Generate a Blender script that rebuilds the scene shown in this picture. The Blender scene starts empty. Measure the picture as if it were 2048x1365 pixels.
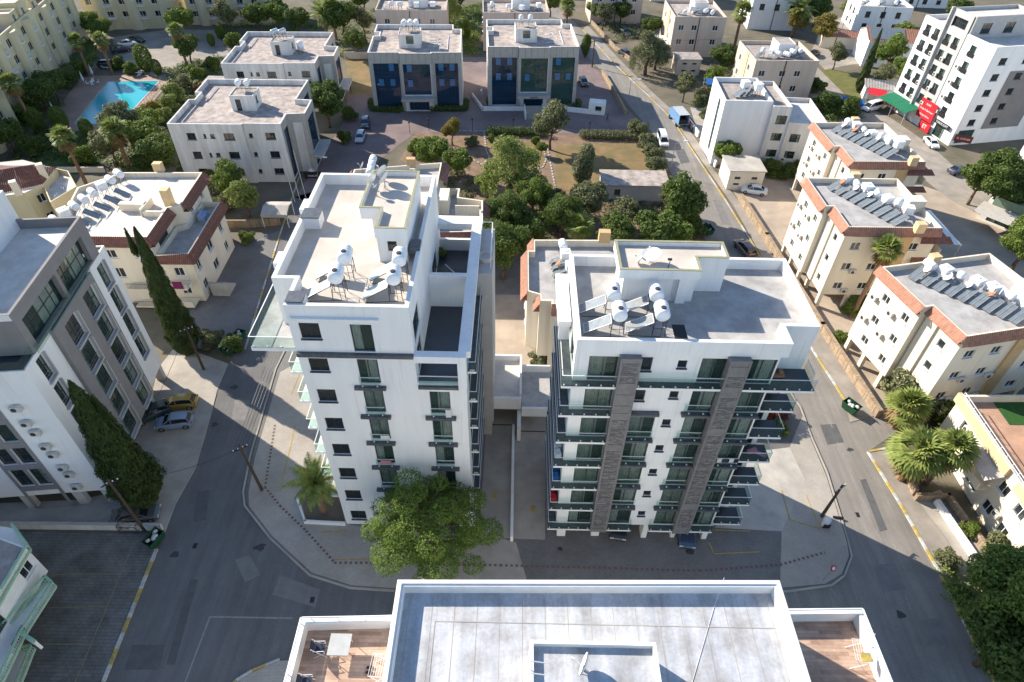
import bpy, math, random
from mathutils import Vector, Matrix
random.seed(7)
S = bpy.context.scene
COL = S.collection
# ---------------------------------------------------------------- camera
CAMZ = 56.0; FPX = 1288.0; PITCH = math.radians(42.6); ROLL = -math.radians(1.18)
Fv = Vector((0, math.cos(PITCH), -math.sin(PITCH)))
R0 = Vector((1, 0, 0)); U0 = R0.cross(Fv)
Rv = R0*math.cos(ROLL) - U0*math.sin(ROLL)
Uv = R0*math.sin(ROLL) + U0*math.cos(ROLL)
cd = bpy.data.cameras.new('camera'); cam = bpy.data.objects.new('camera', cd); COL.objects.link(cam)
cd.sensor_fit = 'HORIZONTAL'; cd.sensor_width = 36.0; cd.lens = 36.0*FPX/2048; cd.clip_end = 3000; cd.clip_start = 0.5
m = Matrix.Identity(4)
for i in range(3):
    m[i][0] = Rv[i]; m[i][1] = Uv[i]; m[i][2] = -Fv[i]
m[2][3] = CAMZ
cam.matrix_world = m
S.camera = cam
# ---------------------------------------------------------------- light
SUN_EL = math.radians(30.0); TR = Vector((0.832, -0.555))      # direction the light travels over the ground
w = bpy.data.worlds.new('World'); S.world = w; w.use_nodes = True
nt = w.node_tree; bg = nt.nodes['Background']
sky = nt.nodes.new('ShaderNodeTexSky'); sky.sky_type = 'NISHITA'; sky.sun_disc = False; sky.dust_density = .2; sky.ozone_density = 2.2; sky.air_density = 1.0
sky.sun_elevation = SUN_EL; sky.sun_rotation = math.atan2(-TR.x, -TR.y)
nt.links.new(sky.outputs['Color'], bg.inputs['Color']); bg.inputs['Strength'].default_value = 0.115
ld = bpy.data.lights.new('sun', 'SUN'); sun = bpy.data.objects.new('sun', ld); COL.objects.link(sun)
ld.energy = 5.0; ld.angle = math.radians(0.5); ld.color = (1.0, 0.90, 0.76)
d = Vector((TR.x*math.cos(SUN_EL), TR.y*math.cos(SUN_EL), -math.sin(SUN_EL)))
sun.rotation_euler = d.to_track_quat('-Z', 'Y').to_euler(); sun.location = (0, 0, 90)
S.view_settings.view_transform = 'Standard'; S.view_settings.look = 'None'
S.view_settings.exposure = 1.0; S.view_settings.gamma = 1.0
S.render.engine = 'CYCLES'

def P(u, v, z=0.0):
    "point of the place at height z that the photograph shows at pixel (u, v)"
    dd = Rv*(u-1024) - Uv*(v-682.5) + Fv*FPX
    t = (z-CAMZ)/dd.z
    return Vector((dd.x*t, dd.y*t, z))
def PX(z, *uv): return [(P(u, v, z).x, P(u, v, z).y) for u, v in uv]

# ---------------------------------------------------------------- materials
MATS = {}
def newmat(name):
    mm = bpy.data.materials.new(name); mm.use_nodes = True; MATS[name] = mm
    return mm, mm.node_tree, mm.node_tree.nodes['Principled BSDF']
def mat(name, c1, c2=None, rough=0.8, scale=1.0, bump=0.0, bscale=None, metal=0.0, island=None, spec=0.3, detail=6, streak=False, coat=0):
    mm, t, b = newmat(name)
    b.inputs['Roughness'].default_value = rough; b.inputs['Metallic'].default_value = metal
    b.inputs['Specular IOR Level'].default_value = spec
    if coat: b.inputs['Coat Weight'].default_value = coat; b.inputs['Coat Roughness'].default_value = .05
    N = t.nodes; L = t.links
    co = N.new('ShaderNodeNewGeometry')
    if c2 is None:
        b.inputs['Base Color'].default_value = (*c1, 1)
    else:
        n = N.new('ShaderNodeTexNoise'); n.inputs['Scale'].default_value = scale; n.inputs['Detail'].default_value = detail; n.inputs['Roughness'].default_value = .65
        if streak:
            mp = N.new('ShaderNodeMapping'); mp.inputs['Scale'].default_value = (1, 1, .12); L.new(co.outputs['Position'], mp.inputs['Vector']); L.new(mp.outputs[0], n.inputs['Vector'])
        else:
            L.new(co.outputs['Position'], n.inputs['Vector'])
        r = N.new('ShaderNodeValToRGB'); r.color_ramp.elements[0].position = .35; r.color_ramp.elements[1].position = .65
        r.color_ramp.elements[0].color = (*c2, 1); r.color_ramp.elements[1].color = (*c1, 1)
        L.new(n.outputs['Fac'], r.inputs[0]); src = r.outputs[0]
        if streak:
            mp2 = N.new('ShaderNodeMapping'); mp2.inputs['Scale'].default_value = (4, 4, .16); L.new(co.outputs['Position'], mp2.inputs['Vector']); n3 = N.new('ShaderNodeTexNoise'); n3.inputs['Scale'].default_value = 1; n3.inputs['Detail'].default_value = 5; L.new(mp2.outputs[0], n3.inputs['Vector'])
            r3 = N.new('ShaderNodeValToRGB'); r3.color_ramp.elements[0].position = .60; r3.color_ramp.elements[1].position = .78; r3.color_ramp.elements[0].color = (1, 1, 1, 1); r3.color_ramp.elements[1].color = (.84, .83, .81, 1); L.new(n3.outputs['Fac'], r3.inputs[0])
            m3 = N.new('ShaderNodeMix'); m3.data_type = 'RGBA'; m3.blend_type = 'MULTIPLY'; m3.inputs[0].default_value = 1; L.new(src, m3.inputs[6]); L.new(r3.outputs[0], m3.inputs[7]); src = m3.outputs[2]
        if island:
            mx = N.new('ShaderNodeMix'); mx.data_type = 'RGBA'; mx.inputs[7].default_value = (*island, 1)
            L.new(co.outputs['Random Per Island'], mx.inputs[0]); L.new(src, mx.inputs[6]); src = mx.outputs[2]
        L.new(src, b.inputs['Base Color'])
    if bump:
        n2 = N.new('ShaderNodeTexNoise'); n2.inputs['Scale'].default_value = bscale or scale*8; n2.inputs['Detail'].default_value = 4
        L.new(co.outputs['Position'], n2.inputs['Vector'])
        bp = N.new('ShaderNodeBump'); bp.inputs['Strength'].default_value = bump; bp.inputs['Distance'].default_value = .05
        L.new(n2.outputs['Fac'], bp.inputs['Height']); L.new(bp.outputs[0], b.inputs['Normal'])
    return mm
def brickmat(name, c1, c2, mortar, bw, bh, ms=.02, rot=0, rough=.8, bump=.3, dirt=None, off=.5, spec=.3, dscale=.15):
    mm, t, b = newmat(name); N = t.nodes; L = t.links
    b.inputs['Roughness'].default_value = rough; b.inputs['Specular IOR Level'].default_value = spec
    co = N.new('ShaderNodeNewGeometry'); mp = N.new('ShaderNodeMapping'); mp.inputs['Rotation'].default_value = (0, 0, rot)
    L.new(co.outputs['Position'], mp.inputs['Vector'])
    br = N.new('ShaderNodeTexBrick'); br.inputs['Scale'].default_value = 1; br.inputs['Brick Width'].default_value = bw; br.inputs['Row Height'].default_value = bh
    br.inputs['Mortar Size'].default_value = ms; br.inputs['Mortar Smooth'].default_value = .2; br.offset = off
    br.inputs['Color1'].default_value = (*c1, 1); br.inputs['Color2'].default_value = (*c2, 1); br.inputs['Mortar'].default_value = (*mortar, 1)
    L.new(mp.outputs[0], br.inputs['Vector']); src = br.outputs['Color']
    n = N.new('ShaderNodeTexNoise'); n.inputs['Scale'].default_value = dscale; n.inputs['Detail'].default_value = 9; n.inputs['Roughness'].default_value = .7
    L.new(co.outputs['Position'], n.inputs['Vector'])
    r = N.new('ShaderNodeValToRGB'); r.color_ramp.elements[0].position = .38; r.color_ramp.elements[1].position = .62
    dc = dirt or (.7, .7, .7); r.color_ramp.elements[0].color = (*dc, 1); r.color_ramp.elements[1].color = (1, 1, 1, 1)
    L.new(n.outputs['Fac'], r.inputs[0])
    mx = N.new('ShaderNodeMix'); mx.data_type = 'RGBA'; mx.blend_type = 'MULTIPLY'; mx.inputs[0].default_value = 1
    L.new(src, mx.inputs[6]); L.new(r.outputs[0], mx.inputs[7]); L.new(mx.outputs[2], b.inputs['Base Color'])
    if bump:
        bp = N.new('ShaderNodeBump'); bp.inputs['Strength'].default_value = bump; bp.inputs['Distance'].default_value = .02; bp.invert = True
        L.new(br.outputs['Fac'], bp.inputs['Height']); L.new(bp.outputs[0], b.inputs['Normal'])
    return mm
def glassmat(name, col, rough=.03, trans=0.0, spec=.8):
    mm, t, b = newmat(name); N = t.nodes; L = t.links
    b.inputs['Base Color'].default_value = (*col, 1); b.inputs['Roughness'].default_value = rough; b.inputs['Specular IOR Level'].default_value = spec
    n = N.new('ShaderNodeTexNoise'); n.inputs['Scale'].default_value = .9; co = N.new('ShaderNodeNewGeometry'); L.new(co.outputs['Position'], n.inputs['Vector'])
    bp = N.new('ShaderNodeBump'); bp.inputs['Strength'].default_value = .06; bp.inputs['Distance'].default_value = .2; L.new(n.outputs['Fac'], bp.inputs['Height']); L.new(bp.outputs[0], b.inputs['Normal'])
    if trans:
        tr = N.new('ShaderNodeBsdfTransparent'); tr.inputs[0].default_value = (.88, .95, .93, 1)
        ms = N.new('ShaderNodeMixShader'); ms.inputs[0].default_value = trans
        L.new(b.outputs[0], ms.inputs[1]); L.new(tr.outputs[0], ms.inputs[2]); L.new(ms.outputs[0], N['Material Output'].inputs['Surface'])
    return mm
W = mat('white_stucco', (.80, .80, .79), (.72, .72, .72), .75, .8, .08, 12, streak=True)
WP = mat('white_paint', (.82, .82, .80), (.74, .73, .70), .6, 1.2, .05, 10)
WO = mat('weathered_white', (.72, .71, .69), (.52, .50, .47), .85, .8, .1, 10, streak=True)
GREY = mat('grey_render', (.23, .22, .22), (.20, .19, .19), .8, .7, .08, 14)
LGREY = mat('pale_grey_render', (.48, .47, .46), (.42, .41, .40), .8, .8, .08, 14)
CREAM = mat('cream_render', (.76, .69, .56), (.66, .59, .47), .8, .5, .1, 10, streak=True)
YEL = mat('yellow_render', (.66, .58, .38), (.55, .47, .30), .8, .4, .1, 10, streak=True)
BEIGE = mat('beige_render', (.58, .49, .41), (.48, .40, .33), .85, .7, .1, 10, streak=True)
OCHRE = mat('ochre_render', (.56, .39, .20), (.48, .33, .17), .8, 1, .08, 10)
OCHREP = mat('ochre_band', (.66, .50, .29), (.57, .42, .24), .8, 1, .08, 10)
ROOFS = mat('roof_screed', (.58, .53, .47), (.47, .42, .37), .85, .5, .08, 8)
ROOFC = mat('roof_concrete', (.40, .36, .33), (.24, .21, .19), .9, .8, .15, 6)
ROOFD = mat('roof_dirty', (.47, .41, .37), (.24, .20, .18), .9, .9, .2, 6)
ROOFP = mat('roof_pale', (.66, .62, .57), (.50, .47, .43), .85, .7, .1, 6)
ROOFG = mat('roof_grey', (.44, .43, .42), (.30, .29, .28), .88, .6, .1, 6)
SLATE = mat('slate_trim', (.10, .11, .125), (.055, .06, .07), .4, 3, .1, 14, spec=.5)
DTILE = brickmat('dark_terrace_tiles', (.045, .052, .065), (.055, .062, .075), (.03, .033, .04), .6, .2, .012, bump=.1, rough=.35, dirt=(.85, .85, .85), spec=.5)
WOOD = brickmat('wood_look_tiles', (.58, .42, .32), (.37, .25, .19), (.3, .2, .15), 1.1, .17, .006, bump=.1, rough=.5, dirt=(.72, .68, .66), dscale=1.1)
PINKT = brickmat('pink_terrace_tiles', (.52, .32, .22), (.48, .29, .2), (.4, .28, .2), .35, .35, .01, off=0, bump=.1)
FRAME = mat('dark_window_frame', (.03, .03, .033), rough=.4, spec=.5)
WFRAME = mat('white_window_frame', (.75, .75, .74), rough=.4)
GLASSD = glassmat('window_glass', (.018, .026, .03))
GLASSG = glassmat('green_glass', (.03, .075, .07), trans=0)
GLASSB = glassmat('blue_curtain_wall', (.008, .035, .075), spec=.9)
GLASSL = glassmat('blue_pane_open', (.05, .16, .32))
GLASST = glassmat('clear_pane', (.05, .10, .09), trans=.62, spec=.9)
GRAIL = glassmat('railing_glass', (.12, .17, .165), trans=.90, spec=.6)
CURT = mat('curtain_cloth', (.34, .36, .33), (.20, .22, .20), .9, 2)
CURTL = mat('pale_curtain', (.52, .53, .50), (.38, .39, .37), .9, 2)
DARKIN = mat('unlit_inside', (.02, .02, .022), rough=.9)  # near-black colour stands in for the shade of unlit interiors
METAL = mat('white_metal', (.7, .7, .7), rough=.4, metal=.1)
STEEL = mat('galvanised_steel', (.42, .43, .44), (.32, .32, .33), .4, 4, metal=.7)
DMETAL = mat('dark_steel', (.035, .035, .04), rough=.5, metal=.4)
RUST = mat('rusty_iron', (.20, .09, .04), (.10, .05, .03), .9, 6)
TANKW = mat('tank_white', (.80, .82, .84), (.66, .70, .74), .45, 3, spec=.5)
TANKS = mat('tank_silver', (.60, .63, .66), (.45, .5, .55), .35, 3, metal=.5)
LID = mat('tank_lid', (.05, .045, .05), rough=.5)
DISHM = mat('dish_paint', (.72, .72, .72), (.6, .6, .6), .45, 3)
DISHR = mat('dish_rust', (.45, .20, .10), (.30, .14, .08), .7, 5)
OLIVE = mat('olive_coping', (.33, .32, .20), (.28, .27, .17), .7, 2)
STONEC = mat('stone_panels', (.42, .40, .37), (.35, .33, .31), .6, 1.5)
SCREEN = mat('perforated_panel', (.21, .205, .205), (.16, .155, .155), .6, 2, spec=.4)
TERRA = None
def tilemat(name, c1, c2, ax):
    mm, t, b = newmat(name); N = t.nodes; L = t.links; b.inputs['Roughness'].default_value = .8
    co = N.new('ShaderNodeNewGeometry'); n = N.new('ShaderNodeTexNoise'); n.inputs['Scale'].default_value = 2.5; n.inputs['Detail'].default_value = 8
    L.new(co.outputs['Position'], n.inputs['Vector']); r = N.new('ShaderNodeValToRGB'); r.color_ramp.elements[0].position = .3; r.color_ramp.elements[1].position = .7
    r.color_ramp.elements[0].color = (*c2, 1); r.color_ramp.elements[1].color = (*c1, 1); L.new(n.outputs['Fac'], r.inputs[0]); L.new(r.outputs[0], b.inputs['Base Color'])
    return mm
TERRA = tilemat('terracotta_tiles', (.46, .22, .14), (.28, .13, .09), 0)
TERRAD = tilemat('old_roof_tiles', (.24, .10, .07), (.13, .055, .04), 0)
ASPH = mat('asphalt', (.165, .162, .160), (.115, .114, .116), .9, .22, .25, 30, detail=12)
ASPHN = mat('asphalt_pale', (.33, .295, .255), (.22, .20, .175), .9, .3, .2, 30, detail=12)
CONC = mat('concrete', (.41, .375, .325), (.30, .275, .245), .88, .4, .15, 20, detail=10)
CONCP = mat('concrete_pale', (.48, .45, .40), (.33, .31, .29), .85, .35, .1, 20, detail=10)
SOIL = mat('dry_soil', (.26, .18, .12), (.15, .10, .07), .95, .5, .3, 12, detail=10)
EARTH = mat('town_ground', (.17, .145, .11), (.10, .095, .065), .95, .15, .3, 6, detail=10)
PARKL = mat('tan_parking_ground', (.42, .35, .28), (.30, .25, .205), .92, .25, .2, 14, detail=12)
DRYG = mat('dry_grass', (.25, .16, .08), (.13, .12, .05), .95, .35, .3, 10, detail=10)
PAVE = brickmat('block_paving', (.24, .23, .22), (.20, .19, .185), (.12, .12, .115), .22, .11, .012, bump=.5, dirt=(.72, .7, .68))
PAVEP = brickmat('pale_block_paving', (.48, .44, .385), (.43, .395, .35), (.28, .26, .235), .22, .11, .012, bump=.5, dirt=(.78, .76, .74))
PAVER = brickmat('reddish_paving', (.30, .22, .205), (.25, .19, .18), (.14, .12, .12), .22, .11, .012, bump=.3)
STONE = brickmat('rubble_stone', (.48, .36, .25), (.34, .26, .18), (.24, .2, .15), .45, .28, .03, bump=.6, rough=.95, dirt=(.7, .66, .6), dscale=2)
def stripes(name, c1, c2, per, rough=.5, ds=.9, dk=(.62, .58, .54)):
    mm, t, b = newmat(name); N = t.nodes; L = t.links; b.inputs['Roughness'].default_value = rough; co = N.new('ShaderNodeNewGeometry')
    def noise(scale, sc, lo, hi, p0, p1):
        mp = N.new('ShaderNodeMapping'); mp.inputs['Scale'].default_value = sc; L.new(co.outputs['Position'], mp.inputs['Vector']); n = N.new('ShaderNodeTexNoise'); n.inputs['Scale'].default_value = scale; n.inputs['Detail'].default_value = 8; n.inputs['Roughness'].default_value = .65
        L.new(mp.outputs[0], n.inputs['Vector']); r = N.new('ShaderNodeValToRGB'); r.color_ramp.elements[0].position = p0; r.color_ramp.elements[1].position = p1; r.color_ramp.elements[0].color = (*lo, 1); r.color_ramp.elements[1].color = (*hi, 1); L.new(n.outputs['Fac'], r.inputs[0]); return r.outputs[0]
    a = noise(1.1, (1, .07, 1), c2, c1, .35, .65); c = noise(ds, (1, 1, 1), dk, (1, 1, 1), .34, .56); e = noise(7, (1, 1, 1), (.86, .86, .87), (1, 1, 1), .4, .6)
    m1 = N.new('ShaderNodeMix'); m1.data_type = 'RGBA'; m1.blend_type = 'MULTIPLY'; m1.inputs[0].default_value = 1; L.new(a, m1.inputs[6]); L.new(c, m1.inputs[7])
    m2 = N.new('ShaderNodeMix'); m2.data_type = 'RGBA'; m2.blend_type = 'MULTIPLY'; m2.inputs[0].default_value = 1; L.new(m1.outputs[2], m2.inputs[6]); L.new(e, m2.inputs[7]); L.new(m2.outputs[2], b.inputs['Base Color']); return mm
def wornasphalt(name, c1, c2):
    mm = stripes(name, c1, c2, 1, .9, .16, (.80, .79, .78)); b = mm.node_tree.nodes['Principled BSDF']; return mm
ASPH = wornasphalt('asphalt', (.165, .163, .163), (.125, .124, .126)); ROADS = wornasphalt('asphalt_sunny', (.27, .25, .225), (.20, .187, .17))  # ROADS is a paler copy of ASPH, with sunlight put into its colour
WFADE = mat('faded_road_paint', (.30, .30, .295), (.20, .20, .20), .85, 4)
YLINE = mat('yellow_road_paint', (.52, .38, .08), (.28, .23, .12), .8, 3)
WLINE = mat('white_road_paint', (.55, .55, .53), (.32, .32, .31), .8, 3)
RTILE = mat('red_tactile_tile', (.19, .11, .10), (.15, .10, .09), .85, 3)
POOL = mat('pool_basin', (.05, .46, .52), (.04, .40, .47), .5, 1)
TRUNK = mat('bark', (.17, .11, .075), (.085, .055, .04), .95, 4, .5, 12)
PTRUNK = mat('palm_bark', (.30, .19, .12), (.17, .11, .07), .95, 6, .5, 14)
def leaf(name, a, b_, isl):
    mm = mat(name, a, b_, .6, 1.5, 0, island=isl, spec=.25); t = mm.node_tree; b = t.nodes['Principled BSDF']; tr = t.nodes.new('ShaderNodeBsdfTranslucent'); ms = t.nodes.new('ShaderNodeMixShader'); ms.inputs[0].default_value = .3
    src = b.inputs['Base Color'].links[0].from_socket; t.links.new(src, tr.inputs['Color']); t.links.new(b.outputs[0], ms.inputs[1]); t.links.new(tr.outputs[0], ms.inputs[2]); t.links.new(ms.outputs[0], t.nodes['Material Output'].inputs['Surface']); return mm
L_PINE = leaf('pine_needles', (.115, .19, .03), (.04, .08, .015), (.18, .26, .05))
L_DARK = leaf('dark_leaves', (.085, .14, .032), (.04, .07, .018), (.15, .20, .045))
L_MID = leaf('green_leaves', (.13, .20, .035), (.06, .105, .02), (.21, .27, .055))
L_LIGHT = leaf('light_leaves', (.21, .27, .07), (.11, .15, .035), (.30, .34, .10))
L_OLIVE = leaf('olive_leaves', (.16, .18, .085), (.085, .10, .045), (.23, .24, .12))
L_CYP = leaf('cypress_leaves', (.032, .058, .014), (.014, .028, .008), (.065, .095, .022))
L_PALM = leaf('palm_fronds', (.20, .26, .06), (.09, .14, .035), (.32, .36, .10))
L_DRY = leaf('dry_fronds', (.24, .16, .07), (.14, .09, .04), (.30, .20, .08))
L_YEL = leaf('yellow_leaves', (.24, .20, .04), (.14, .13, .03), (.30, .24, .05))
L_RED = leaf('bougainvillea', (.30, .02, .04), (.16, .015, .03), (.10, .09, .02))
def carpaint(name, c): return mat(name, c, rough=.3, spec=.5, coat=.8)
TYRE = mat('tyre_rubber', (.015, .015, .015), rough=.9)
RIM = mat('wheel_rim', (.35, .35, .36), rough=.35, metal=.8)
CGLASS = glassmat('car_glass', (.012, .015, .018))
LAMPR = mat('tail_light', (.25, .01, .01), rough=.3)
LAMPW = mat('head_light', (.6, .6, .6), rough=.2)
PANEL = mat('solar_collector', (.17, .20, .22), (.12, .145, .165), .25, 2, spec=.9)
PANELP = mat('pale_collector', (.36, .42, .41), (.28, .34, .34), .2, 2, spec=.9)
ACW = mat('ac_unit_paint', (.62, .60, .55), (.5, .48, .44), .5, 3)
BIN = mat('green_bin_plastic', (.015, .075, .035), rough=.5)
REDP = mat('red_sign', (.50, .02, .03), rough=.5)
BLUE = mat('blue_tarpaulin', (.03, .14, .42), (.02, .10, .30), .5, 2)
GREENA = mat('green_awning', (.01, .16, .08), (.008, .12, .06), .7, 3)
PINK = mat('pink_cloth', (.50, .22, .26), rough=.9)
LILAC = mat('lilac_cloth', (.62, .42, .58), (.5, .33, .47), .9, 8)
CLOTHB = mat('dark_cloth', (.03, .04, .07), rough=.9)
CLOTHW = mat('pale_cloth', (.6, .6, .62), rough=.9)
MAROON = mat('purple_cloth', (.18, .02, .09), rough=.9)
SKIN = mat('skin', (.42, .24, .16), rough=.6)
GREENR = mat('mint_trim', (.35, .55, .38), (.28, .45, .30), .7, 2)
BLACK = mat('black_paint', (.02, .02, .022), rough=.5)
WLET = mat('white_lettering', (.75, .75, .75), rough=.6)
# ---------------------------------------------------------------- mesh tools
class MB:
    def __init__(s): s.v = []; s.f = []; s.m = []; s.cur = 0
    def quad(s, a, b, c, d):
        n = len(s.v); s.v += [tuple(a), tuple(b), tuple(c), tuple(d)]; s.f.append((n, n+1, n+2, n+3)); s.m.append(s.cur); return s
    def poly(s, pts):
        n = len(s.v); s.v += [tuple(p) for p in pts]; s.f.append(tuple(range(n, n+len(pts)))); s.m.append(s.cur); return s
    def box(s, x0, x1, y0, y1, z0, z1): return s.obox(((x0+x1)/2, (y0+y1)/2), abs(x1-x0), abs(y1-y0), z0, z1, 0)
    def obox(s, c, lx, ly, z0, z1, ang=0):
        ca, sa = math.cos(ang), math.sin(ang); n = len(s.v)
        for z in (z0, z1):
            for dx, dy in ((-.5, -.5), (.5, -.5), (.5, .5), (-.5, .5)):
                x, y = dx*lx, dy*ly; s.v.append((c[0]+x*ca-y*sa, c[1]+x*sa+y*ca, z))
        for f in ((0, 3, 2, 1), (4, 5, 6, 7), (0, 1, 5, 4), (1, 2, 6, 5), (2, 3, 7, 6), (3, 0, 4, 7)):
            s.f.append(tuple(n+i for i in f)); s.m.append(s.cur)
        return s
    def tube(s, a, b, r, k=6, r2=None, cap=True):
        a = Vector(a); b = Vector(b); r2 = r if r2 is None else r2
        t = (b-a); t = t.normalized() if t.length > 1e-6 else Vector((0, 0, 1))
        x = t.orthogonal().normalized(); y = t.cross(x); n = len(s.v)
        for p, rr in ((a, r), (b, r2)):
            for i in range(k):
                an = 2*math.pi*i/k; s.v.append(tuple(p+(x*math.cos(an)+y*math.sin(an))*rr))
        for i in range(k): s.f.append((n+i, n+(i+1) % k, n+k+(i+1) % k, n+k+i)); s.m.append(s.cur)
        if cap:
            s.f.append(tuple(n+i for i in range(k))[::-1]); s.m.append(s.cur); s.f.append(tuple(n+k+i for i in range(k))); s.m.append(s.cur)
        return s
    def chain(s, pts, rs, k=8):
        for i in range(len(pts)-1): s.tube(pts[i], pts[i+1], rs[i], k, rs[i+1], cap=(i == 0 or i == len(pts)-2))
        return s
    def lathe(s, c, axis, prof, k=12):
        "prof: list of (distance along axis, radius)"
        c = Vector(c); t = Vector(axis).normalized(); x = t.orthogonal().normalized(); y = t.cross(x); n = len(s.v); m_ = len(prof)
        for h, r in prof:
            for i in range(k):
                an = 2*math.pi*i/k; s.v.append(tuple(c+t*h+(x*math.cos(an)+y*math.sin(an))*r))
        for j in range(m_-1):
            for i in range(k): s.f.append((n+j*k+i, n+j*k+(i+1) % k, n+(j+1)*k+(i+1) % k, n+(j+1)*k+i)); s.m.append(s.cur)
        return s
    def prism(s, poly, z0, z1):
        n = len(poly)
        s.poly([(x, y, z1) for x, y in poly]); s.poly([(x, y, z0) for x, y in poly][::-1])
        for i in range(n):
            a, b = poly[i], poly[(i+1) % n]; s.quad((a[0], a[1], z0), (b[0], b[1], z0), (b[0], b[1], z1), (a[0], a[1], z1))
        return s
    def mesh(s, name, mats, smooth=False, o=(0, 0, 0)):
        me = bpy.data.meshes.new(name)
        me.from_pydata([(v[0]-o[0], v[1]-o[1], v[2]-o[2]) for v in s.v] if any(o) else s.v, [], s.f)
        if not isinstance(mats, (list, tuple)): mats = [mats]
        for q in mats: me.materials.append(q)
        if len(mats) > 1: me.polygons.foreach_set('material_index', s.m)
        if smooth: me.polygons.foreach_set('use_smooth', [True]*len(s.f))
        me.update(); return me
def worg(o): return o.get('_o', None)
ORG = {}
def link(name, me, parent=None):
    o = bpy.data.objects.new(name, me); COL.objects.link(o)
    if parent is not None: o.parent = parent
    return o
def tag(o, label=None, cat=None, group=None, kind=None):
    if label: o['label'] = label
    if cat: o['category'] = cat
    if group: o['group'] = group
    if kind: o['kind'] = kind
    return o
def thing(name, label, cat, loc=(0, 0, 0), rz=0, group=None):
    o = bpy.data.objects.new(name, None); o.empty_display_size = .3; COL.objects.link(o)
    o.location = loc; o.rotation_euler = (0, 0, rz); ORG[o.name] = tuple(loc)
    return tag(o, label, cat, group)
def part(name, mb, mats, parent=None, smooth=False):
    "world-coordinate mesh as a part of an unrotated thing"
    o = (0, 0, 0)
    if parent is not None:
        o = ORG.get(parent.name, (0, 0, 0))
    ob = link(name, mb.mesh(name, mats, smooth, o), parent)
    if parent is not None: ORG[ob.name] = o
    return ob
def solo(name, mb, mats, label=None, cat=None, group=None, kind=None, smooth=False):
    return tag(part(name, mb, mats, None, smooth), label, cat, group, kind)
def dup(o, loc=None, rz=None, label=None, group=None, sc=None):
    r = o.copy(); COL.objects.link(r)
    if loc is not None: r.location = loc
    if rz is not None: r.rotation_euler = (0, 0, rz)
    if sc is not None: r.scale = sc if isinstance(sc, (tuple, list)) else (sc, sc, sc)
    if label: r['label'] = label
    if group: r['group'] = group
    def rec(src, dst):
        for ch in list(src.children):
            c = ch.copy(); COL.objects.link(c); c.parent = dst; rec(ch, c)
    rec(o, r); return r
def sheet(name, poly, z, m_, kind='structure', **k):
    mb = MB(); mb.poly([(x, y, z) for x, y in poly]); return solo(name, mb, m_, kind=kind, **k)
def inset(poly, t):
    n = len(poly); out = []
    for i in range(n):
        p0 = Vector(poly[i-1]); p1 = Vector(poly[i]); p2 = Vector(poly[(i+1) % n])
        a = (p1-p0).normalized(); b = (p2-p1).normalized()
        na = Vector((-a.y, a.x)); nb = Vector((-b.y, b.x))
        dd = na+nb; k = 1+na.dot(nb); out.append((p1.x+dd.x*t/k, p1.y+dd.y*t/k))
    return out
# ---------------------------------------------------------------- facades
def facade(mb, a, b, z0, z1, ops=(), dep=.16):
    a = Vector((a[0], a[1])); b = Vector((b[0], b[1])); t = b-a; Ln = t.length; t = t/Ln; n = Vector((t.y, -t.x))
    def pt(s_, z, d_=0): return (a.x+t.x*s_-n.x*d_, a.y+t.y*s_-n.y*d_, z)
    ss = sorted(set([0, Ln]+[round(min(max(q, 0), Ln), 3) for o in ops for q in (o[0], o[1])]))
    zs = sorted(set([z0, z1]+[round(min(max(q, z0), z1), 3) for o in ops for q in (o[2], o[3])]))
    for i in range(len(ss)-1):
        j = 0
        while j < len(zs)-1:
            sc, zc = (ss[i]+ss[i+1])/2, (zs[j]+zs[j+1])/2
            if not any(o[0] < sc < o[1] and o[2] < zc < o[3] for o in ops):
                k = j
                while k+1 < len(zs)-1 and not any(o[0] < sc < o[1] and o[2] < (zs[k+1]+zs[k+2])/2 < o[3] for o in ops): k += 1
                mb.quad(pt(ss[i], zs[j]), pt(ss[i+1], zs[j]), pt(ss[i+1], zs[k+1]), pt(ss[i], zs[k+1])); j = k+1
            else: j += 1
    for o in ops:
        s0, s1, za, zb = o[:4]; d_ = dep if len(o) < 6 else o[5]
        mb.quad(pt(s0, za), pt(s0, za, d_), pt(s0, zb, d_), pt(s0, zb)); mb.quad(pt(s1, za, d_), pt(s1, za), pt(s1, zb), pt(s1, zb, d_))
        mb.quad(pt(s0, za), pt(s1, za), pt(s1, za, d_), pt(s0, za, d_)); mb.quad(pt(s0, zb, d_), pt(s1, zb, d_), pt(s1, zb), pt(s0, zb))
WCACHE = {}
def wavy(w, h, y0, amp=.035, x0=0.0):
    mb = MB(); k = max(4, int(w/.09)); pts = []
    for i in range(k+1): pts.append((x0+w*i/k, y0+amp*(1 if i % 2 else -1)*random.uniform(.5, 1)))
    for i in range(k): mb.quad((*pts[i], .02), (*pts[i+1], .02), (*pts[i+1], h-.02), (*pts[i], h-.02))
    return mb
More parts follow.
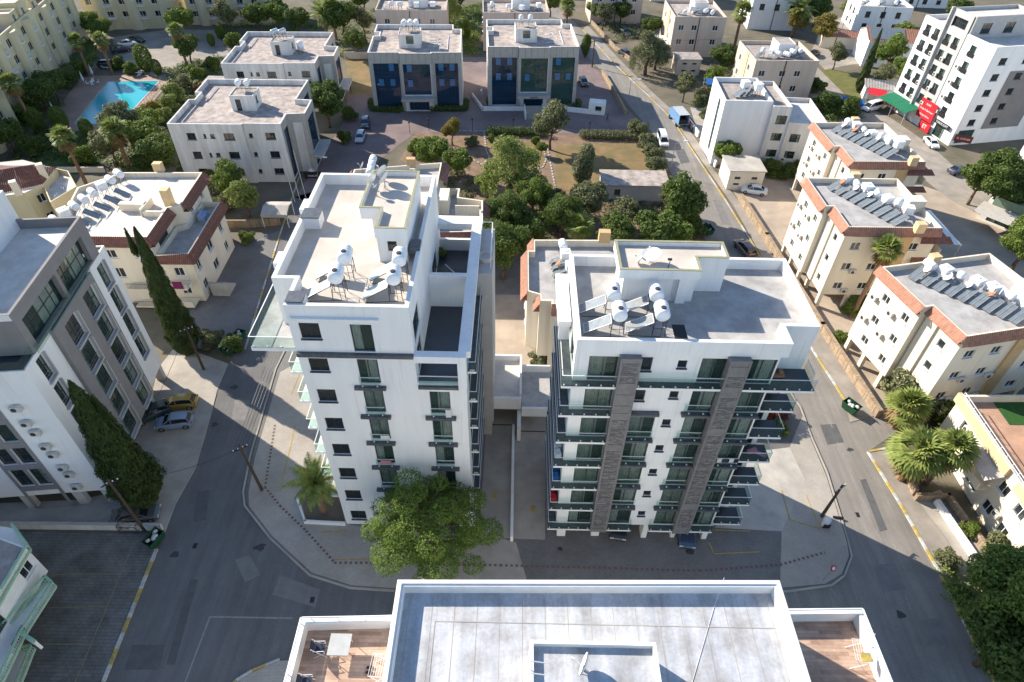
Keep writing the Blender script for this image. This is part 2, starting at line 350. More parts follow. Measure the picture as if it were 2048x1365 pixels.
def winmeshes(w, h, kind):
    key = (round(w, 2), round(h, 2), kind, random.randrange(4) if kind in ('curtain', 'wall3') else 0)
    if key in WCACHE: return WCACHE[key]
    w, h = key[0], key[1]; fr = MB(); f = .07; fm = FRAME; nm = 2 if w > .9 else 1; nz = 1; gm = GLASSD; sill = SLATE
    if kind.startswith('white'): fm = WFRAME
    if kind == 'wall3': nm = max(2, int(w/1.1)); nz = 2
    if kind == 'grid': nm = max(2, round(w/.8)); nz = max(2, round(h/.9)); f = .04; gm = GLASSB
    if kind == 'gridg': nm = max(2, round(w/.9)); nz = max(2, round(h/1.1)); f = .04; gm = GLASSG
    fr.box(0, f, .0, .06, 0, h); fr.box(w-f, w, .0, .06, 0, h); fr.box(f, w-f, .0, .06, 0, f); fr.box(f, w-f, .0, .06, h-f, h)
    for i in range(1, nm): fr.box(w*i/nm-f*.45, w*i/nm+f*.45, .003, .057, f, h-f)
    for i in range(1, nz): fr.box(f, w-f, .006, .054, h*i/nz-f*.4, h*i/nz+f*.4)
    if kind == 'bars':
        k = int(h/.16)
        for i in range(1, k): fr.box(f, w-f, .008, .05, h*i/k-.012, h*i/k+.012)
    res = [('window', fr.mesh('window', fm))]
    g = MB()
    if kind == 'curtain':
        g.quad((f, .03, f), (w-f, .03, f), (w-f, .03, h-f), (f, .03, h-f)); res.append(('pane', g.mesh('pane', GLASST)))
        c = (wavy(w*.6-f, h, .14, x0=f), wavy(w*.62-f, h, .14, x0=w*.38), wavy(w-2*f, h, .14, x0=f), wavy(w*.4, h, .14, x0=f))[key[3]]
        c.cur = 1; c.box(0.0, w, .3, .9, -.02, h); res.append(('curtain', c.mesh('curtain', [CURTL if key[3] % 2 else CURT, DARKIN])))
    else:
        g.quad((f*.5, .03, f*.5), (w-f*.5, .03, f*.5), (w-f*.5, .03, h-f*.5), (f*.5, .03, h-f*.5)); res.append(('pane', g.mesh('pane', gm)))
    if kind == 'wall3' and key[3] < 3:
        c = wavy(w*(.3, .5, .28)[key[3]], h, .09, x0=(.0, w*.4, w*.7)[key[3]]+f); res[1] = ('pane', g.mesh('pane', GLASST)) if False else res[1]
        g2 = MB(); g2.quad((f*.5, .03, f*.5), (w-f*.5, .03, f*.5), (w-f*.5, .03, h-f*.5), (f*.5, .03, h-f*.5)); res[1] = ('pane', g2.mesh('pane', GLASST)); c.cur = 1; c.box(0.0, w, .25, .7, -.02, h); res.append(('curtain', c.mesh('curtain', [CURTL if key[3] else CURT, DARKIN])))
    if kind in ('win', 'small', 'bars', 'white'):
        sl = MB(); sl.box(-.06, w+.06, -.24, -.002, -.07, -.002); res.append(('sill', sl.mesh('sill', WFRAME if kind == 'white' else SLATE)))
    WCACHE[key] = res; return res
def put_window(parent, a, b, o, dep=.16):
    a = Vector((a[0], a[1])); b = Vector((b[0], b[1])); t = (b-a).normalized(); n = Vector((t.y, -t.x)); d_ = dep if len(o) < 6 else o[5]
    kind = o[4] if len(o) > 4 else 'win'
    if kind == 'void': return
    ms = winmeshes(o[1]-o[0], o[3]-o[2], kind); og = ORG.get(parent.name, (0, 0, 0))
    wo = link('window', ms[0][1], parent); p = a+t*o[0]-n*(d_-.07)
    wo.location = (p.x-og[0], p.y-og[1], o[2]-og[2]); wo.rotation_euler = (0, 0, math.atan2(t.y, t.x))
    for nm, me in ms[1:]: link(nm, me, wo)
    return wo
def shell(parent, poly, z0, zf, zt, wm, rm, ops={}, t=.22, cap=None, name='wall', rname='roof', dep=.16, skip=()):
    mb = MB(); n = len(poly)
    for i in range(n):
        if i in skip: continue
        a, b = poly[i], poly[(i+1) % n]; facade(mb, a, b, z0, zt, ops.get(i, ()), dep)
    ip = inset(poly, t)
    if zt > zf:
        for i in range(n):
            a, b = poly[i], poly[(i+1) % n]; c, e = ip[i], ip[(i+1) % n]
            mb.quad((e[0], e[1], zf), (c[0], c[1], zf), (c[0], c[1], zt), (e[0], e[1], zt))
            if not cap: mb.quad((a[0], a[1], zt), (b[0], b[1], zt), (e[0], e[1], zt), (c[0], c[1], zt))
    wl = part(name, mb, wm, parent)
    rf = MB(); rf.poly([(x, y, zf) for x, y in (ip if zt > zf else poly)]); rr = part(rname, rf, rm, parent)
    if cap:
        cp = MB(); op = inset(poly, -.03); jp = inset(poly, t+.02)
        for i in range(n):
            a, b, c, e = op[i], op[(i+1) % n], jp[i], jp[(i+1) % n]
            for za in (zt+.06,): cp.quad((a[0], a[1], za), (b[0], b[1], za), (e[0], e[1], za), (c[0], c[1], za))
            cp.quad((a[0], a[1], zt), (b[0], b[1], zt), (b[0], b[1], zt+.06), (a[0], a[1], zt+.06)); cp.quad((e[0], e[1], zt), (c[0], c[1], zt), (c[0], c[1], zt+.06), (e[0], e[1], zt+.06))
        part('coping', cp, cap, parent)
    for i in ops:
        a, b = poly[i], poly[(i+1) % n]
        for o in ops[i]: put_window(parent, a, b, o, dep)
    return wl
def winrow(cols, floors, kind='win'):
    "cols: [(s0,s1)], floors: [(z0,z1)]"
    return [(c[0], c[1], f[0], f[1], c[2] if len(c) > 2 else kind) for c in cols for f in floors]
def balcony(parent, x0, x1, y0, y1, z, rails='fs', th=.22, m_=W, h=1.0, top=True, mtop=None):
    "slab with glass railing; rails letters f(ront) l r b"
    mb = MB(); mb.box(x0, x1, y0, y1, z-th, z); s = part('balcony', mb, m_, parent)
    if mtop: tb = MB(); tb.box(x0+.0, x1-.0, y0+.0, y1, z+.002, z+.05); part('floor_tiles', tb, mtop, s)
    g = MB(); r = MB(); e = .05; z += .05
    if 'f' in rails: g.box(x0+e, x1-e, y0+e, y0+e+.015, z, z+h); r.box(x0+.02, x1-.02, y0+.03, y0+.09, z+h, z+h+.035)
    if 'l' in rails: g.box(x0+e, x0+e+.015, y0+e+.02, y1, z, z+h); r.box(x0+.03, x0+.09, y0+.091, y1, z+h, z+h+.035)
    if 'r' in rails: g.box(x1-e-.015, x1-e, y0+e+.02, y1, z, z+h); r.box(x1-.09, x1-.03, y0+.091, y1, z+h, z+h+.035)
    if 'b' in rails: g.box(x0+e, x1-e, y1-e-.015, y1-e, z, z+h); r.box(x0+.02, x1-.02, y1-.09, y1-.03, z+h, z+h+.035)
    if g.f:
        go = part('glass_railing', g, GRAIL, s); k = max(2, int((x1-x0)/.9))
        if 'f' in rails:
            for i in range(k+1):
                cx = x0+.2+(x1-x0-.4)*i/k; r.box(cx-.05, cx+.05, y0+.02, y0+.12, z-.0, z+.1)
        part('handrail', r, METAL, s)
    return s
# ================================================================ left white tower
def heater_parts(t, cx, cy, z, rz, panel=PANELP, tank=TANKW):
    "solar water heater: stand, ribbed horizontal tank with lid, tilted collector"
    c, s_ = math.cos(rz), math.sin(rz)
    def q(x, y, zz): return (cx+x*c-y*s_, cy+x*s_+y*c, z+zz)
    st = MB()
    for sx in (-.42, .42):
        for sy in (-.45, .45):
            st.tube(q(sx*1.1, sy*1.1, 0), q(sx, sy, 1.45), .025, 4)
        st.tube(q(sx, -.45, 1.45), q(sx, .45, 1.45), .022, 4); st.tube(q(sx*1.05, -.47, .7), q(sx*1.05, .47, .7), .018, 4)
        st.tube(q(sx*1.1, -.5, 0.05), q(sx, .45, 1.4), .015, 4); st.tube(q(sx*1.1, .5, 0.05), q(sx, -.45, 1.4), .015, 4)
    for sy in (-.45, .45):
        st.tube(q(-.42, sy, 1.45), q(.42, sy, 1.45), .022, 4); st.tube(q(-.45, sy*1.05, .7), q(.45, sy*1.05, .7), .018, 4)
    for sy in (-.4, .4): st.tube(q(-.42, sy, 1.2), q(-2.3, sy, .12), .02, 4); st.tube(q(-2.3, sy, 0), q(-2.3, sy, .2), .02, 4)
    st.tube(q(.1, -.5, 1.5), q(.15, -.55, .02), .02, 4); st.tube(q(.15, -.55, .03), q(-2.2, -.6, .03), .02, 4)
    part('stand', st, DMETAL, t)
    tk = MB(); r = .52; prof = [(-.72, .02), (-.70, r*.6), (-.64, r*.86), (-.56, r)]
    for i in range(5):
        h = -.5+i*.25; prof += [(h, r), (h+.03, r*.965), (h+.09, r*.965), (h+.12, r)]
    prof += [(.66, r*.86), (.72, r*.6), (.74, .02)]
    tk.lathe(q(0, 0, 1.98), Vector(q(0, 1, 0))-Vector(q(0, 0, 0)), prof, 18); tt = part('tank', tk, tank, t, True)
    ld_ = MB(); ld_.lathe(q(0, -.25, 2.46), (0, 0, 1), [(0, .2), (.06, .21), (.09, .17), (.1, .01)], 12); part('lid', ld_, LID, tt)
    pn = MB(); a = Vector(q(-.5, -.5, 1.28)); b = Vector(q(-.5, .5, 1.28)); e = Vector(q(-2.35, .5, .24)); f = Vector(q(-2.35, -.5, .24))
    up = Vector(q(.04, 0, .08))-Vector(q(0, 0, 0))
    pn.quad(a, b, e, f)
    for p1, p2 in ((a, b), (b, e), (e, f), (f, a)): pn.quad(p1, p2, p2-up, p1-up)
    co = part('collector', pn, panel, t)
    fr = MB()
    for p1, p2 in ((a, b), (b, e), (e, f), (f, a)): fr.tube(p1, p2, .03, 4)
    part('frame', fr, METAL, co)
def heater(x, y, z, rz, label, group, panel=PANELP, tank=TANKW):
    t = thing('solar_water_heater', label, 'water heater', (x, y, z), 0, group); heater_parts(t, x, y, z, rz, panel, tank); return t
def dish(x, y, z, r, label, group=None, face=(-.75, .45, .5), m_=DISHM, h=.9):
    t = thing('satellite_dish', label, 'satellite dish', (x, y, z), 0, group)
    f = Vector(face).normalized(); c = Vector((x, y, z+h+r*.3)); mb = MB(); prof = [(r*.28*(i/5)**2, r*i/5+.004) for i in range(6)]
    mb.lathe(c-f*r*.14, f, prof, 18); mb.lathe(c-f*(r*.14+.03), f, [(p[0], p[1]) for p in prof], 18); part('reflector', mb, m_, t, True)
    po = MB(); po.tube((x, y, z), (x, y, z+h), .035, 6); po.tube((x, y, z+h), c-f*r*.16, .03, 5)
    for k in range(3):
        an = k*2.09; po.tube((x+.35*r*math.cos(an), y+.35*r*math.sin(an), z), (x, y, z+h*.5), .018, 4)
    part('mast', po, STEEL, t)
    ar = MB(); ar.tube(c-Vector((0, 0, r*.8))-f*.02, c+f*r*.95, .018, 4); ar.lathe(c+f*r*.95, f, [(0, .01), (0, .07), (.14, .06), (.14, .01)], 8); part('feed_arm', ar, METAL, t)
    return t
def acunit(p, n, label, group, parent=None):
    "air conditioner box on a wall; p = centre on the wall, n = outward normal"
    n = Vector((n[0], n[1])).normalized(); rz = math.atan2(n.y, n.x)+math.pi/2
    t = thing('air_conditioner', label, 'air conditioner', (p[0]+n.x*.28, p[1]+n.y*.28, p[2]), rz, group)
    return t
AC0 = {}
def ac_mesh():
    if 'a' not in AC0:
        b = MB(); b.box(-.42, .42, -.16, .16, -.3, .3); AC0['a'] = b.mesh('casing', ACW)
        g = MB(); g.lathe((-.1, -.163, 0), (0, -1, 0), [(0, .23), (.02, .22), (.02, .01)], 14); AC0['b'] = g.mesh('fan_grille', LID)
        r = MB(); r.box(-.3, -.26, -.1, .28, -.36, -.3); r.box(.26, .3, -.1, .28, -.36, -.3); AC0['c'] = r.mesh('bracket', STEEL)
    return AC0
def ac(p, n, label, group):
    t = acunit(p, n, label, group); a = ac_mesh()
    link('casing', a['a'], t); link('fan_grille', a['b'], t); link('bracket', a['c'], t); return t

lt = thing('apartment_tower', 'tall white apartment tower left of centre with a pergola terrace', 'apartment building', (-9.5, 43, 0))
X0, X1, Y0, Y1 = -15.75, -3.42, 33.95, 52.6; FL = [19.85-3.37*k for k in range(6)]
front = []
for k in range(6):
    zb = FL[k]-.0
    front.append((.68, 2.12, zb-1.95, zb-.55, 'bars'))
    if k < 6: front.append((4.28, 5.82, zb-3.1, zb-.55, 'curtain'))
    front.append((9.42, 11.0, zb-3.1, zb-.55, 'curtain'))
shell(lt, [(X0, Y0), (X1, Y0), (X1, Y1), (X0, Y1)], 0, 19.98, 20.0, W, DTILE, {0: front,
      1: [(2+3.8*j, 4.2+3.8*j, f-3.1, f-.6, 'door' if (i+j) % 2 else 'curtain') for i, f in enumerate(FL) for j in range(3)],
      3: [(2+4.4*j, 4.6+4.4*j, f-3.1, f-.6, 'door' if (i+j) % 3 else 'curtain') for i, f in enumerate(FL) for j in range(4)]}, t=.2)
mid = MB(); mops = [(.68, 2.12, 21.3, 22.65, 'bars'), (4.28, 5.82, 20.1, 22.65, 'curtain')]
facade(mid, (X0, Y0), (-7.15, Y0), 20.0, 23.3, mops); facade(mid, (-7.15, Y1), (X0, Y1), 20, 23.3); facade(mid, (X0, Y1), (X0, Y0), 20, 23.3, [(3, 6, 20.1, 22.5), (9, 12, 20.1, 22.5)])
part('upper_wall', mid, W, lt)
for o in mops: put_window(lt, (X0, Y0), (-7.15, Y0), o)
TP = [(X0, Y0), (-7.15, Y0), (-7.15, Y1), (-17.45, Y1), (-17.45, 37.0), (X0, 37.0)]
tops = [(.68, 2.12, 24.62, 26.1, 'bars'), (4.28, 5.82, 23.42, 26.05, 'curtain')]
shell(lt, TP, 23.3, 26.7, 27.7, W, ROOFS, {0: tops, 1: [(.9, 3.6, 23.4, 25.6, 'wall3')], 3: [(3, 6, 23.45, 25.7, 'wall3'), (9, 12, 23.45, 25.7, 'wall3')]}, t=.3, name='penthouse_wall', rname='roof')
sd = MB(); facade(sd, (-7.15, Y0), (-7.15, Y1), 20.0, 23.3, [(1.2, 3.4, 20.1, 22.6), (12, 15, 20.1, 22.4)]); part('terrace_wall', sd, W, lt)
put_window(lt, (-7.15, Y0), (-7.15, Y1), (1.2, 3.4, 20.1, 22.6, 'wall3')); put_window(lt, (-7.15, Y0), (-7.15, Y1), (12, 15, 20.1, 22.4, 'wall3'))
b_ = MB(); b_.box(-17.45, X0-.003, 37.0, Y1, 23.05, 23.3); part('soffit', b_, W, lt)
b_ = MB(); b_.box(X0+.05, -7.2, Y0-.3, Y0-.003, 23.0, 23.32); part('slate_band', b_, SLATE, lt)
b_ = MB(); b_.box(-15.4, -9.3, Y0-.28, Y0-.003, 26.45, 26.7); part('ledge', b_, W, lt)
b_ = MB(); b_.box(-7.147, -3.35, Y0-.3, Y0+.35, 22.65, 23.3); b_.box(-4.0, -3.35, Y0-.3, Y0+.35, 20.0, 22.647); b_.box(-7.147, -4.003, Y0, Y0+.2, 20.0, 20.25)
b_.box(-3.95, -3.05, Y0+.353, 51.6, 22.65, 23.3); b_.box(-9.0, -3.0, 51.603, 52.95, 22.65, 23.3); b_.box(-4.0, -3.2, 51.7, 52.7, 20.0, 22.647)
b_.box(-3.98, -3.44, 43.4, 43.7, 20.0, 22.647); part('pergola_frame', b_, W, lt)
b_ = MB(); b_.box(-7.147, -3.7, 43.45, 43.75, 20.0, 23.45); part('divider_wall', b_, W, lt); b_ = MB(); b_.box(-7.147, -4.0, 52.0, 52.3, 20.0, 21.25); part('terrace_parapet', b_, W, lt)
b_ = MB(); b_.box(-3.44, -3.42, 34.4, 51.6, 20.0, 21.05); part('terrace_railing', b_, GRAIL, lt)
b_ = MB(); b_.box(-7.05, -4.05, Y0-.05, Y0-.02, 20.05, 21.0); g1 = part('loggia_railing', b_, GRAIL, lt)
b_ = MB(); b_.box(-7.1, -4.0, Y0-.07, Y0-.0, 21.003, 21.05); part('handrail', b_, METAL, g1)
b_ = MB(); b_.box(-7.1, -4.0, Y0-.22, Y0-.003, 19.72, 19.998); part('slate_sill', b_, SLATE, lt)
for k in range(5):      # slate ledges and small glass rails of the french windows
    for (xa, xb, k0) in ((-12.0, -9.58, 0), (-6.8, -4.34, 1)):
        z = FL[k]
        if k < k0: continue
        zz = z if xa < -9 else z-3.37+3.37
        mb = MB(); mb.box(xa, xb, Y0-.32, Y0-.003, zz-.3, zz-.02) if False else mb.box(xa, xb, Y0-.32, Y0-.003, z-.28+.0, z+.0)
        s_ = part('slate_ledge', mb, SLATE, lt)
        g = MB(); g.box(xa+.45, xb-.42, Y0-.16, Y0-.14, z+.05, z+.98); gg = part('glass_railing', g, GRAIL, s_)
        g = MB(); g.box(xa+.42, xb-.4, Y0-.18, Y0-.12, z+.983, z+1.02); g.box(xa+.6, xa+.7, Y0-.2, Y0-.1, z+.02, z+.12); g.box(xb-.7, xb-.6, Y0-.2, Y0-.1, z+.02, z+.12); part('handrail', g, METAL, gg)
balcony(lt, -19.2, -15.753, 34.3, 52.5, 23.25, 'fl', th=.3, mtop=ROOFG)
for k in range(6):
    balcony(lt, -17.25, -15.753, 35.2, 52.2, FL[k], 'fl', mtop=None)
    balcony(lt, X1+.003, -2.75, 35.6, 45.1, FL[k]+.05, 'fr', m_=W, h=.95, mtop=SLATE)
b_ = MB(); b_.box(X1+.003, -1.85, 45.25, 52.4, 3.1, 22.3); b_.box(X1+.003, -2.0, 45.4, 52.2, 0, 3.097); part('service_core', b_, LGREY, lt)
b_ = MB()
for z in (6.5, 9.8, 13.2, 16.6, 20): b_.box(-3.2, -1.84, 45.238, 45.247, z, z+.03)
part('panel_joint', b_, STEEL, lt)
LTS = [(-10.3, 40.6), (-8.1, 40.6), (-8.1, 49.3), (-11.3, 49.3), (-11.3, 44.0), (-10.3, 44.0)]
b_ = MB()
for i in range(6):
    a_, c_ = LTS[i], LTS[(i+1) % 6]; facade(b_, a_, c_, 26.7, 28.75, [(.75, 1.45, 27.7, 28.6)] if i == 0 else ([(1.2, 2.2, 26.75, 28.7)] if i == 5 else ()))
part('stair_wall', b_, W, lt); put_window(lt, LTS[0], LTS[1], (.75, 1.45, 27.7, 28.6, 'plain')); put_window(lt, LTS[5], LTS[0], (1.2, 2.2, 26.75, 28.7, 'plain'))
LTT = [(-10.32, 40.57), (-8.05, 40.57), (-8.05, 49.35), (-12.0, 49.35), (-12.0, 43.4), (-10.32, 43.4)]
shell(lt, LTT, 28.75, 29.35, 29.75, W, ROOFS, {}, t=.14, cap=OLIVE, name='stair_parapet', rname='stair_roof')
b_ = MB(); b_.poly([(x, y, 28.75) for x, y in LTT][::-1]); part('canopy_soffit', b_, W, lt)
b_ = MB(); b_.box(-8.0, -7.2, 40.7, 42.0, 27.3, 27.9); part('hatch', b_, SLATE, lt)
b_ = MB(); b_.box(-17.9, -17.45, 38.9, 40.4, 27.1, 27.6); b_.box(-17.9, -17.45, 46.5, 48.2, 27.1, 27.6); part('wall_bracket', b_, W, lt)
b_ = MB(); b_.box(-17.3, -15.9, 44.9, 46.3, 26.71, 27.75); pp = part('chimney_box', b_, W, lt); b_ = MB(); b_.box(-17.35, -15.85, 44.85, 46.35, 27.753, 27.85); part('lid', b_, SLATE, pp)
b_ = MB(); b_.box(-15.6, -14.5, 34.2, 35.3, 26.71, 27.76); pp = part('chimney_box', b_, W, lt); b_ = MB(); b_.box(-15.68, -14.45, 34.12, 35.35, 27.763, 27.86); part('lid', b_, SLATE, pp)
g_ = 'round solar water heaters on the left tower roof'
for x, y, lb in ((-12.45, 36.3, 'front left'), (-12.3, 38.6, 'rear left'), (-8.4, 36.3, 'front right'), (-8.3, 38.5, 'rear right')):
    heater(x, y, 26.71, math.radians(4), 'ribbed white tank with pale collector, %s of the four on the left tower roof' % lb, g_)
for x, y, r, lb, fc in ((-11.0, 48.4, .5, 'white dish farthest back beside the parapet on the left tower stair roof', (-.7, .5, .4)), (-10.6, 47.0, .62, 'largest white dish in the middle of the left tower stair roof', (-.8, .3, .45)),
                        (-11.5, 46.9, .45, 'white dish close to the left parapet of the stair roof', (-.8, .4, .3)), (-11.15, 45.9, .22, 'smallest dish on a thin mast at the front of the left tower stair roof', (-.7, .4, .5))):
    dish(x, y, 29.36, r, lb, 'dishes on the left tower stair roof', fc, h=.8)
# ================================================================ right white tower
rt = thing('apartment_tower', 'wide white apartment tower with two grey perforated panel shafts down its front', 'apartment building', (12, 38, 0))
ZF = [2.4+3.22*k for k in range(7)]; YF = 33.1
rops = []
for k, z in enumerate(ZF):
    rops += [(1.05, 3.15, z+.08, z+2.55, 'curtain'), (7.43, 8.1, z+1.55, z+2.3, 'small'), (9.1, 10.95, z+.08, z+2.55, 'curtain'), (12.5, 14.5, z+.08, z+2.55, 'curtain')]
    rops += [(4.7, 5.6, z+1.2, z+2.55, 'win')] if k > 4 else [(4.75, 6.8, z+.08, z+2.55, 'curtain')]
RB = [(4.5, YF), (19.1, YF), (19.1, 35.2), (21.2, 35.2), (21.2, 43), (4.5, 43)]
shell(rt, RB, 2.4, 24.9, 24.9, W, ROOFP, {0: rops, 5: [(1+3*j, 3+3*j, z+.08, z+2.5, 'curtain' if (j+k) % 2 else 'door') for j in range(3) for k, z in enumerate(ZF)],
      2: [(.3, 1.7, z+.08, z+2.5, 'door') for z in ZF[:6]], 1: [(.3, 1.8, z+.08, z+2.5, 'door') for z in ZF[:7]]}, rname='ceiling')
RP = [(4.5, 32.85), (19.45, 32.85), (19.45, 34.75), (21.95, 34.75), (21.95, 43.1), (4.5, 43.1)]
shell(rt, RP, 24.75, 25.1, 26.05, W, ROOFG, {}, t=.3, name='parapet', rname='roof')
b_ = MB(); b_.poly([(x, y, 24.75) for x, y in RP][::-1]); b_.poly([(x, y, 2.4) for x, y in RB][::-1]); part('soffit', b_, W, rt)
b_ = MB(); facade(b_, (19.45, 34.78), (21.93, 34.78), 21.72, 24.75); facade(b_, (21.93, 34.78), (21.93, 43), 21.72, 24.75, [(3, 5.4, 21.8, 24.2)]); part('corner_block', b_, W, rt)
b_ = MB()
for xa, xb, ya in ((4.7, 5.5, 33.1), (8.0, 8.75, 33.2), (12.8, 13.3, 33.1), (15.65, 16.05, 33.2), (18.6, 19.1, 33.1), (4.7, 5.3, 39), (9, 9.5, 39), (14, 14.5, 39), (20.4, 21.0, 36.3), (20.4, 21, 41.5)):
    q_ = MB(); q_.box(xa, xb, ya, ya+(1.1 if ya < 34 else .6), 0, 2.397); part('column', q_, WP, rt)
b_.box(4.9, 20.5, 42.6, 42.9, 0, 2.397); b_.box(9.5, 13.5, 38, 42.5, 0, 2.397); part('ground_wall', b_, WP, rt)
for k, z in enumerate(ZF):
    if k < 6:
        balcony(rt, 3.66, 7.62, 32.5, YF-.003, z, 'fl', mtop=SLATE, m_=W)
        for xa, xb in ((9.18, 11.45), (13.15, 15.32), (16.88, 19.05)):
            if k == 0:
                balcony(rt, xa, xb, 32.5, YF-.003, z, 'fr' if xa != 13.15 else 'fl', mtop=SLATE)
            else:
                mb = MB(); mb.box(xa, xb, 32.68, YF-.003, z-.2, z+.05); s_ = part('slate_ledge', mb, SLATE, rt)
                if not (k == 5 and xa < 10):
                    g = MB(); g.box(xa+.1, xb-.15, 32.86, 32.88, z+.06, z+1.0); gg = part('glass_railing', g, GRAIL, s_)
                    g = MB(); g.box(xa+.08, xb-.12, 32.84, 32.9, z+1.003, z+1.04)
                    for q_ in (.5, 1.6): g.box(xa+q_, xa+q_+.1, 32.8, 32.92, z+.05, z+.15)
                    part('handrail', g, METAL, gg)
                mb = MB(); mb.box(xa+.1, xb, 32.72, YF-.003, z-.26, z-.203); part('ledge_underside', mb, W, s_)
        balcony(rt, 19.103, 21.95, 33.4, 35.19, z, 'fr', mtop=DTILE)
    else:
        balcony(rt, 3.66, 22.2, 32.5, YF-.003, z, 'fl', mtop=DTILE); balcony(rt, 19.103, 22.2, 33.1, 34.77, z, 'r', mtop=DTILE)
    balcony(rt, 3.66, 4.497, YF, 42.8, z, 'l', mtop=SLATE)
for xa, xb in ((7.65, 9.15), (15.36, 16.86)):      # the two perforated panel shafts with their relief of slots
    b_ = MB(); b_.box(xa, xb, 32.4, YF-.002, 2.15, 24.72); sp = part('panel_shaft', b_, SCREEN, rt)
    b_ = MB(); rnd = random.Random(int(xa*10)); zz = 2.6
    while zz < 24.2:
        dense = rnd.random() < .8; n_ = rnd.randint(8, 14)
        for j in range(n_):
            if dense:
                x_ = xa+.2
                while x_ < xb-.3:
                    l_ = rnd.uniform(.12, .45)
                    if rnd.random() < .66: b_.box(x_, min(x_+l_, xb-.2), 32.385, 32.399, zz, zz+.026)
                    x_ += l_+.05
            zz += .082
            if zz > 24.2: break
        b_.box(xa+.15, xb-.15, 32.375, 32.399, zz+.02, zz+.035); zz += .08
    part('slot_relief', b_, mat('slot_shadow%d' % len(MATS), (.09, .085, .085), rough=.8), sp)  # dark raised strips, their colour stands in for shade inside the slots
    b_ = MB(); b_.box(xa-.003, xa+.14, 32.36, 32.42, 2.13, 24.75); b_.box(xb-.14, xb+.003, 32.36, 32.42, 2.13, 24.75); b_.box(xa+.143, xb-.143, 32.36, 32.42, 24.5, 24.75); part('edge_trim', b_, SCREEN, sp)
RS = [(7.75, 38.1), (13.7, 38.1), (13.7, 39.8), (16.1, 39.8), (16.1, 41.9), (7.75, 41.9)]
RW = [(8.2, 38.5), (13.6, 38.5), (13.6, 39.8), (16.1, 39.8), (16.1, 41.9), (8.2, 41.9)]
b_ = MB()
for i in range(6): facade(b_, RW[i], RW[(i+1) % 6], 25.1, 27.45)
b_.box(12.3, 13.0, 38.2, 38.497, 25.1, 27.45); part('stair_wall', b_, W, rt)
shell(rt, RS, 27.45, 27.9, 28.25, W, ROOFS, {}, t=.16, cap=OLIVE, name='stair_parapet', rname='stair_roof')
b_ = MB(); b_.poly([(x, y, 27.45) for x, y in RS][::-1]); part('canopy_soffit', b_, W, rt)
b_ = MB(); b_.tube((12.0, 38.45, 25.1), (12.0, 38.45, 27.4), .04, 6); b_.tube((12.15, 38.45, 25.1), (12.15, 38.45, 27.4), .04, 6); part('rain_pipe', b_, METAL, rt)
b_ = MB(); b_.box(3.42, 4.4, 36.3, 42.2, 24.2, 24.72); b_.box(4.403, 4.495, 41, 42.2, 24.2, 24.72); b_.box(3.5, 4.3, 36.303, 36.5, 22.9, 24.197); part('side_frame', b_, W, rt)
b_ = MB(); b_.box(11.3, 12.2, 33.15, 34.6, 26.06, 26.1); part('roof_hatch', b_, BLACK, rt)
g_ = 'round solar water heaters on the right tower roof'
for x, y, lb in ((7.5, 34.75, 'front left'), (7.3, 36.95, 'rear left'), (10.5, 34.9, 'front right'), (10.4, 37.0, 'rear right')):
    heater(x, y, 25.11, math.radians(-2), 'plain white tank with %s collector, %s of the four on the right tower roof' % ('grey', lb), g_, panel=PANEL if False else mat('grey_collector%d' % len(MATS), (.27, .29, .30), (.2, .22, .23), .2, 2, spec=.8))
dish(10.2, 39.6, 27.91, .75, 'large white dish with a big shadow on the right tower stair roof', None, (-.3, -.1, .9), h=.4)
dish(9.3, 39.3, 27.91, .35, 'small pinkish dish beside the large dish on the right tower stair roof', None, (-.6, .3, .5), h=.3)
b_ = MB(); b_.tube((11.4, 38.8, 27.9), (11.45, 38.8, 28.7), .03, 5); b_.box(11.25, 11.55, 38.7, 38.85, 28.7, 28.82); solo('antenna_mast', b_, DMETAL, 'short dark mast at the front edge of the right tower stair roof', 'antenna')
# ================================================================ near building at the bottom edge
nb = thing('apartment_building', 'long flat roofed white building along the bottom edge with wood floored terraces', 'apartment building', (4, 8, 0))
NM = [(-5.0, -8), (12.65, -8), (12.55, 14.55), (-5.0, 14.2)]
shell(nb, NM, 0, 27.35, 28.0, WP, stripes('bitumen_roof', (.62, .64, .67), (.38, .40, .43), 1, .5, .7, (.72, .68, .64)), {}, t=.32, name='wall', rname='roof')
b_ = MB(); ip = inset(NM, .04); jp = inset(NM, .22)
for i in range(4):
    a_, c_, e_, f_ = ip[i], ip[(i+1) % 4], jp[i], jp[(i+1) % 4]
    b_.quad((a_[0], a_[1], 28.08), (c_[0], c_[1], 28.08), (f_[0], f_[1], 28.08), (e_[0], e_[1], 28.08)); b_.quad((f_[0], f_[1], 28.0), (e_[0], e_[1], 28.0), (e_[0], e_[1], 28.08), (f_[0], f_[1], 28.08)); b_.quad((a_[0], a_[1], 28.0), (c_[0], c_[1], 28.0), (c_[0], c_[1], 28.08), (a_[0], a_[1], 28.08))
part('coping', b_, METAL, nb)
b_ = MB()
for i in range(17):
    x = -4.4+i*1.02; b_.box(x, x+.035, -7.5, 13.8, 27.35, 27.358)
b_.box(-3.2, -3.16, -7.5, 12.6, 27.36, 27.365); b_.box(-3.2, 12, 12.6, 12.64, 27.36, 27.365); part('membrane_seam', b_, CONCP, nb)
shell(nb, [(-9.95, -8), (-5.003, -8), (-5.003, 13.95), (-9.95, 13.7)], 0, 24.2, 25.0, WP, WOOD, {}, t=.3, name='wing_wall', rname='terrace_floor')
shell(nb, [(12.66, -8), (17.8, -8), (17.6, 14.75), (12.56, 14.6)], 0, 24.2, 25.0, WP, WOOD, {}, t=.3, name='wing_wall', rname='terrace_floor')
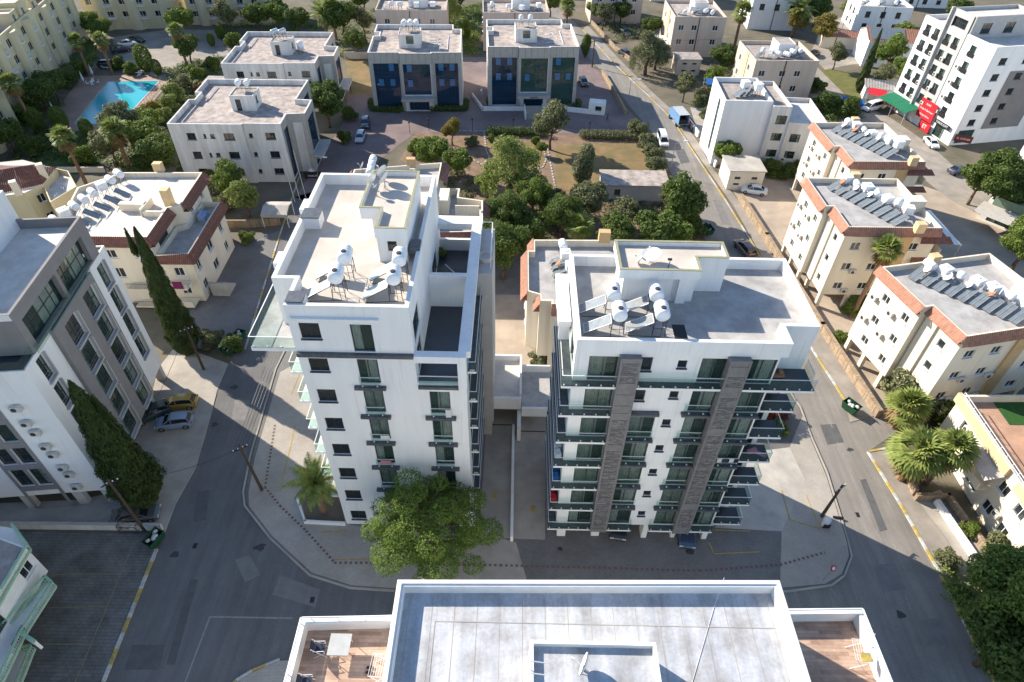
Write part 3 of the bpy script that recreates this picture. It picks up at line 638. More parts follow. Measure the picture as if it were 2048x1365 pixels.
b_ = MB(); b_.tube((-9.8, 13.62, 25.18), (-5.1, 13.8, 25.18), .045, 6); b_.tube((-9.82, -7, 25.18), (-9.82, 13.62, 25.18), .045, 6)
for i in range(9): b_.tube((-9.82, -5+i*2.3, 25), (-9.82, -5+i*2.3, 25.18), .03, 5)
for i in range(4): b_.tube((-9.4+i*1.3, 13.65, 25), (-9.4+i*1.3, 13.65, 25.18), .03, 5)
part('rail', b_, METAL, nb)
b_ = MB(); b_.tube((12.7, 14.45, 25.18), (17.5, 14.6, 25.18), .045, 6); b_.tube((17.65, -7, 25.18), (17.5, 14.6, 25.18), .045, 6)
for i in range(9): b_.tube((17.65-.006*i, -5+i*2.3, 25), (17.65-.006*i, -5+i*2.3, 25.18), .03, 5)
part('rail', b_, METAL, nb)
# raised stair room on its roof
shell(nb, [(1.0, 6), (6.2, 6), (6.2, 11.25), (1.0, 11.25)], 27.36, 28.6, 28.9, WP, MATS['bitumen_roof'], {}, t=.14, name='stair_room_wall', rname='stair_room_roof')
dish(3.15, 10.2, 28.61, .45, 'white dish casting an oval shadow on the nearest roof', None, (-.8, .3, .15), h=.5)
b_ = MB()
for dx in (0, .45): b_.tube((.9-.0, 9.7+dx, 27.2), (.9, 9.7+dx, 29.6), .025, 5); b_.tube((.9, 9.7+dx, 29.6), (1.6, 9.7+dx, 29.4), .025, 5)
for i in range(8): b_.tube((.9, 9.7, 27.4+i*.28), (.9, 10.15, 27.4+i*.28), .02, 4)
solo('roof_ladder', b_, METAL, 'white metal ladder against the raised room on the nearest roof', 'ladder')
def chair(x, y, z, rz, label, group):
    t = thing('folding_chair', label, 'chair', (x, y, z), rz, group)
    if 'ch' not in AC0:
        a = MB(); a.box(-.22, .22, -.22, .22, .43, .47); b = MB(); b.quad((-.22, .23, .5), (.22, .23, .5), (.22, .33, .92), (-.22, .33, .92)); b.quad((.22, .26, .5), (-.22, .26, .5), (-.22, .36, .92), (.22, .36, .92))
        c = MB()
        for s_ in (-.24, .24):
            c.tube((s_, -.3, 0), (s_, .3, .95), .018, 5); c.tube((s_, .32, 0), (s_, -.24, .46), .018, 5); c.tube((s_, -.25, .68), (s_, .25, .72), .02, 5); c.tube((s_, -.25, .46), (s_, -.25, .68), .016, 5)
        AC0['ch'] = (a.mesh('seat', CLOTHB), b.mesh('backrest', CLOTHB), c.mesh('leg_frame', METAL))
    for n_, me in zip(('seat', 'backrest', 'leg_frame'), AC0['ch']): link(n_, me, t)
    return t
g_ = 'folding chairs on the left wood floored terrace'
chair(-8.75, 12.4, 24.21, math.radians(95), 'navy folding chair in the terrace corner beside the pale table', g_)
chair(-9.0, 10.9, 24.21, math.radians(95), 'navy folding chair against the terrace wall, middle of the three', g_)
chair(-9.05, 9.05, 24.21, math.radians(95), 'navy folding chair nearest the bottom edge on the left terrace', g_)
t = thing('patio_table', 'pale square folding table in the corner of the left terrace', 'table', (-7.85, 12.55, 24.21))
b_ = MB(); b_.obox((-7.8, 12.5), 1.0, 1.0, 24.9, 24.95, 0); part('table_top', b_, mat('pale_table', (.42, .43, .43), (.36, .37, .37), .5, 2), t)
for dx in (-.42, .42):
    for dy in (-.42, .42): b_ = MB(); b_.tube((-7.8+dx, 12.5+dy, 24.21), (-7.8+dx*.9, 12.5+dy*.9, 24.9), .02, 5); part('leg', b_, METAL, t)
def dryer(x, y, z, rz, label, m_):
    t = thing('drying_rack', label, 'drying rack', (x, y, z), 0); c, s_ = math.cos(rz), math.sin(rz)
    def q(a, b, h): return (x+a*c-b*s_, y+a*s_+b*c, z+h)
    b_ = MB()
    for sx in (-.5, .5):
        b_.tube(q(sx, -.35, 0), q(sx, .35, 1), .015, 4); b_.tube(q(sx, .35, 0), q(sx, -.35, 1), .015, 4); b_.tube(q(sx, -.4, 1), q(sx, .4, 1), .015, 4)
    part('leg_frame', b_, METAL, t); b_ = MB()
    for i in range(8): b_.tube(q(-.5, -.38+i*.11, 1), q(.5, -.38+i*.11, 1), .01, 4)
    part('rail', b_, m_, t); return t
dryer(-5.75, 11.5, 24.21, 1.5, 'white wire drying rack by the wall on the left terrace', METAL)
dryer(-5.6, 9.7, 24.21, 1.5, 'pinkish drying rack nearer the bottom edge on the left terrace', DISHR)
dryer(16.7, 12.6, 24.21, 1.4, 'white drying rack with a yellow cloth on the right terrace', METAL)
b_ = MB(); rr = random.Random(3)
for i in range(60):
    an = rr.uniform(0, 6.28); d_ = rr.uniform(0, .34); x, y = -6.35+d_*math.cos(an), 10.3+d_*math.sin(an); h = 24.23+rr.uniform(0, .16)*(1-d_*2)
    b_.poly([(x+rr.uniform(-.16, .16), y+rr.uniform(-.16, .16), h+rr.uniform(0, .08)) for _ in range(4)])
solo('crumpled_cloth', b_, LILAC, 'crumpled lilac cloth lying on the wood floor of the left terrace', 'cloth')
t = thing('slippers', 'pair of black slippers beside the drying rack on the left terrace', 'slippers', (-6.35, 11.6, 24.21))
for dy in (0, .22): b_ = MB(); b_.obox((-6.35, 11.55+dy), .28, .1, 24.215, 24.27, .1); b_.obox((-6.27, 11.56+dy), .12, .105, 24.273, 24.31, .1); part('slipper', b_, BLACK, t)
b_ = MB(); b_.box(16.5, 17.0, 12.1, 12.5, 25.2, 25.23); solo('yellow_cloth', b_, YLINE, 'yellow cloth hanging on the drying rack of the right terrace', 'cloth')
# ================================================================ ground, roads, pavements
sheet('ground', [(-400, -60), (400, -60), (500, 600), (-500, 600)], 0, EARTH)
def gs(name, z, m_, *uv): return sheet(name, PX(z, *uv), z, m_)
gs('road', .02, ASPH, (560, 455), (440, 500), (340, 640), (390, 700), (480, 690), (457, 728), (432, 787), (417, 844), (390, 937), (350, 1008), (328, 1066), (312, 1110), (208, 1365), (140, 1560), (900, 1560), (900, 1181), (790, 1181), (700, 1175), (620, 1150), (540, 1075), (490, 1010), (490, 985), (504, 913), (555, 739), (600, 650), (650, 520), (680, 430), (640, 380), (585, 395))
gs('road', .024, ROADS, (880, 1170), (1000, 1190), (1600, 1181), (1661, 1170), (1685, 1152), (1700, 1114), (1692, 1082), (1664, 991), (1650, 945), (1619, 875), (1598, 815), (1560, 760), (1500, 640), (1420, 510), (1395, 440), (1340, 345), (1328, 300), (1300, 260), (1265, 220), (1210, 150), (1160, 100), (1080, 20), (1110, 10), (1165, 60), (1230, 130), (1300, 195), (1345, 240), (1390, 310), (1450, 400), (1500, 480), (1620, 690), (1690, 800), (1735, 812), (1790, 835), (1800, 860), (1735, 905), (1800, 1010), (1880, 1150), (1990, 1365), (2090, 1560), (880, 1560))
# pavement island with the two towers
ISL = [(790, 1181), (700, 1175), (620, 1150), (540, 1075), (494, 1012), (490, 985), (504, 913), (555, 739), (600, 650), (650, 520), (900, 470), (1200, 480), (1400, 500), (1500, 640), (1560, 760), (1598, 815), (1619, 875), (1650, 945), (1664, 991), (1692, 1082), (1700, 1114), (1685, 1152), (1661, 1170), (1576, 1182), (1200, 1190)]
mb = MB(); mb.prism(PX(.12, *ISL)[::1], 0.0, .12); solo('pavement', mb, PAVE, kind='structure')
mb = MB(); pl = PX(.12, *ISL); o_ = inset(pl, .02)
def kerb(name, line, z0, z1, w_, mats, seg=None, closed=False):
    "kerb stones along a line of points; mats alternate every seg metres"
    mb = MB(); pts = [Vector(p) for p in line]; mi = 0
    for i in range(len(pts)-1):
        a, b = pts[i], pts[i+1]; L_ = (b-a).length; t = (b-a)/L_; n = Vector((-t.y, t.x)); k = max(1, round(L_/seg)) if seg else 1
        for j in range(k):
            p, q = a+t*L_*j/k, a+t*L_*(j+1)/k; mb.cur = mi % len(mats); mi += 1
            p1, q1 = p-n*w_/2, q-n*w_/2; p2, q2 = p+n*w_/2, q+n*w_/2
            mb.quad((*p1, z1), (*q1, z1), (*q2, z1), (*p2, z1)); mb.quad((*p1, z0), (*q1, z0), (*q1, z1), (*p1, z1)); mb.quad((*q2, z0), (*p2, z0), (*p2, z1), (*q2, z1))
    return solo(name, mb, mats, kind='structure')
kerb('kerb', PX(0, (790, 1183), (700, 1177), (620, 1152), (540, 1077), (490, 1013), (487, 985), (501, 913), (552, 739), (596, 650)), 0, .15, .18, [CONC])
kerb('kerb', PX(0, (1200, 1191), (1576, 1184), (1663, 1172), (1688, 1153), (1703, 1114), (1695, 1082), (1667, 991), (1653, 945), (1622, 875), (1600, 815), (1563, 760), (1503, 640)), 0, .15, .18, [CONC])
YW = [WLINE, YLINE]
kerb('painted_kerb', PX(0, (314, 1100), (208, 1365), (140, 1540)), 0, .2, .28, YW, 1.25)
kerb('painted_kerb', PX(0, (1735, 905), (1800, 1010), (1880, 1150), (1988, 1365), (2080, 1540)), 0, .18, .26, YW, 1.3)
kerb('painted_kerb', PX(0, (1785, 896), (1735, 905)), 0, .18, .24, YW, 1.3)
kerb('painted_kerb', PX(0, (1618, 690), (1690, 803)), 0, .16, .26, YW, 2.6)
kerb('painted_kerb', PX(0, (1165, 60), (1230, 130), (1300, 195), (1345, 240), (1390, 310), (1450, 400), (1500, 480), (1560, 585)), 0, .14, .24, [YLINE, CONCP], 4)
kerb('painted_kerb', PX(0, (600, 350), (560, 470), (520, 600), (490, 700)), 0, .12, .22, YW, 2.2)
kerb('kerb', PX(0, (432, 787), (417, 844), (390, 937), (350, 1008), (328, 1066)), 0, .1, .2, [CONC])
gs('pavement', .14, CONCP, (1540, 900), (1579, 895), (1610, 960), (1563, 1063), (1430, 1056), (1480, 900))
gs('pavement', .144, PAVEP, (497, 985), (510, 915), (560, 745), (640, 700), (700, 1050), (760, 1060), (957, 1070), (940, 1177), (795, 1177), (703, 1171), (624, 1146), (545, 1073), (498, 1012))
gs('pavement', .148, PAVEP, (1579, 895), (1606, 830), (1622, 880), (1652, 950), (1666, 995), (1694, 1085), (1698, 1112), (1683, 1149), (1650, 1168), (1560, 1176), (1563, 1063), (1610, 960))
gs('driveway', .152, CONC, (958, 1075), (975, 805), (1092, 805), (1090, 1080))
gs('driveway', .156, CONC, (955, 1065), (935, 1180), (1060, 1183), (1032, 1085))
gs('courtyard', .02, PAVER, (590, 395), (640, 320), (690, 240), (700, 130), (745, 115), (960, 115), (1165, 100), (1230, 190), (1296, 262), (1240, 270), (1050, 266), (830, 266), (760, 320), (720, 390), (660, 420))
gs('park_ground', .028, SOIL, (830, 266), (1240, 270), (1296, 262), (1330, 320), (1395, 460), (1410, 520), (1200, 490), (960, 490), (960, 420), (860, 350), (800, 320))
gs('park_lawn', .035, DRYG, (1112, 292), (1260, 285), (1295, 310), (1310, 345), (1210, 385), (1110, 380))
gs('park_lawn', .035, DRYG, (960, 285), (1085, 285), (1092, 330), (1060, 340), (990, 320))
gs('rear_yard', .13, PARKL, (985, 590), (1060, 590), (1085, 690), (1120, 800), (1000, 800), (985, 730))
gs('parking_ground', .012, PARKL, (1425, 320), (1530, 345), (1640, 345), (1720, 330), (1990, 420), (2048, 480), (2150, 700), (1980, 800), (1760, 835), (1640, 660), (1530, 480), (1480, 405))
gs('verge', .07, ASPHN, (1460, 400), (1482, 405), (1530, 480), (1640, 660), (1750, 832), (1700, 845), (1690, 805), (1620, 690), (1505, 480))
gs('verge', .09, ASPHN, (1175, 50), (1240, 120), (1300, 180), (1360, 235), (1400, 290), (1420, 330), (1480, 405), (1465, 410), (1392, 306), (1347, 238), (1302, 193), (1232, 128), (1165, 60))
gs('pavement', .12, ASPHN, (1740, 905), (1785, 897), (1810, 950), (1825, 990), (1880, 1060), (1960, 1180), (2030, 1365), (1992, 1365), (1884, 1150), (1802, 1010))
gs('side_yard', .05, CONC, (1820, 1000), (1880, 980), (2010, 1115), (1960, 1190), (1890, 1130))
gs('parking_lot', .10, brickmat('striped_paving', (.185, .185, .18), (.165, .165, .16), (.125, .125, .12), .6, .3, .03, dirt=(.6, .6, .58), dscale=.5), (-80, 1062), (326, 1068), (312, 1104), (204, 1365), (130, 1560), (-400, 1560))
gs('forecourt', .06, CONC, (-80, 1010), (160, 1000), (225, 985), (300, 800), (318, 735), (345, 700), (392, 704), (457, 728), (432, 787), (417, 844), (390, 937), (350, 1008), (328, 1060), (-80, 1058))
gs('parking_bays', .05, PAVE, (340, 640), (430, 520), (560, 460), (520, 600), (488, 690), (390, 700))
gs('pavement', .11, PAVEP, (440, 1400), (475, 1363), (505, 1345), (560, 1322), (800, 1310), (1600, 1310), (1760, 1330), (1800, 1400), (1820, 1560), (380, 1560))
kerb('painted_kerb', PX(0, (430, 1410), (473, 1362), (504, 1343), (560, 1320)), 0, .16, .22, YW, 1.1)
gs('pool_deck', .04, brickmat('pool_tiles', (.40, .27, .20), (.36, .25, .19), (.28, .2, .16), .4, .4, .02, off=0), (160, 158), (185, 152), (335, 150), (335, 172), (255, 262), (145, 262), (100, 238))
PL4 = PX(0, (216, 164), (320, 162.5), (240, 249), (149, 249))
mb = MB()
for a_, b_ in zip(PL4, PL4[1:]+PL4[:1]): mb.quad((*a_, .06), (*b_, .06), (*b_, -1.5), (*a_, -1.5))
kerb('pool_coping', [PL4[0], PL4[1], PL4[2], PL4[3], PL4[0]], .0, .09, .35, [CONCP])
WATER = newmat('pool_surface'); b = WATER[2]; b.inputs['Base Color'].default_value = (.02, .36, .42, 1); b.inputs['Roughness'].default_value = .16; b.inputs['Specular IOR Level'].default_value = .3
n_ = WATER[1].nodes.new('ShaderNodeTexNoise'); n_.inputs['Scale'].default_value = 1.2; bp = WATER[1].nodes.new('ShaderNodeBump'); bp.inputs['Strength'].default_value = .07
WATER[1].links.new(n_.outputs['Fac'], bp.inputs['Height']); WATER[1].links.new(bp.outputs[0], b.inputs['Normal'])
sheet('pool_water', PL4, .05, WATER[0])
gs('lawn', .02, mat('lawn_grass', (.07, .10, .025), (.035, .055, .015), .95, .6, .3, 10), (70, 260), (150, 262), (240, 262), (200, 330), (150, 350), (60, 320))
gs('side_garden', .026, DRYG, (690, 118), (742, 118), (745, 190), (700, 190))
gs('street', .02, ASPHN, (1620, 110), (1640, 60), (1690, 30), (1700, 45), (1760, 105), (1800, 120), (1700, 130), (1650, 140))
gs('street', .016, ASPHN, (1620, 120), (1700, 200), (1780, 235), (1860, 290), (1960, 380), (2060, 420), (2060, 480), (1900, 400), (1760, 290), (1640, 215), (1590, 150))
gs('yard', .014, CONC, (1380, 215), (1480, 225), (1450, 320), (1400, 280))
gs('garden_lawn', .012, mat('garden_grass', (.16, .15, .05), (.09, .10, .03), .95, .5, .2, 10), (1640, 135), (1720, 150), (1790, 190), (1760, 220), (1680, 190))
gs('hotel_parking', .02, ASPHN, (225, 75), (330, 60), (430, 60), (460, 110), (370, 130), (330, 160), (230, 130))
# painted lines and tactile strips
def strip(name, m_, z, w_, *lines, dash=None):
    mb = MB()
    for line in lines:
        pts = [Vector(p) for p in PX(z, *line)]
        for a, b in zip(pts, pts[1:]):
            L_ = (b-a).length; t = (b-a)/L_; n = Vector((-t.y, t.x))*w_/2; s_ = 0
            while s_ < L_:
                e_ = min(L_, s_+(dash[0] if dash else L_)); p, q = a+t*s_, a+t*e_
                mb.quad((*(p-n), z), (*(q-n), z), (*(q+n), z), (*(p+n), z)); s_ += (dash[0]+dash[1]) if dash else L_+1
    return solo(name, mb, m_, kind='structure')
strip('tactile_strip', RTILE, .162, .24, [(550, 850), (530, 975), (560, 1012), (612, 1062), (668, 1124)], [(668, 1126), (740, 1126), (1000, 1131), (1230, 1137), (1400, 1142), (1560, 1130), (1650, 1105)], dash=(.24, .24))
strip('parking_line', YLINE, .166, .12, [(668, 1119), (745, 1119)], [(590, 850), (560, 985)], [(640, 1065), (695, 1062)], [(1418, 1085), (1428, 1108), (1520, 1104)], [(1430, 1060), (1500, 1063)], [(1563, 980), (1580, 1040), (1640, 1058), (1612, 990)], [(1045, 800), (1090, 796)], [(582, 790), (600, 745)])
strip('parking_line', mat('worn_yellow', (.30, .25, .10), (.16, .15, .12), .9, 6), .11, .08, [(265, 1092), (150, 1365)], [(95, 1150), (240, 1148)], [(60, 1216), (215, 1214)], [(20, 1290), (175, 1288)])
strip('road_line', WFADE, .032, .14, [(370, 1365), (420, 1234), (585, 1237)])
strip('road_line', WFADE, .032, .09, [(1633, 780), (1645, 805)], [(1650, 830), (1665, 855)], [(1675, 885), (1688, 910)], [(1697, 940), (1708, 965)], [(1722, 995), (1738, 1025)], [(1752, 1060), (1765, 1085)], [(1810, 1190), (1822, 1220)], [(1702, 1160), (1715, 1200)], [(1240, 160), (1252, 175)], [(1270, 200), (1283, 218)], [(1355, 320), (1366, 338)], [(1385, 370), (1396, 390)], [(1420, 430), (1432, 452)], [(1660, 1176), (1680, 1200)])
strip('path_kerb', CONCP, .12, .3, [(1093, 288), (1110, 372)], [(905, 295), (965, 330), (975, 318)], [(968, 262), (972, 300), (980, 318)], [(1065, 335), (1085, 335), (1092, 320), (1088, 300)], [(905, 262), (1050, 262)], dash=(.7, .35))
strip('manhole_cover', DMETAL, .03, .8, [(452, 655), (464, 655)], [(545, 1010), (555, 1010)])
# ramp entrances between the towers
t = thing('ramp_entrance', 'white concrete portals over the two basement ramps between the towers', 'garage entrance', (1, 48, 0))
b_ = MB(); b_.box(-2.1, 1.15, 47.0, 47.25, 2.6, 4.4); b_.box(-2.1, 1.15, 53.2, 53.4, 0, 4.8); b_.box(.95, 1.15, 47.253, 53.197, 0, 4.8); b_.box(-2.1, -1.9, 47.253, 53.197, 0, 4.8)
b_.box(1.2, 3.95, 46.2, 46.45, 2.4, 3.7); b_.box(1.2, 4.4, 52.0, 52.2, 0, 4.4); b_.box(-3.0, -2.103, 46.3, 47.2, 0, 3.2); b_.box(.75, 1.15, 44.6, 46.99, 0, 2.5); part('wall', b_, W, t)
b_ = MB(); b_.box(-1.897, .947, 47.253, 53.197, 3.7, 4.0); part('pad_roof', b_, ROOFP, t); b_ = MB(); b_.box(1.2, 4.4, 46.453, 51.997, 3.0, 3.4); part('ramp_roof', b_, ROOFG, t)
b_ = MB(); b_.box(-1.89, .94, 49.5, 49.7, .2, 3.69); b_.box(1.2, 4.3, 48.5, 48.7, .2, 2.99); part('dark_interior', b_, DARKIN, t)  # dark slabs painted as the shade deep inside the two portals
b_ = MB(); b_.box(-2.8, .6, 46.75, 46.85, .16, .18); b_.box(1.1, 3.9, 45.9, 46.0, .16, .18); part('drain_grate', b_, BLACK, t)
b_ = MB(); b_.box(.22, .5, 32.4, 46.2, .15, 1.0); wl = solo('ramp_wall', b_, WP, 'long low white wall dividing the two ramps between the towers', 'wall')
b_ = MB(); b_.box(-3.35, -3.2, 34, 45, .15, .7); solo('low_wall', b_, WP, 'low white wall along the right foot of the left tower', 'wall')
strip('ramp_arrow', YLINE, .17, .5, [(990, 985), (989, 998)], [(1066, 1012), (1065, 1024)])
def wall(name, label, line, z1, w_, m_, cat='wall', z0=0, cap=None):
    mb = MB(); pts = [Vector(p) for p in line]
    for a, b in zip(pts, pts[1:]):
        t_ = (b-a).normalized(); c = (a+b)/2; mb.obox((c.x, c.y), (b-a).length+w_*.9, w_, z0, z1, math.atan2(t_.y, t_.x))
    if cap is None: return solo(name, mb, m_, label, cat)
    t = thing(name, label, cat, (pts[0].x, pts[0].y, 0)); part('wall', mb, m_, t); mb = MB()
    for a, b in zip(pts, pts[1:]):
        t_ = (b-a).normalized(); c = (a+b)/2; mb.obox((c.x, c.y), (b-a).length+w_, w_+.06, z1+.001, z1+.08, math.atan2(t_.y, t_.x))
    part('coping', mb, cap, t); return t
wall('stone_wall', 'long tan rubble stone wall between the right road and the cream blocks', PX(0, (1480, 402), (1530, 480), (1640, 660), (1752, 832)), 1.2, .6, STONE)
wall('boundary_wall', 'pale boundary wall along the top edge of the bottom left parking lot', PX(0, (-60, 1056), (325, 1060)), .9, .25, WO, cap=CONCP)
wall('stone_wall', 'low stone wall between the courtyard and the far road', PX(0, (1205, 150), (1232, 195), (1250, 230)), 1.1, .4, STONE)
wall('stone_wall', 'stone wall beside the far road in front of the beige blocks', PX(0, (1180, 45), (1230, 100), (1262, 125)), 1.0, .35, STONE)
wall('garden_wall', 'pale wall in front of the right glass office stairs', PX(0, (945, 195), (965, 222), (1050, 222)), .9, .25, WP)
wall('garden_wall', 'pale sloping wall from the stairs to the guard booth', PX(0, (1085, 218), (1175, 228)), 1.0, .25, WP)
wall('garden_wall', 'white ramp wall beside the white office on the right road', PX(0, (1362, 230), (1385, 260), (1395, 275)), 1.2, .25, WP)
wall('garden_wall', 'white slanting wall left of the white office entrance', PX(0, (1400, 290), (1430, 335)), 1.2, .25, WP)
wall('garden_wall', 'cream wall behind the pool garden trees', PX(0, (120, 345), (210, 345)), 1.0, .2, CREAM)
wall('garden_wall', 'brown stone wall by the forecourt behind the left road', PX(0, (440, 455), (500, 455), (560, 450)), 1.3, .3, STONE)
wall('garden_wall', 'low white wall on the sunny side yard at the right', PX(0, (1872, 1010), (1940, 1110)), .7, .45, W)
wall('garden_wall', 'weathered stone wall below the lower right cream building', PX(0, (1830, 1000), (1890, 1000), (1975, 1115)), 1.0, .35, STONE)
wall('garden_wall', 'rust brown retaining wall beside the fan palms', PX(0, (1785, 900), (1825, 990)), 1.2, .3, STONE)
wall('planter_wall', 'white planter wall around the date palm bed', PX(0, (595, 1000), (612, 1048), (690, 1052)), .6, .2, WP)
wall('garden_wall', 'pale concrete wall behind the courtyard garden', PX(0, (690, 118), (744, 118)), 1.6, .2, CONCP)
gs('planter_soil', .2, EARTH, (597, 985), (614, 1043), (690, 1048), (680, 975))

pm1 = mat('road_patch_dark', (.115, .115, .118), (.09, .09, .093), .92, 1.2, .2, 20); pm2 = mat('road_patch_pale', (.20, .195, .19), (.16, .155, .15), .92, 1.2, .2, 20)
for i, pl_ in enumerate((((470, 800), (500, 800), (492, 842), (462, 840)), ((395, 985), (420, 980), (412, 1040), (385, 1045)), ((560, 1150), (640, 1180), (630, 1215), (545, 1190)), ((265, 1290), (330, 1290), (318, 1340), (248, 1340)), ((470, 1120), (500, 1110), (520, 1150), (490, 1165)), ((380, 1160), (396, 1160), (350, 1330), (332, 1330)))): gs('road_patch', .026+.001*(i % 3), pm1 if i % 2 else pm2, *pl_)
for i, pl_ in enumerate((((1640, 850), (1672, 848), (1688, 885), (1655, 890)), ((1745, 1130), (1790, 1128), (1812, 1180), (1765, 1185)), ((1350, 300), (1368, 298), (1380, 325), (1362, 328)), ((1425, 400), (1440, 400), (1462, 450), (1445, 450)), ((1720, 960), (1732, 958), (1775, 1060), (1760, 1064)), ((1840, 1240), (1880, 1236), (1900, 1290), (1855, 1292)))): gs('road_patch', .029+.001*(i % 3), pm1 if i % 2 == 0 else pm2, *pl_)
om = mat('oil_stain', (.06, .06, .062), (.045, .045, .047), .7, 3)
rr = random.Random(77)
for i, (u, v) in enumerate(((455, 690), (470, 775), (430, 850), (520, 1095), (690, 1170), (1245, 1080), (1380, 1105), (1700, 900), (1800, 1230), (445, 745), (350, 1110), (1120, 1100))):
    p = P(u, v); r = rr.uniform(.25, .6); mb = MB(); z = .035 if v < 1000 and u < 500 or u > 1600 or v > 1150 or u < 560 else .165
    mb.poly([(p.x+math.cos(k*.63)*r*rr.uniform(.5, 1.2), p.y+math.sin(k*.63)*r*rr.uniform(.4, 1.0), z) for k in range(10)]); solo('oil_stain', mb, om, kind='structure')
strip('manhole_cover', DMETAL, .034, .55, [(386, 1092), (394, 1092)], [(1712, 1030), (1719, 1030)], [(620, 1200), (629, 1200)])
# ================================================================ other buildings
def frame2(o, deg):
    a = math.radians(deg); c, s_ = math.cos(a), math.sin(a)
    return (lambda x, y: (o[0]+x*c-y*s_, o[1]+x*s_+y*c)), a
def ring(L, *pts): return [L(*p) for p in pts]
def ord_(i): return ('first', 'second', 'third', 'fourth', 'fifth', 'sixth', 'seventh', 'eighth', 'ninth', 'tenth', 'eleventh', 'twelfth')[i]
TT = {}
def tmpl(kind):
    if kind in TT: return TT[kind]
    st = MB()
    for sx in (-.4, .4):
        for sy in (-.4, .4): st.tube((sx, sy, 0), (sx, sy, .95), .03, 4)
        st.tube((sx, -.4, .9), (sx, .4, .9), .03, 4)
    for sy in (-.4, .4): st.tube((-.4, sy, .9), (.4, sy, .9), .03, 4); st.tube((-.4, sy, .1), (.4, sy, .85), .02, 4)
    b = MB()
    if kind == 'cube':
        b.obox((0, 0), 1.15, 1.15, .96, 1.95, 0); b.obox((0, 0), 1.22, 1.22, 1.7, 1.78, 0); b.obox((0, 0), 1.2, 1.2, 1.951, 2.0, 0); b.obox((.1, .1), .35, .35, 2.001, 2.07, 0); m_ = TANKW
    elif kind == 'cyl':
        b.lathe((0, -.75, 1.42), (0, 1, 0), [(0, .02), (.02, .35), (.1, .5), (.4, .5), (.43, .48), (.5, .48), (.53, .5), (.95, .5), (.98, .48), (1.05, .48), (1.08, .5), (1.4, .5), (1.48, .35), (1.5, .02)], 14); m_ = TANKW
    elif kind == 'silver':
        b.lathe((0, -.75, 1.3), (0, 1, .0), [(0, .02), (.02, .3), (.08, .36), (1.42, .36), (1.48, .3), (1.5, .02)], 12); m_ = TANKS
    elif kind == 'vert':
        b.lathe((0, 0, .96), (0, 0, 1), [(0, .02), (0, .5), (.5, .5), (.53, .53), (.6, .53), (.63, .5), (1.05, .5), (1.2, .35), (1.28, .2), (1.3, .02)], 16); m_ = TANKW
    TT[kind] = (b.mesh('tank', m_, kind != 'cube'), st.mesh('stand', DMETAL)); return TT[kind]
def tank(kind, x, y, z, label, group, rz=0, s=1.0):
    t = thing('water_tank', label, 'water tank', (x, y, z), rz, group); a, b = tmpl(kind); link('tank', a, t); link('stand', b, t); t.scale = (s, s, s); return t
def solar(x, y, z, rz, label, group, w_=1.0, l=1.9, tilt=35):
    t = thing('solar_collector', label, 'solar collector', (x, y, z), rz, group); key = ('sp', w_, l, tilt)
    if key not in TT:
        ti = math.radians(tilt); h = l*math.sin(ti); dx = l*math.cos(ti); m1 = MB(); m1.quad((-w_/2, 0, .15), (w_/2, 0, .15), (w_/2, dx, .15+h), (-w_/2, dx, .15+h)); m1.quad((w_/2, 0, .1), (-w_/2, 0, .1), (-w_/2, dx, .1+h), (w_/2, dx, .1+h))
        m2 = MB()
        for a, b in (((-w_/2, 0, .15), (w_/2, 0, .15)), ((w_/2, 0, .15), (w_/2, dx, .15+h)), ((w_/2, dx, .15+h), (-w_/2, dx, .15+h)), ((-w_/2, dx, .15+h), (-w_/2, 0, .15)), ((0, 0, .16), (0, dx, .16+h))): m2.tube(a, b, .035, 4)
        m2.tube((-w_*.4, dx, 0), (-w_*.4, dx, .1+h), .025, 4); m2.tube((w_*.4, dx, 0), (w_*.4, dx, .1+h), .025, 4)
        TT[key] = (m1.mesh('glass_plate', PANEL), m2.mesh('frame', STEEL))
    link('glass_plate', TT[key][0], t); link('frame', TT[key][1], t); return t
def wins(n, s0, pitch, w_, floors, kind='win'): return winrow([(s0+i*pitch, s0+i*pitch+w_) for i in range(n)], floors, kind)
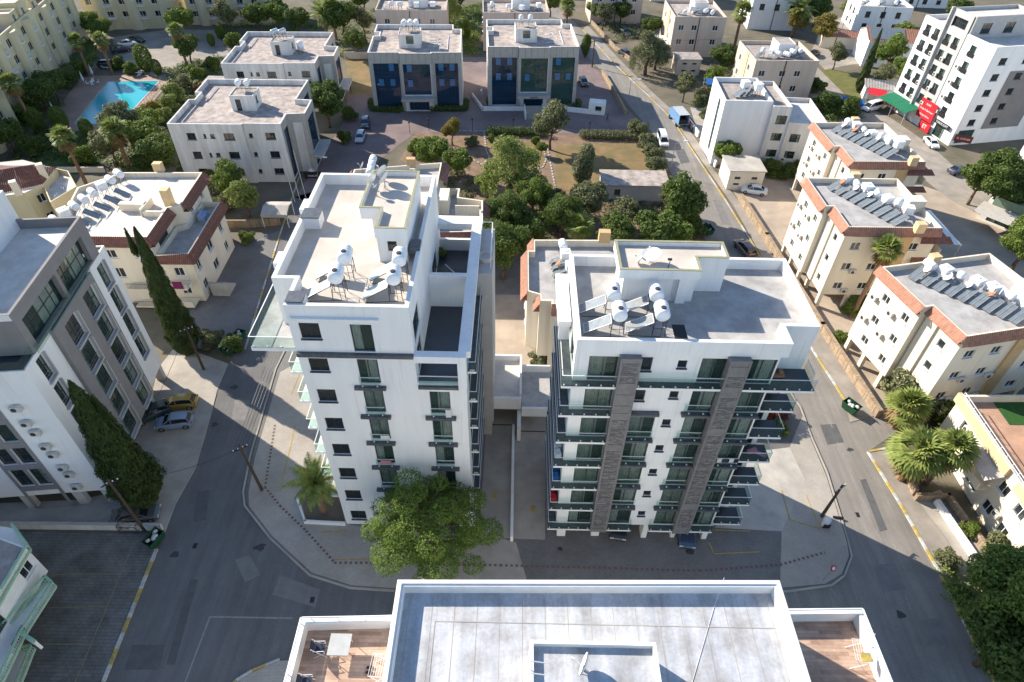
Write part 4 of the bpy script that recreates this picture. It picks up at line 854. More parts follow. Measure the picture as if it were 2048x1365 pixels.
# ---- white offices by the pool
def white_office(o, deg, h, label, g):
    L, a = frame2(o, deg); t = thing('office_building', label, 'office building', (o[0], o[1], 0))
    pl = ring(L, (0, 0), (12.0, 0), (12.0, .35), (18.2, .35), (18.2, 4.2), (21.2, 4.5), (21.2, 10.2), (18.4, 10.5), (18.6, 19.3), (0, 19.3), (0, 13), (1.0, 13), (1.0, 10), (0, 10))
    fl = [(h-2.7, h-1.55), (h-6.0, h-4.8), (h-9.0, h-7.9)]
    sm = [(h-2.4, h-1.7), (h-5.7, h-5.0), (h-8.8, h-8.1)]
    ops = {0: winrow([(2.6, 4.0), (8.6, 10.3)], fl)+winrow([(5.3, 5.7), (6.4, 7.1)], sm, 'small'), 2: winrow([(.6, 1.2)], sm, 'small')+winrow([(3.3, 4.9)], fl),
           3: [(.9, 3.3, .3, h-1.6, 'grid')], 5: [(.6, 5.1, 3.2, h-1.5, 'grid'), (1.5, 4, .1, 2.4, 'grid')], 7: [(.8, 7.6, .4, h-1.5, 'grid')]}
    shell(t, pl, 0, h-.9, h, WO, ROOFD, ops, t=.25)
    b_ = MB()
    for p1, p2 in (((18.2, .35), (18.2, 4.2)), ((21.2, 4.5), (21.2, 10.2)), ((18.4, 10.5), (18.6, 19.3)), ((18.2, 4.2), (21.2, 4.5))):
        A, B_ = Vector(L(*p1)), Vector(L(*p2)); tt = (B_-A).normalized(); n = Vector((tt.y, -tt.x))*.06; A2, B2 = A+n, B_+n
        b_.quad((*A2, h-1.5), (*B2, h-1.5), (*B2, h+.02), (*A2, h+.02)); b_.quad((*A, h+.02), (*A2, h+.02), (*B2, h+.02), (*B_, h+.02))
        for e1, e2 in ((A2, A2+tt*.75), (B2-tt*.75, B2)): b_.quad((*e1, 0), (*e2, 0), (*e2, h-1.5), (*e1, h-1.5))
    part('stone_cladding', b_, STONEC, t)
    b_ = MB(); c = L(22.0, 7.3); b_.obox(c, 2.2, 6.4, 2.75, 3.1, a); part('entrance_canopy', b_, STONEC, t)
    sr = ring(L, (8.2, 7.3), (12.2, 7.3), (12.2, 11.0), (8.2, 11.0))
    shell(t, sr, h-.9, h+1.6, h+1.75, WO, ROOFD, {0: [(.8, 1.7, h-.88, h+1.1, 'plain')], 1: [(1, 1.9, h+.1, h+1.2, 'win')]}, t=.12, name='stair_room', rname='stair_roof')
    b_ = MB(); q = L(0, 0)
    for (x0, y0, x1, y1) in ((1.4, 2, 1.4, 9), (1.4, 2, 6, 2.3), (2.4, 11, 2.4, 17.5)): b_.tube((*L(x0, y0), h-.7), (*L(x1, y1), h-.7), .08, 6)
    part('roof_pipe', b_, METAL, t)
    return t, L, a
t1, L1, A1 = white_office((-56.6, 99.7), 1.6, 10.5, 'front white three storey office with two white barrel tanks beside the pool garden', None)
for i, (x, y) in enumerate(((9.3, 9.9), (10.8, 9.9))): tank('cyl', *L1(x, y), 12.15, '%s white barrel tank on the stair room of the front white office' % ('left', 'right')[i], 'tanks on the front white office', A1+.15, .95)
t2, L2, A2 = white_office((-58.2, 128.8), 2.6, 9.8, 'rear white office with silver tanks and a white dome tank on its roof', None)
for i, (x, y) in enumerate(((8.9, 9.4), (10.4, 9.6))): tank('silver', *L2(x, y), 11.45, '%s silver cylinder tank on the rear white office' % ('left', 'right')[i], 'tanks on the rear white office', A2-.5, 1.15)
tank('vert', *L2(13.6, 9.3), 8.1, 'large white dome topped tank beside the stair room of the rear white office', None, 0, 1.35)
# ---- glass offices
def glass_office(o, deg, h, label, cl, right):
    L, a = frame2(o, deg); t = thing('glass_office', label, 'office building', (o[0], o[1], 0)); Wd = 18.4
    pl = ring(L, (0, .5), (6.2, .5), (6.2, 0), (12.6, 0), (12.6, .5), (Wd, .5), (Wd, 15), (Wd-1.8, 15), (Wd-1.8, 18), (0, 18), (0, 13), (1.2, 13), (1.2, 10.5), (0, 10.5))
    g = 'gridg' if right else 'grid'
    ops = {0: [(.8, 5.9, .5, h-2.1, 'grid')], 2: [(.5, 5.95, 3.4, h-2.1, g if right else 'grid'), (1.2, 5.3, .2, 2.6, 'grid')], 4: [(.5, 5.1, .5, h-2.1, g)],
           5: winrow([(2, 3.4), (8, 9.4)], [(h-3.4, h-2.2), (h-6.6, h-5.4), (h-9.8, h-8.6)]), 13: winrow([(2, 3.2), (6, 7.2)], [(h-3.4, h-2.2), (h-6.6, h-5.4)])}
    shell(t, pl, 0, h-.85, h, WO, ROOFD, ops, t=.25, dep=.3)
    b_ = MB(); j = MB()
    for (x0, x1, y) in ((0, 6.197, .5), (6.203, 12.597, 0), (12.603, Wd, .5)):
        A, B_ = Vector(L(x0, y-.05)), Vector(L(x1, y-.05)); b_.quad((*A, h-2.1), (*B_, h-2.1), (*B_, h+.01), (*A, h+.01)); k = 5
        for i in range(k+1):
            p = A.lerp(B_, i/k); tt = (B_-A).normalized()*.02; n = Vector((tt.y, -tt.x)).normalized()*.004; j.quad((*(p-tt+n), h-2.1), (*(p+tt+n), h-2.1), (*(p+tt+n), h), (*(p-tt+n), h))
        tt = (B_-A).normalized(); w1 = .8 if x0 == 0 else .47
        for e1, e2 in ((A, A+tt*w1), (B_-tt*(.7 if x1 == Wd else .28), B_)): b_.quad((*e1, 0), (*e2, 0), (*e2, h-2.1), (*e1, h-2.1))
    part('stone_cladding', b_, STONEC, t); part('panel_joint', j, BLACK, t)
    b_ = MB(); b_.obox(L(9.4, -1.0), 6.8, 1.9, 2.75, 3.25, a); part('entrance_canopy', b_, STONEC, t)
    rr = random.Random(int(h*10)); 
    for (x0, y) in ((1.6, .5), (3.9, .5), (7.5, 0), (13.8, .5), (16, .5)):
        for z in (h-3.6, h-6.6):
            if rr.random() < .8:
                b_ = MB(); b_.obox(L(x0+.5, y+.06), 1.0, .05, z, z+1.4, a); part('open_window', b_, GLASSL, t)
    sr = ring(L, (5.8, 5.5), (10.2, 5.5), (10.2, 10.0), (5.8, 10.0))
    shell(t, sr, h-.85, h+1.7, h+1.8, WO, ROOFD, {0: [(1.5, 3.0, h+.0, h+1.5, 'gridg')]}, t=.12, name='stair_room', rname='stair_roof')
    b_ = MB()
    for i in range(9): x, y = rr.uniform(11, 15.5), rr.uniform(5, 12); b_.obox(L(x, y), rr.uniform(.8, 2.2), .07, h-.84, h-.76, rr.uniform(0, 3))
    b_.obox(L(15.6, 8.5), .12, 8, h-.84, h-.7, a); part('roof_scrap', b_, METAL, t)
    return t, L, a
t3, L3, A3 = glass_office((-29.6, 130.6), 3.5, 11.65, 'left blue glass office with three white barrel tanks on its stair room', 'a', False)
for i in range(3): tank('cyl', *L3(6.9+i*1.25, 8.2), 13.4, '%s of three white barrel tanks on the left glass office' % ord_(i), 'tanks on the left glass office', A3+.1*(i-1), 1.05)
t4, L4, A4 = glass_office((-6.0, 133.4), 3.5, 12.3, 'right glass office with entrance stairs and two white tanks on its stair room', 'b', True)
for i in range(2): tank('vert', *L4(7.0+i*1.9, 7.9), 14.05, '%s white upright tank on the right glass office' % ('left', 'right')[i], 'tanks on the right glass office', 0, .95)
b_ = MB()
for i in range(8): b_.obox(L4(9.4, -2.6-i*.42), 3.4, .42, 0, 1.5-i*.18, A4)
st_ = thing('entrance_stairs', 'broad grey stair with white side walls at the right glass office entrance', 'stairs', (*L4(9.4, -3), 0)); part('step', b_, CONC, st_)
b_ = MB(); b_.obox(L4(7.5, -3.6), .25, 4.4, 0, 1.5, A4); b_.obox(L4(11.3, -3.6), .25, 4.4, 0, 1.5, A4); part('side_wall', b_, WP, st_)
def words(txt, loc, size, m_, parent, rx=math.pi/2, rz=0.0, name='lettering', ext=.02):
    c = bpy.data.curves.new(name, 'FONT'); c.body = txt; c.size = size; c.extrude = ext; c.align_x = 'CENTER'; c.align_y = 'CENTER'; c.resolution_u = 2
    tmp = bpy.data.objects.new(name, c); COL.objects.link(tmp); dg = bpy.context.evaluated_depsgraph_get(); me = bpy.data.meshes.new_from_object(tmp.evaluated_get(dg)); bpy.data.objects.remove(tmp)
    me.materials.clear(); me.materials.append(m_); o = link(name, me, parent); og = ORG.get(parent.name, (0, 0, 0)) if parent else (0, 0, 0)
    o.location = (loc[0]-og[0], loc[1]-og[1], loc[2]-og[2]); o.rotation_euler = (rx, 0, rz); return o
q = L4(9.4, -1.97); words('DİKMEN', (q[0], q[1], 3.0), .42, BLACK, t4, rz=A4)
# ---- guard booth
t = thing('guard_booth', 'small white guard booth at the end of the courtyard wall', 'booth', (16.4, 131.5, 0)); L, a = frame2((14.9, 131.5), -10)
shell(t, ring(L, (0, 0), (3.4, 0), (3.4, 2.2), (0, 2.2)), 0, 2.3, 2.45, WP, WP, {0: [(1.4, 2.7, 1.0, 1.8, 'win')]}, t=.1)
# ---- cream block with pilotis
def cream_block(o, deg, Wd, Dp, h, label, g, rows=3, fx=0):
    L, a = frame2(o, deg); t = thing('apartment_block', label, 'apartment building', (o[0], o[1], 0)); b0 = 2.3; fh = (h-1.1-b0)/3
    pl = ring(L, (0, 0), (Wd, 0), (Wd, Dp), (0, Dp), (0, Dp*.42), (-.9, Dp*.42), (-.9, Dp*.15+2.2), (0, Dp*.15+2.2))
    pl = ring(L, (0, 0), (Wd, 0), (Wd, Dp), (-1.0, Dp), (-1.0, 5.0), (0, 5.0))
    fl = [(b0+fh*k+.95, b0+fh*k+2.0) for k in range(3)]
    ops = {0: winrow([(1.3, 2.5), (4.6, 5.8), (Wd-3.2, Wd-1.9)], fl, 'white'), 3: winrow([(2.0, 3.1), (Dp-7.0, Dp-6.0)], fl, 'white'), 5: winrow([(2.6, 3.5)], fl, 'white')}
    shell(t, pl, b0, h-.75, h, CREAM, ROOFG, ops, t=.22)
    b_ = MB(); b_.poly([(x, y, b0) for x, y in pl][::-1]); part('soffit', b_, CREAM, t)
    b_ = MB()
    for x, y in ((.3, .3), (4, .3), (7.4, .3), (Wd-.4, .3), (.3, 4.5), (-.7, 5.6), (-.7, 9), (-.7, Dp-.4), (5, 6), (9, 6), (5, Dp-.4), (Wd-.4, Dp-.4)): q_ = MB(); q_.obox(L(x, y), .5, .5, 0, b0-.003, a); part('column', q_, CREAM, t)
    b_.obox(L(Wd*.62, Dp*.6), Wd*.5, Dp*.6, 0, b0-.003, a); part('ground_room', b_, CREAM, t)
    b_ = MB(); b_.obox(L(7.9, -.12), 1.5, .24, .02, h-.95, a); part('ochre_band', b_, OCHRE, t)
    b_ = MB(); b_.obox(L(-.12, 4.0), .25, 1.6, b0, h-.95, a); part('ochre_band', b_, CREAM, t)
    # terracotta skirt: sloping tiled bands with ribs
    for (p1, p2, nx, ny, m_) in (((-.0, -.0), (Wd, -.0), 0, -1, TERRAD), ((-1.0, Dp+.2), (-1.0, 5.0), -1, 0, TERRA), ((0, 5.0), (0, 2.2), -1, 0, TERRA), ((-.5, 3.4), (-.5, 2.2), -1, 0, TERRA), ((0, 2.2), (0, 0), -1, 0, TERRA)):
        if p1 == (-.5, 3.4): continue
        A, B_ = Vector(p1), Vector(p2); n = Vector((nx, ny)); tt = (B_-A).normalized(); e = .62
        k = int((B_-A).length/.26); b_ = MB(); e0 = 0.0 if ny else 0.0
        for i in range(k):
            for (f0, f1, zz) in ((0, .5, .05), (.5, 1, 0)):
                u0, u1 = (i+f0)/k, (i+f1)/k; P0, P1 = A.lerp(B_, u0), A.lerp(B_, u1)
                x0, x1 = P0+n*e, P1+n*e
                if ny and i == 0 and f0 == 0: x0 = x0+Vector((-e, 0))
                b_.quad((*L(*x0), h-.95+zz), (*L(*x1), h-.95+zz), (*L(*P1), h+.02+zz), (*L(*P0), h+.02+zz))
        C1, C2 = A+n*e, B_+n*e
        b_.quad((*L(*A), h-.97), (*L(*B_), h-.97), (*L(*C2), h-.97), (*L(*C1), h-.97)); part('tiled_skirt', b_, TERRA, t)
    b_ = MB(); b_.obox(L(8.6, -.35), 1.1, .9, h-.3, h+1.0, a); part('chimney', b_, OCHREP, t); b_ = MB(); b_.obox(L(5.6, Dp-.2), 1.1, .9, h-.3, h+.9, a); part('chimney', b_, OCHREP, t)
    b_ = MB(); b_.obox(L(Wd-1.1, Dp*.45), 2.2, 1.6, h-.74, h+.9, a); part('stair_box', b_, CREAM, t)
    # right side balconies with tiled awnings
    for k in range(3):
        z = b0+fh*k; b_ = MB(); b_.obox(L(Wd+.75, 3), 1.5, 5.6, z, z+.15, a); b_.obox(L(Wd+1.42, 3), .12, 5.6, z+.15, z+1.0, a); bb = part('balcony', b_, CREAM, t)
        b_ = MB(); b_.quad((*L(Wd-2.4, -.75), z+fh-.75), (*L(Wd+1.9, -.75), z+fh-.75), (*L(Wd+1.5, .02), z+fh-.1), (*L(Wd-2, .02), z+fh-.1)); b_.quad((*L(Wd+1.9, -.75), z+fh-.75), (*L(Wd+1.9, 6), z+fh-.75), (*L(Wd+.01, 6), z+fh-.1), (*L(Wd+.01, .02), z+fh-.1)) if k == 2 else None
        if k > 0: part('tiled_awning', b_, TERRAD, t)
    # roof gear
    n_ = 9; gi = 0
    for i in range(n_):
        x, y = 1.6+i*.62*Wd/12, Dp-1.9-i*1.08
        solar(*L(x, y-.2), h-.74, a-math.radians(78), '%s panel from the far end of the row on the %s' % (ord_(i), g), 'solar collectors on the '+g, 1.02, 2.0, 32)
    rr = random.Random(int(o[0]*10)); kinds = ['cube', 'cyl', 'cube', 'cyl', 'cube', 'vert', 'cube']
    for i in range(7):
        x, y = 3.9+i*.9*Wd/13, Dp-1.5-i*1.3
        tank(kinds[(i+fx) % 7], *L(x, y), h-.74, '%s tank from the far end of the row on the %s' % (ord_(i), g), 'water tanks on the '+g, a+rr.uniform(-.3, .3), rr.uniform(.9, 1.05))
    for i in range(4):
        x, y = 3.1+i*1.25*Wd/13, Dp-2.1-i*1.7
        dish(*L(x, y), h-.74, rr.uniform(.42, .55), '%s dish from the far end behind the collectors of the %s' % (ord_(i), g), 'dishes on the '+g, (-.75, .1, .65), DISHR if i == (fx % 4) else DISHM, h=1.2)
    dish(*L(Wd-4.2, Dp*.5), h-.74, .65, 'lone large dish on the open roof of the '+g, None, (-.5, -.2, .8), h=.4)
    for k in range(2):
        for s_ in (2.9, 6.3): ac((*L(s_, 0), fl[k][0]-.1), (math.sin(a), -math.cos(a)), '%s %s air conditioner on the front wall of the ' % (('lower', 'upper')[k], 'left' if s_ < 4 else 'right')+g, 'front air conditioners of the '+g)
        for s_ in (8.2, 11.2):
            if s_ < Dp: ac((*L(-1.0, s_), fl[k+1][0]-.2), (-math.cos(a), -math.sin(a)), '%s %s air conditioner on the sunlit left wall of the ' % (('lower', 'upper')[k], 'near' if s_ < 9 else 'far')+g, 'side air conditioners of the '+g)
    return t, L
cream_block((49.9, 88.6), 2, 10.8, 13.6, 11.9, 'cream block with tiled eaves, farthest of the three behind the shops street', 'farthest cream block', fx=1)
cream_block((41.5, 69.0), 1, 11.8, 12.6, 12.9, 'cream block with tiled eaves and a tall fan palm before it, middle of three', 'middle cream block', fx=0)
tC, LC = cream_block((46.0, 48.9), 13, 13.5, 12.4, 12.9, 'cream block with tiled eaves nearest the camera on the right', 'nearest cream block', fx=3)
b_ = MB(); L, a = frame2((53.6, 69.5), 1); b_.quad((*L(0, 0), 10.6), (*L(3.6, 0), 10.2), (*L(3.6, 8.5), 10.2), (*L(0, 8.5), 10.6))
for i in range(12): b_.tube((*L(0, .3+i*.7), 10.63), (*L(3.6, .3+i*.7), 10.23), .03, 4)
cn = thing('awning', 'pale corrugated awning beside the roof of the middle cream block', 'awning', (*L(0, 0), 0)); part('sheet', b_, METAL, cn)
b_ = MB(); b_.tube((*L(3.5, .1), 0), (*L(3.5, .1), 10.2), .05, 5); b_.tube((*L(3.5, 8.4), 0), (*L(3.5, 8.4), 10.2), .05, 5); part('post', b_, STEEL, cn)
# ---- cream building behind the right tower
t = thing('apartment_block', 'cream block with orange tiled eaves half hidden behind the right white tower', 'apartment building', (8, 60, 0))
pl = [(4.3, 55.3), (16.5, 55.3), (16.5, 68.4), (2.4, 68.0), (2.4, 65.6), (1.6, 65.6), (1.6, 57.6), (3.0, 57.0), (3.0, 55.9), (4.3, 55.9)]
shell(t, pl, 2.3, 9.9, 10.8, CREAM, ROOFG, {0: winrow([(.9, 2.0), (4, 5.2)], [(3.6, 4.7), (6.3, 7.4)], 'white'), 5: winrow([(1.5, 2.4), (4.5, 5.4)], [(3.6, 4.7), (6.3, 7.4)], 'white')}, t=.2)
b_ = MB(); b_.poly([(x, y, 2.3) for x, y in pl][::-1]); b_.box(4.3, 4.9, 55.4, 56.3, 0, 2.297); b_.box(2.7, 3.3, 57.0, 58, 0, 2.297); b_.box(1.8, 2.2, 60, 61, 0, 2.297); b_.box(6, 15, 58, 66, 0, 2.297); part('ground_column', b_, CREAM, t)
for A, B_, n in (((4.3, 55.3), (16.5, 55.3), (0, -1)), ((3.0, 57.0), (3.0, 55.3), (-1, 0)), ((1.6, 65.6), (1.6, 57.2), (-1, 0)), ((2.4, 68.3), (2.4, 65.6), (-1, 0))):
    A, B_, n = Vector(A), Vector(B_), Vector(n); k = int((B_-A).length/.26); b_ = MB(); e = .75
    for i in range(k):
        for f0, f1, zz in ((0, .5, .05), (.5, 1, 0)):
            P0, P1 = A.lerp(B_, (i+f0)/k), A.lerp(B_, (i+f1)/k); b_.quad((*(P0+n*e), 9.7+zz), (*(P1+n*e), 9.7+zz), (*P1, 10.83+zz), (*P0, 10.83+zz))
    b_.quad((*A, 9.68), (*B_, 9.68), (*(B_+n*e), 9.68), (*(A+n*e), 9.68)); part('tiled_skirt', b_, TERRA, t)
b_ = MB(); b_.box(7.0, 8.6, 59.0, 61.5, 9.95, 11.2); b_.box(9.1, 14.0, 59.0, 62.8, 9.95, 11.0); part('stair_box', b_, CREAM, t)
b_ = MB(); b_.box(10.6, 12.0, 68.0, 68.9, 10.5, 12.0); part('chimney', b_, OCHRE, t)
for i in range(6): solar(4.5+.12*i, 64.4-i*1.25, 9.93, -1.9, '%s panel of the collector row behind the right tower' % ord_(i), 'solar collectors behind the right tower', 1.0, 1.9)
for i, (k, x, y) in enumerate((('cyl', 6.0, 66.2), ('cube', 6.2, 64.0), ('cube', 6.7, 61.6))): tank(k, x, y, 9.93, '%s tank of the row behind the right tower' % ord_(i), 'tanks behind the right tower', .1, 1)
dish(5.3, 62.6, 9.93, .45, 'rusty red dish beside the collector row behind the right tower', None, (-.7, .1, .7), DISHR, h=1.1)
ac((5.6, 55.3, 5.6), (0, -1), 'air conditioner on the front wall behind the right tower', None)
# ---- cream building behind the left tower
t = thing('apartment_block', 'cream block with red tiled eaves and roof terraces peeking out behind the left tower', 'apartment building', (-14, 80, 0))
shell(t, [(-24, 74), (-11.2, 74), (-11.2, 90.2), (-24, 87.5)], 0, 8.8, 9.6, CREAM, ROOFG, {}, t=.2)
shell(t, [(-11.197, 73.5), (-4.3, 74), (-4.6, 82.2), (-8.2, 83.0), (-8.2, 85.5), (-11.197, 85.5)], 0, 6.9, 7.9, CREAM, ROOFG, {0: winrow([(1.5, 2.7), (4.5, 5.7)], [(1.5, 2.6), (4.5, 5.6)], 'white'), 1: winrow([(1.5, 2.7), (5, 6.2)], [(1.5, 2.6), (4.5, 5.6)], 'white')}, t=.25, name='terrace_wall', rname='terrace')
b_ = MB(); b_.box(-11.2, -9.4, 79.6, 83, 6.95, 9.3); b_.box(-8.4, -5, 79.4, 79.6, 6.95, 8.6); part('partition_wall', b_, CREAM, t)
b_ = MB(); b_.quad((-4.3, 73.4, 7.7), (-3.4, 73.2, 6.9), (-3.7, 82.6, 6.9), (-4.6, 82.2, 7.95)); b_.quad((-11.1, 85, 9.6), (-10.0, 84.9, 8.9), (-10.0, 90.4, 8.9), (-11.1, 90.3, 9.65)); b_.quad((-24.2, 74, 9.6), (-24.9, 74, 8.8), (-24.9, 88, 8.8), (-24.2, 87.5, 9.65)); b_.quad((-11.2, 72.4, 6.9), (-3.4, 73.2, 6.9), (-4.3, 74, 7.95), (-11.2, 73.5, 7.95)); part('tiled_skirt', b_, TERRAD, t)
b_ = MB(); b_.box(-16.4, -15.1, 89.0, 89.8, 9.2, 10.6); part('chimney', b_, OCHRE, t)
b_ = MB(); b_.obox((-12.6, 79.5), 2.6, 3, 9.7, 9.8, 0); part('roof_sheet', b_, METAL, t)
for i, (k, x, y) in enumerate((('cyl', -21.4, 89), ('cyl', -21.3, 87.2), ('cyl', -21.2, 85.5))): tank(k, x, y, 8.82, '%s white tank of the row rising behind the left tower roof' % ord_(i), 'tanks behind the left tower', 0, 1.1)
dish(-22.6, 86.8, 8.82, .6, 'dish beside the row of tanks behind the left tower roof', None, (-.8, .1, .4), h=1.6)
ac((-15.4, 88.3, 9.3), (0, -1), 'air conditioner standing on the roof behind the left tower', None)
# ---- cream building behind the cypresses
t = thing('apartment_block', 'cream block with red tiled eaves and many white tanks behind the tall cypress', 'apartment building', (-48, 75, 0))
pl = [(-57.5, 67.0), (-45.8, 67.2), (-46.1, 74.2), (-44.6, 75.0), (-45.0, 84.0), (-56.3, 83.5), (-60.5, 79)]
shell(t, pl, 0, 9.8, 10.5, CREAM, ROOFP, {0: winrow([(5.5, 6.9), (9.2, 10.2)], [(7.3, 8.5), (4.2, 5.7)], 'white'), 3: winrow([(2, 3), (6, 7)], [(7.9, 9.2)], 'white'), 1: [(2, 5, 7.7, 9.4, 'wall3')]}, t=.25)
pw = [(-45.797, 67.4), (-41.7, 67.7), (-42.1, 80.6), (-44.7, 80.6), (-44.7, 74.9), (-45.9, 74.1)]
shell(t, pw, 0, 6.9, 7.7, CREAM, ROOFG, {0: winrow([(1.5, 2.7)], [(4.3, 5.6), (1.3, 2.5)], 'white'), 1: winrow([(1.0, 2.2), (5.2, 6.9), (10, 11.2)], [(4.3, 5.7), (1.2, 2.6)], 'white')}, t=.2, name='wing_wall', rname='wing_terrace')
for A, B_, n, z in (((-57, 67.0), (-45.2, 67.2), (0, -1), 10.5), ((-45.7, 66.6), (-46.0, 74.2), (1, 0), 10.5), ((-44.6, 75.0), (-45.0, 84.3), (1, 0), 10.5), ((-41.65, 67), (-42.05, 81), (1, 0), 7.7), ((-45.7, 67.6), (-41.0, 67.7), (0, -1), 7.7)):
    A, B_, n = Vector(A), Vector(B_), Vector(n); k = int((B_-A).length/.26); b_ = MB(); e = .8
    for i in range(k):
        for f0, f1, zz in ((0, .5, .05), (.5, 1, 0)):
            P0, P1 = A.lerp(B_, (i+f0)/k), A.lerp(B_, (i+f1)/k); b_.quad((*(P0+n*e), z-1.05+zz), (*(P1+n*e), z-1.05+zz), (*P1, z+.03+zz), (*P0, z+.03+zz))
    b_.quad((*A, z-1.07), (*B_, z-1.07), (*(B_+n*e), z-1.07), (*(A+n*e), z-1.07)); part('tiled_skirt', b_, TERRAD, t)
for k in range(2):
    z = .4+k*2.9; b_ = MB(); b_.box(-50.2, -47.2, 65.6, 66.98, z, z+.15); bb = part('balcony', b_, CREAM, t); b_ = MB()
    for i in range(16): b_.tube((-50.15+i*.2, 65.65, z+.15), (-50.15+i*.2, 65.65, z+1), .02, 4)
    b_.tube((-50.2, 65.65, z+1), (-47.2, 65.65, z+1), .03, 4); part('iron_railing', b_, DMETAL, bb)
    b_ = MB(); b_.box(-45.5, -42.3, 65.5, 67.38, z+.2, z+.35); b_.box(-45.5, -42.3, 65.5, 65.62, z+.35, z+1.1); part('balcony', b_, CREAM, t)
b_ = MB()
for i in range(7): b_.box(-41.2, -38.9, 68.8+i*.38, 69.18+i*.38, 0, 2.1-i*.3)
part('outside_stairs', b_, CONCP, t)
b_ = MB(); b_.box(-47.2, -46.2, 75.6, 76.7, 9.5, 12.2); b_.box(-52, -50.8, 84.0, 84.9, 10.2, 11.6); b_.box(-54.5, -53.3, 66.5, 67.4, 10.2, 11.4); part('chimney', b_, OCHREP, t)
b_ = MB(); b_.box(-52.5, -49, 74.2, 75, 9.82, 10.9); b_.box(-49.2, -48.9, 73.0, 76.2, 9.82, 10.9); b_.box(-49, -46.2, 73.0, 73.3, 9.82, 10.6); part('roof_partition', b_, CREAM, t)
for i in range(8): tank(('cyl', 'cube', 'cyl', 'cyl')[i % 4], -58.2+i*.35, 69.5+i*1.75, 9.83, '%s tank from the near end of the row behind the grey tower' % ord_(i), 'white tanks behind the grey tower', .9, 1.0)
for i in range(6): solar(-55.3+i*.5, 68.8+i*1.8, 9.83, 1.75, '%s collector from the near end behind the grey tower' % ord_(i), 'collectors behind the grey tower', 1.1, 2.0)
t_ = thing('sofa_cover', 'blue covered furniture on the roof terrace behind the cypress', 'furniture', (-43.6, 77.5, 6.9)); b_ = MB(); b_.obox((-43.6, 77.6), .9, 1.8, 6.91, 7.5, .1); b_.obox((-43.9, 77.6), .3, 1.8, 7.503, 7.8, .1); part('cover', b_, mat('pale_blue_cover', (.35, .42, .6), (.28, .34, .5), .8, 3), t_)
# ---- grey and white tower on the left
K = .962; a0 = Vector((-40.62*K, 37.28*K)); a1 = Vector((-42.79*K, 55.6*K)); td = (a1-a0).normalized(); nd = Vector((td.y, -td.x)); 
def zz(z): return 56-(56-z)*K
def G0(s_, d_=0): p = a0+td*s_*K-nd*d_*K; return (p.x, p.y)
t = thing('apartment_tower', 'grey and white apartment tower on the left with rows of framed dark windows', 'apartment building', (-48, 45, 0)); 
rows = [(13.7, 16.4), (10.3, 13.1), (6.9, 9.75), (3.6, 6.4), (.3, 3.1)]
pl = [G0(0), G0(4.9), G0(4.9, -.35), G0(13.75, -.35), G0(13.75), G0(18.5), G0(18.5, 22), G0(0, 22)]
O = lambda s0, s1, z0, z1, k='win': (s0*K, s1*K, zz(z0), zz(z1), k)
ops = {0: [O(1.6, 2.8, r[0]+.4, r[1]+.3, 'wall3') for r in rows[:4]], 2: [O(x-4.9, x-4.9+2.3, r[0], r[1], 'wall3') for x in (6.45, 10.75) for r in rows], 4: [O(1.75, 3.25, r[0]-.1, r[1], 'wall3') for r in rows[:4]],
       7: [(22*K-w1*K, 22*K-w0*K, zz(r[0]), zz(r[1]), 'wall3') for (w0, w1) in ((4.5, 5.9), (6.2, 7.6)) for r in ((1.6, 4.3), (5.0, 7.5), (8.3, 10.8), (11.5, 14), (14.5, 17))]}
shell(t, pl, zz(2.2)-2.0, zz(17.0), zz(17.2), W, DTILE, {k: v for k, v in ops.items()}, t=.15, dep=.28)
b_ = MB(); A, B_ = Vector(G0(4.88, -.38)), Vector(G0(13.77, -.38)); n = (B_-A).normalized()
gb = MB(); facade(gb, (A.x, A.y), (B_.x, B_.y), zz(0), zz(17.25), [(o[0]+.02, o[1]+.02, o[2], o[3]) for o in ops[2]], .05)
for s0, s1 in ((4.88, 4.9), (13.75, 13.77)): gb.quad((*G0(s0, -.38), zz(0)), (*G0(s0, 0), zz(0)), (*G0(s0, 0), zz(17.25)), (*G0(s0, -.38), zz(17.25)))
part('grey_facing', gb, GREY, t)
gb = MB()      # window surrounds
for i, e_ in ((2, -.38), (0, 0), (4, 0)):
    base = {2: 4.9, 0: 0, 4: 13.75}[i]
    for o in ops[i]:
        s0, s1 = o[0]/K+base, o[1]/K+base
        gb = MB()
        for (x0, x1, z0, z1) in ((s0-.12, s1+.12, o[2]-.14, o[2]-.002), (s1+.002, s1+.12, o[2], o[3])):
            c = Vector(G0((x0+x1)/2, e_-.13)); gb.obox((c.x, c.y), (x1-x0)*K, .25, z0, z1, math.atan2(td.y, td.x))
        part('window_surround', gb, LGREY, t)
gb = MB()
for i, e_ in ((2, -.38), (4, 0), (0, 0)):
    base = {2: 4.9, 0: 0, 4: 13.75}[i]
    for o in ops[i]:
        s0, s1 = o[0]/K+base, o[1]/K+base
        gb = MB()
        for h_ in (.3, .6, .9): gb.tube((*G0(s0, e_-.03), o[2]+h_), (*G0(s1, e_-.03), o[2]+h_), .018, 4)
        part('window_rail', gb, STEEL, t)
gs_ = MB(); facade(gs_, G0(0, 7.9), G0(0, 4.1), zz(-2.1), zz(17.2), [((7.9-w1)*K, (7.9-w0)*K, zz(r[0]), zz(r[1])) for (w0, w1) in ((4.5, 5.9), (6.2, 7.6)) for r in ((1.6, 4.3), (5.0, 7.5), (8.3, 10.8), (11.5, 14), (14.5, 17))]+[(.3, 3.3, zz(-2.1), zz(.9))], .05)
off = td*-.04; gs_.v = [(v[0]+off.x, v[1]+off.y, v[2]) for v in gs_.v]; part('grey_facing', gs_, GREY, t)
b_ = MB()
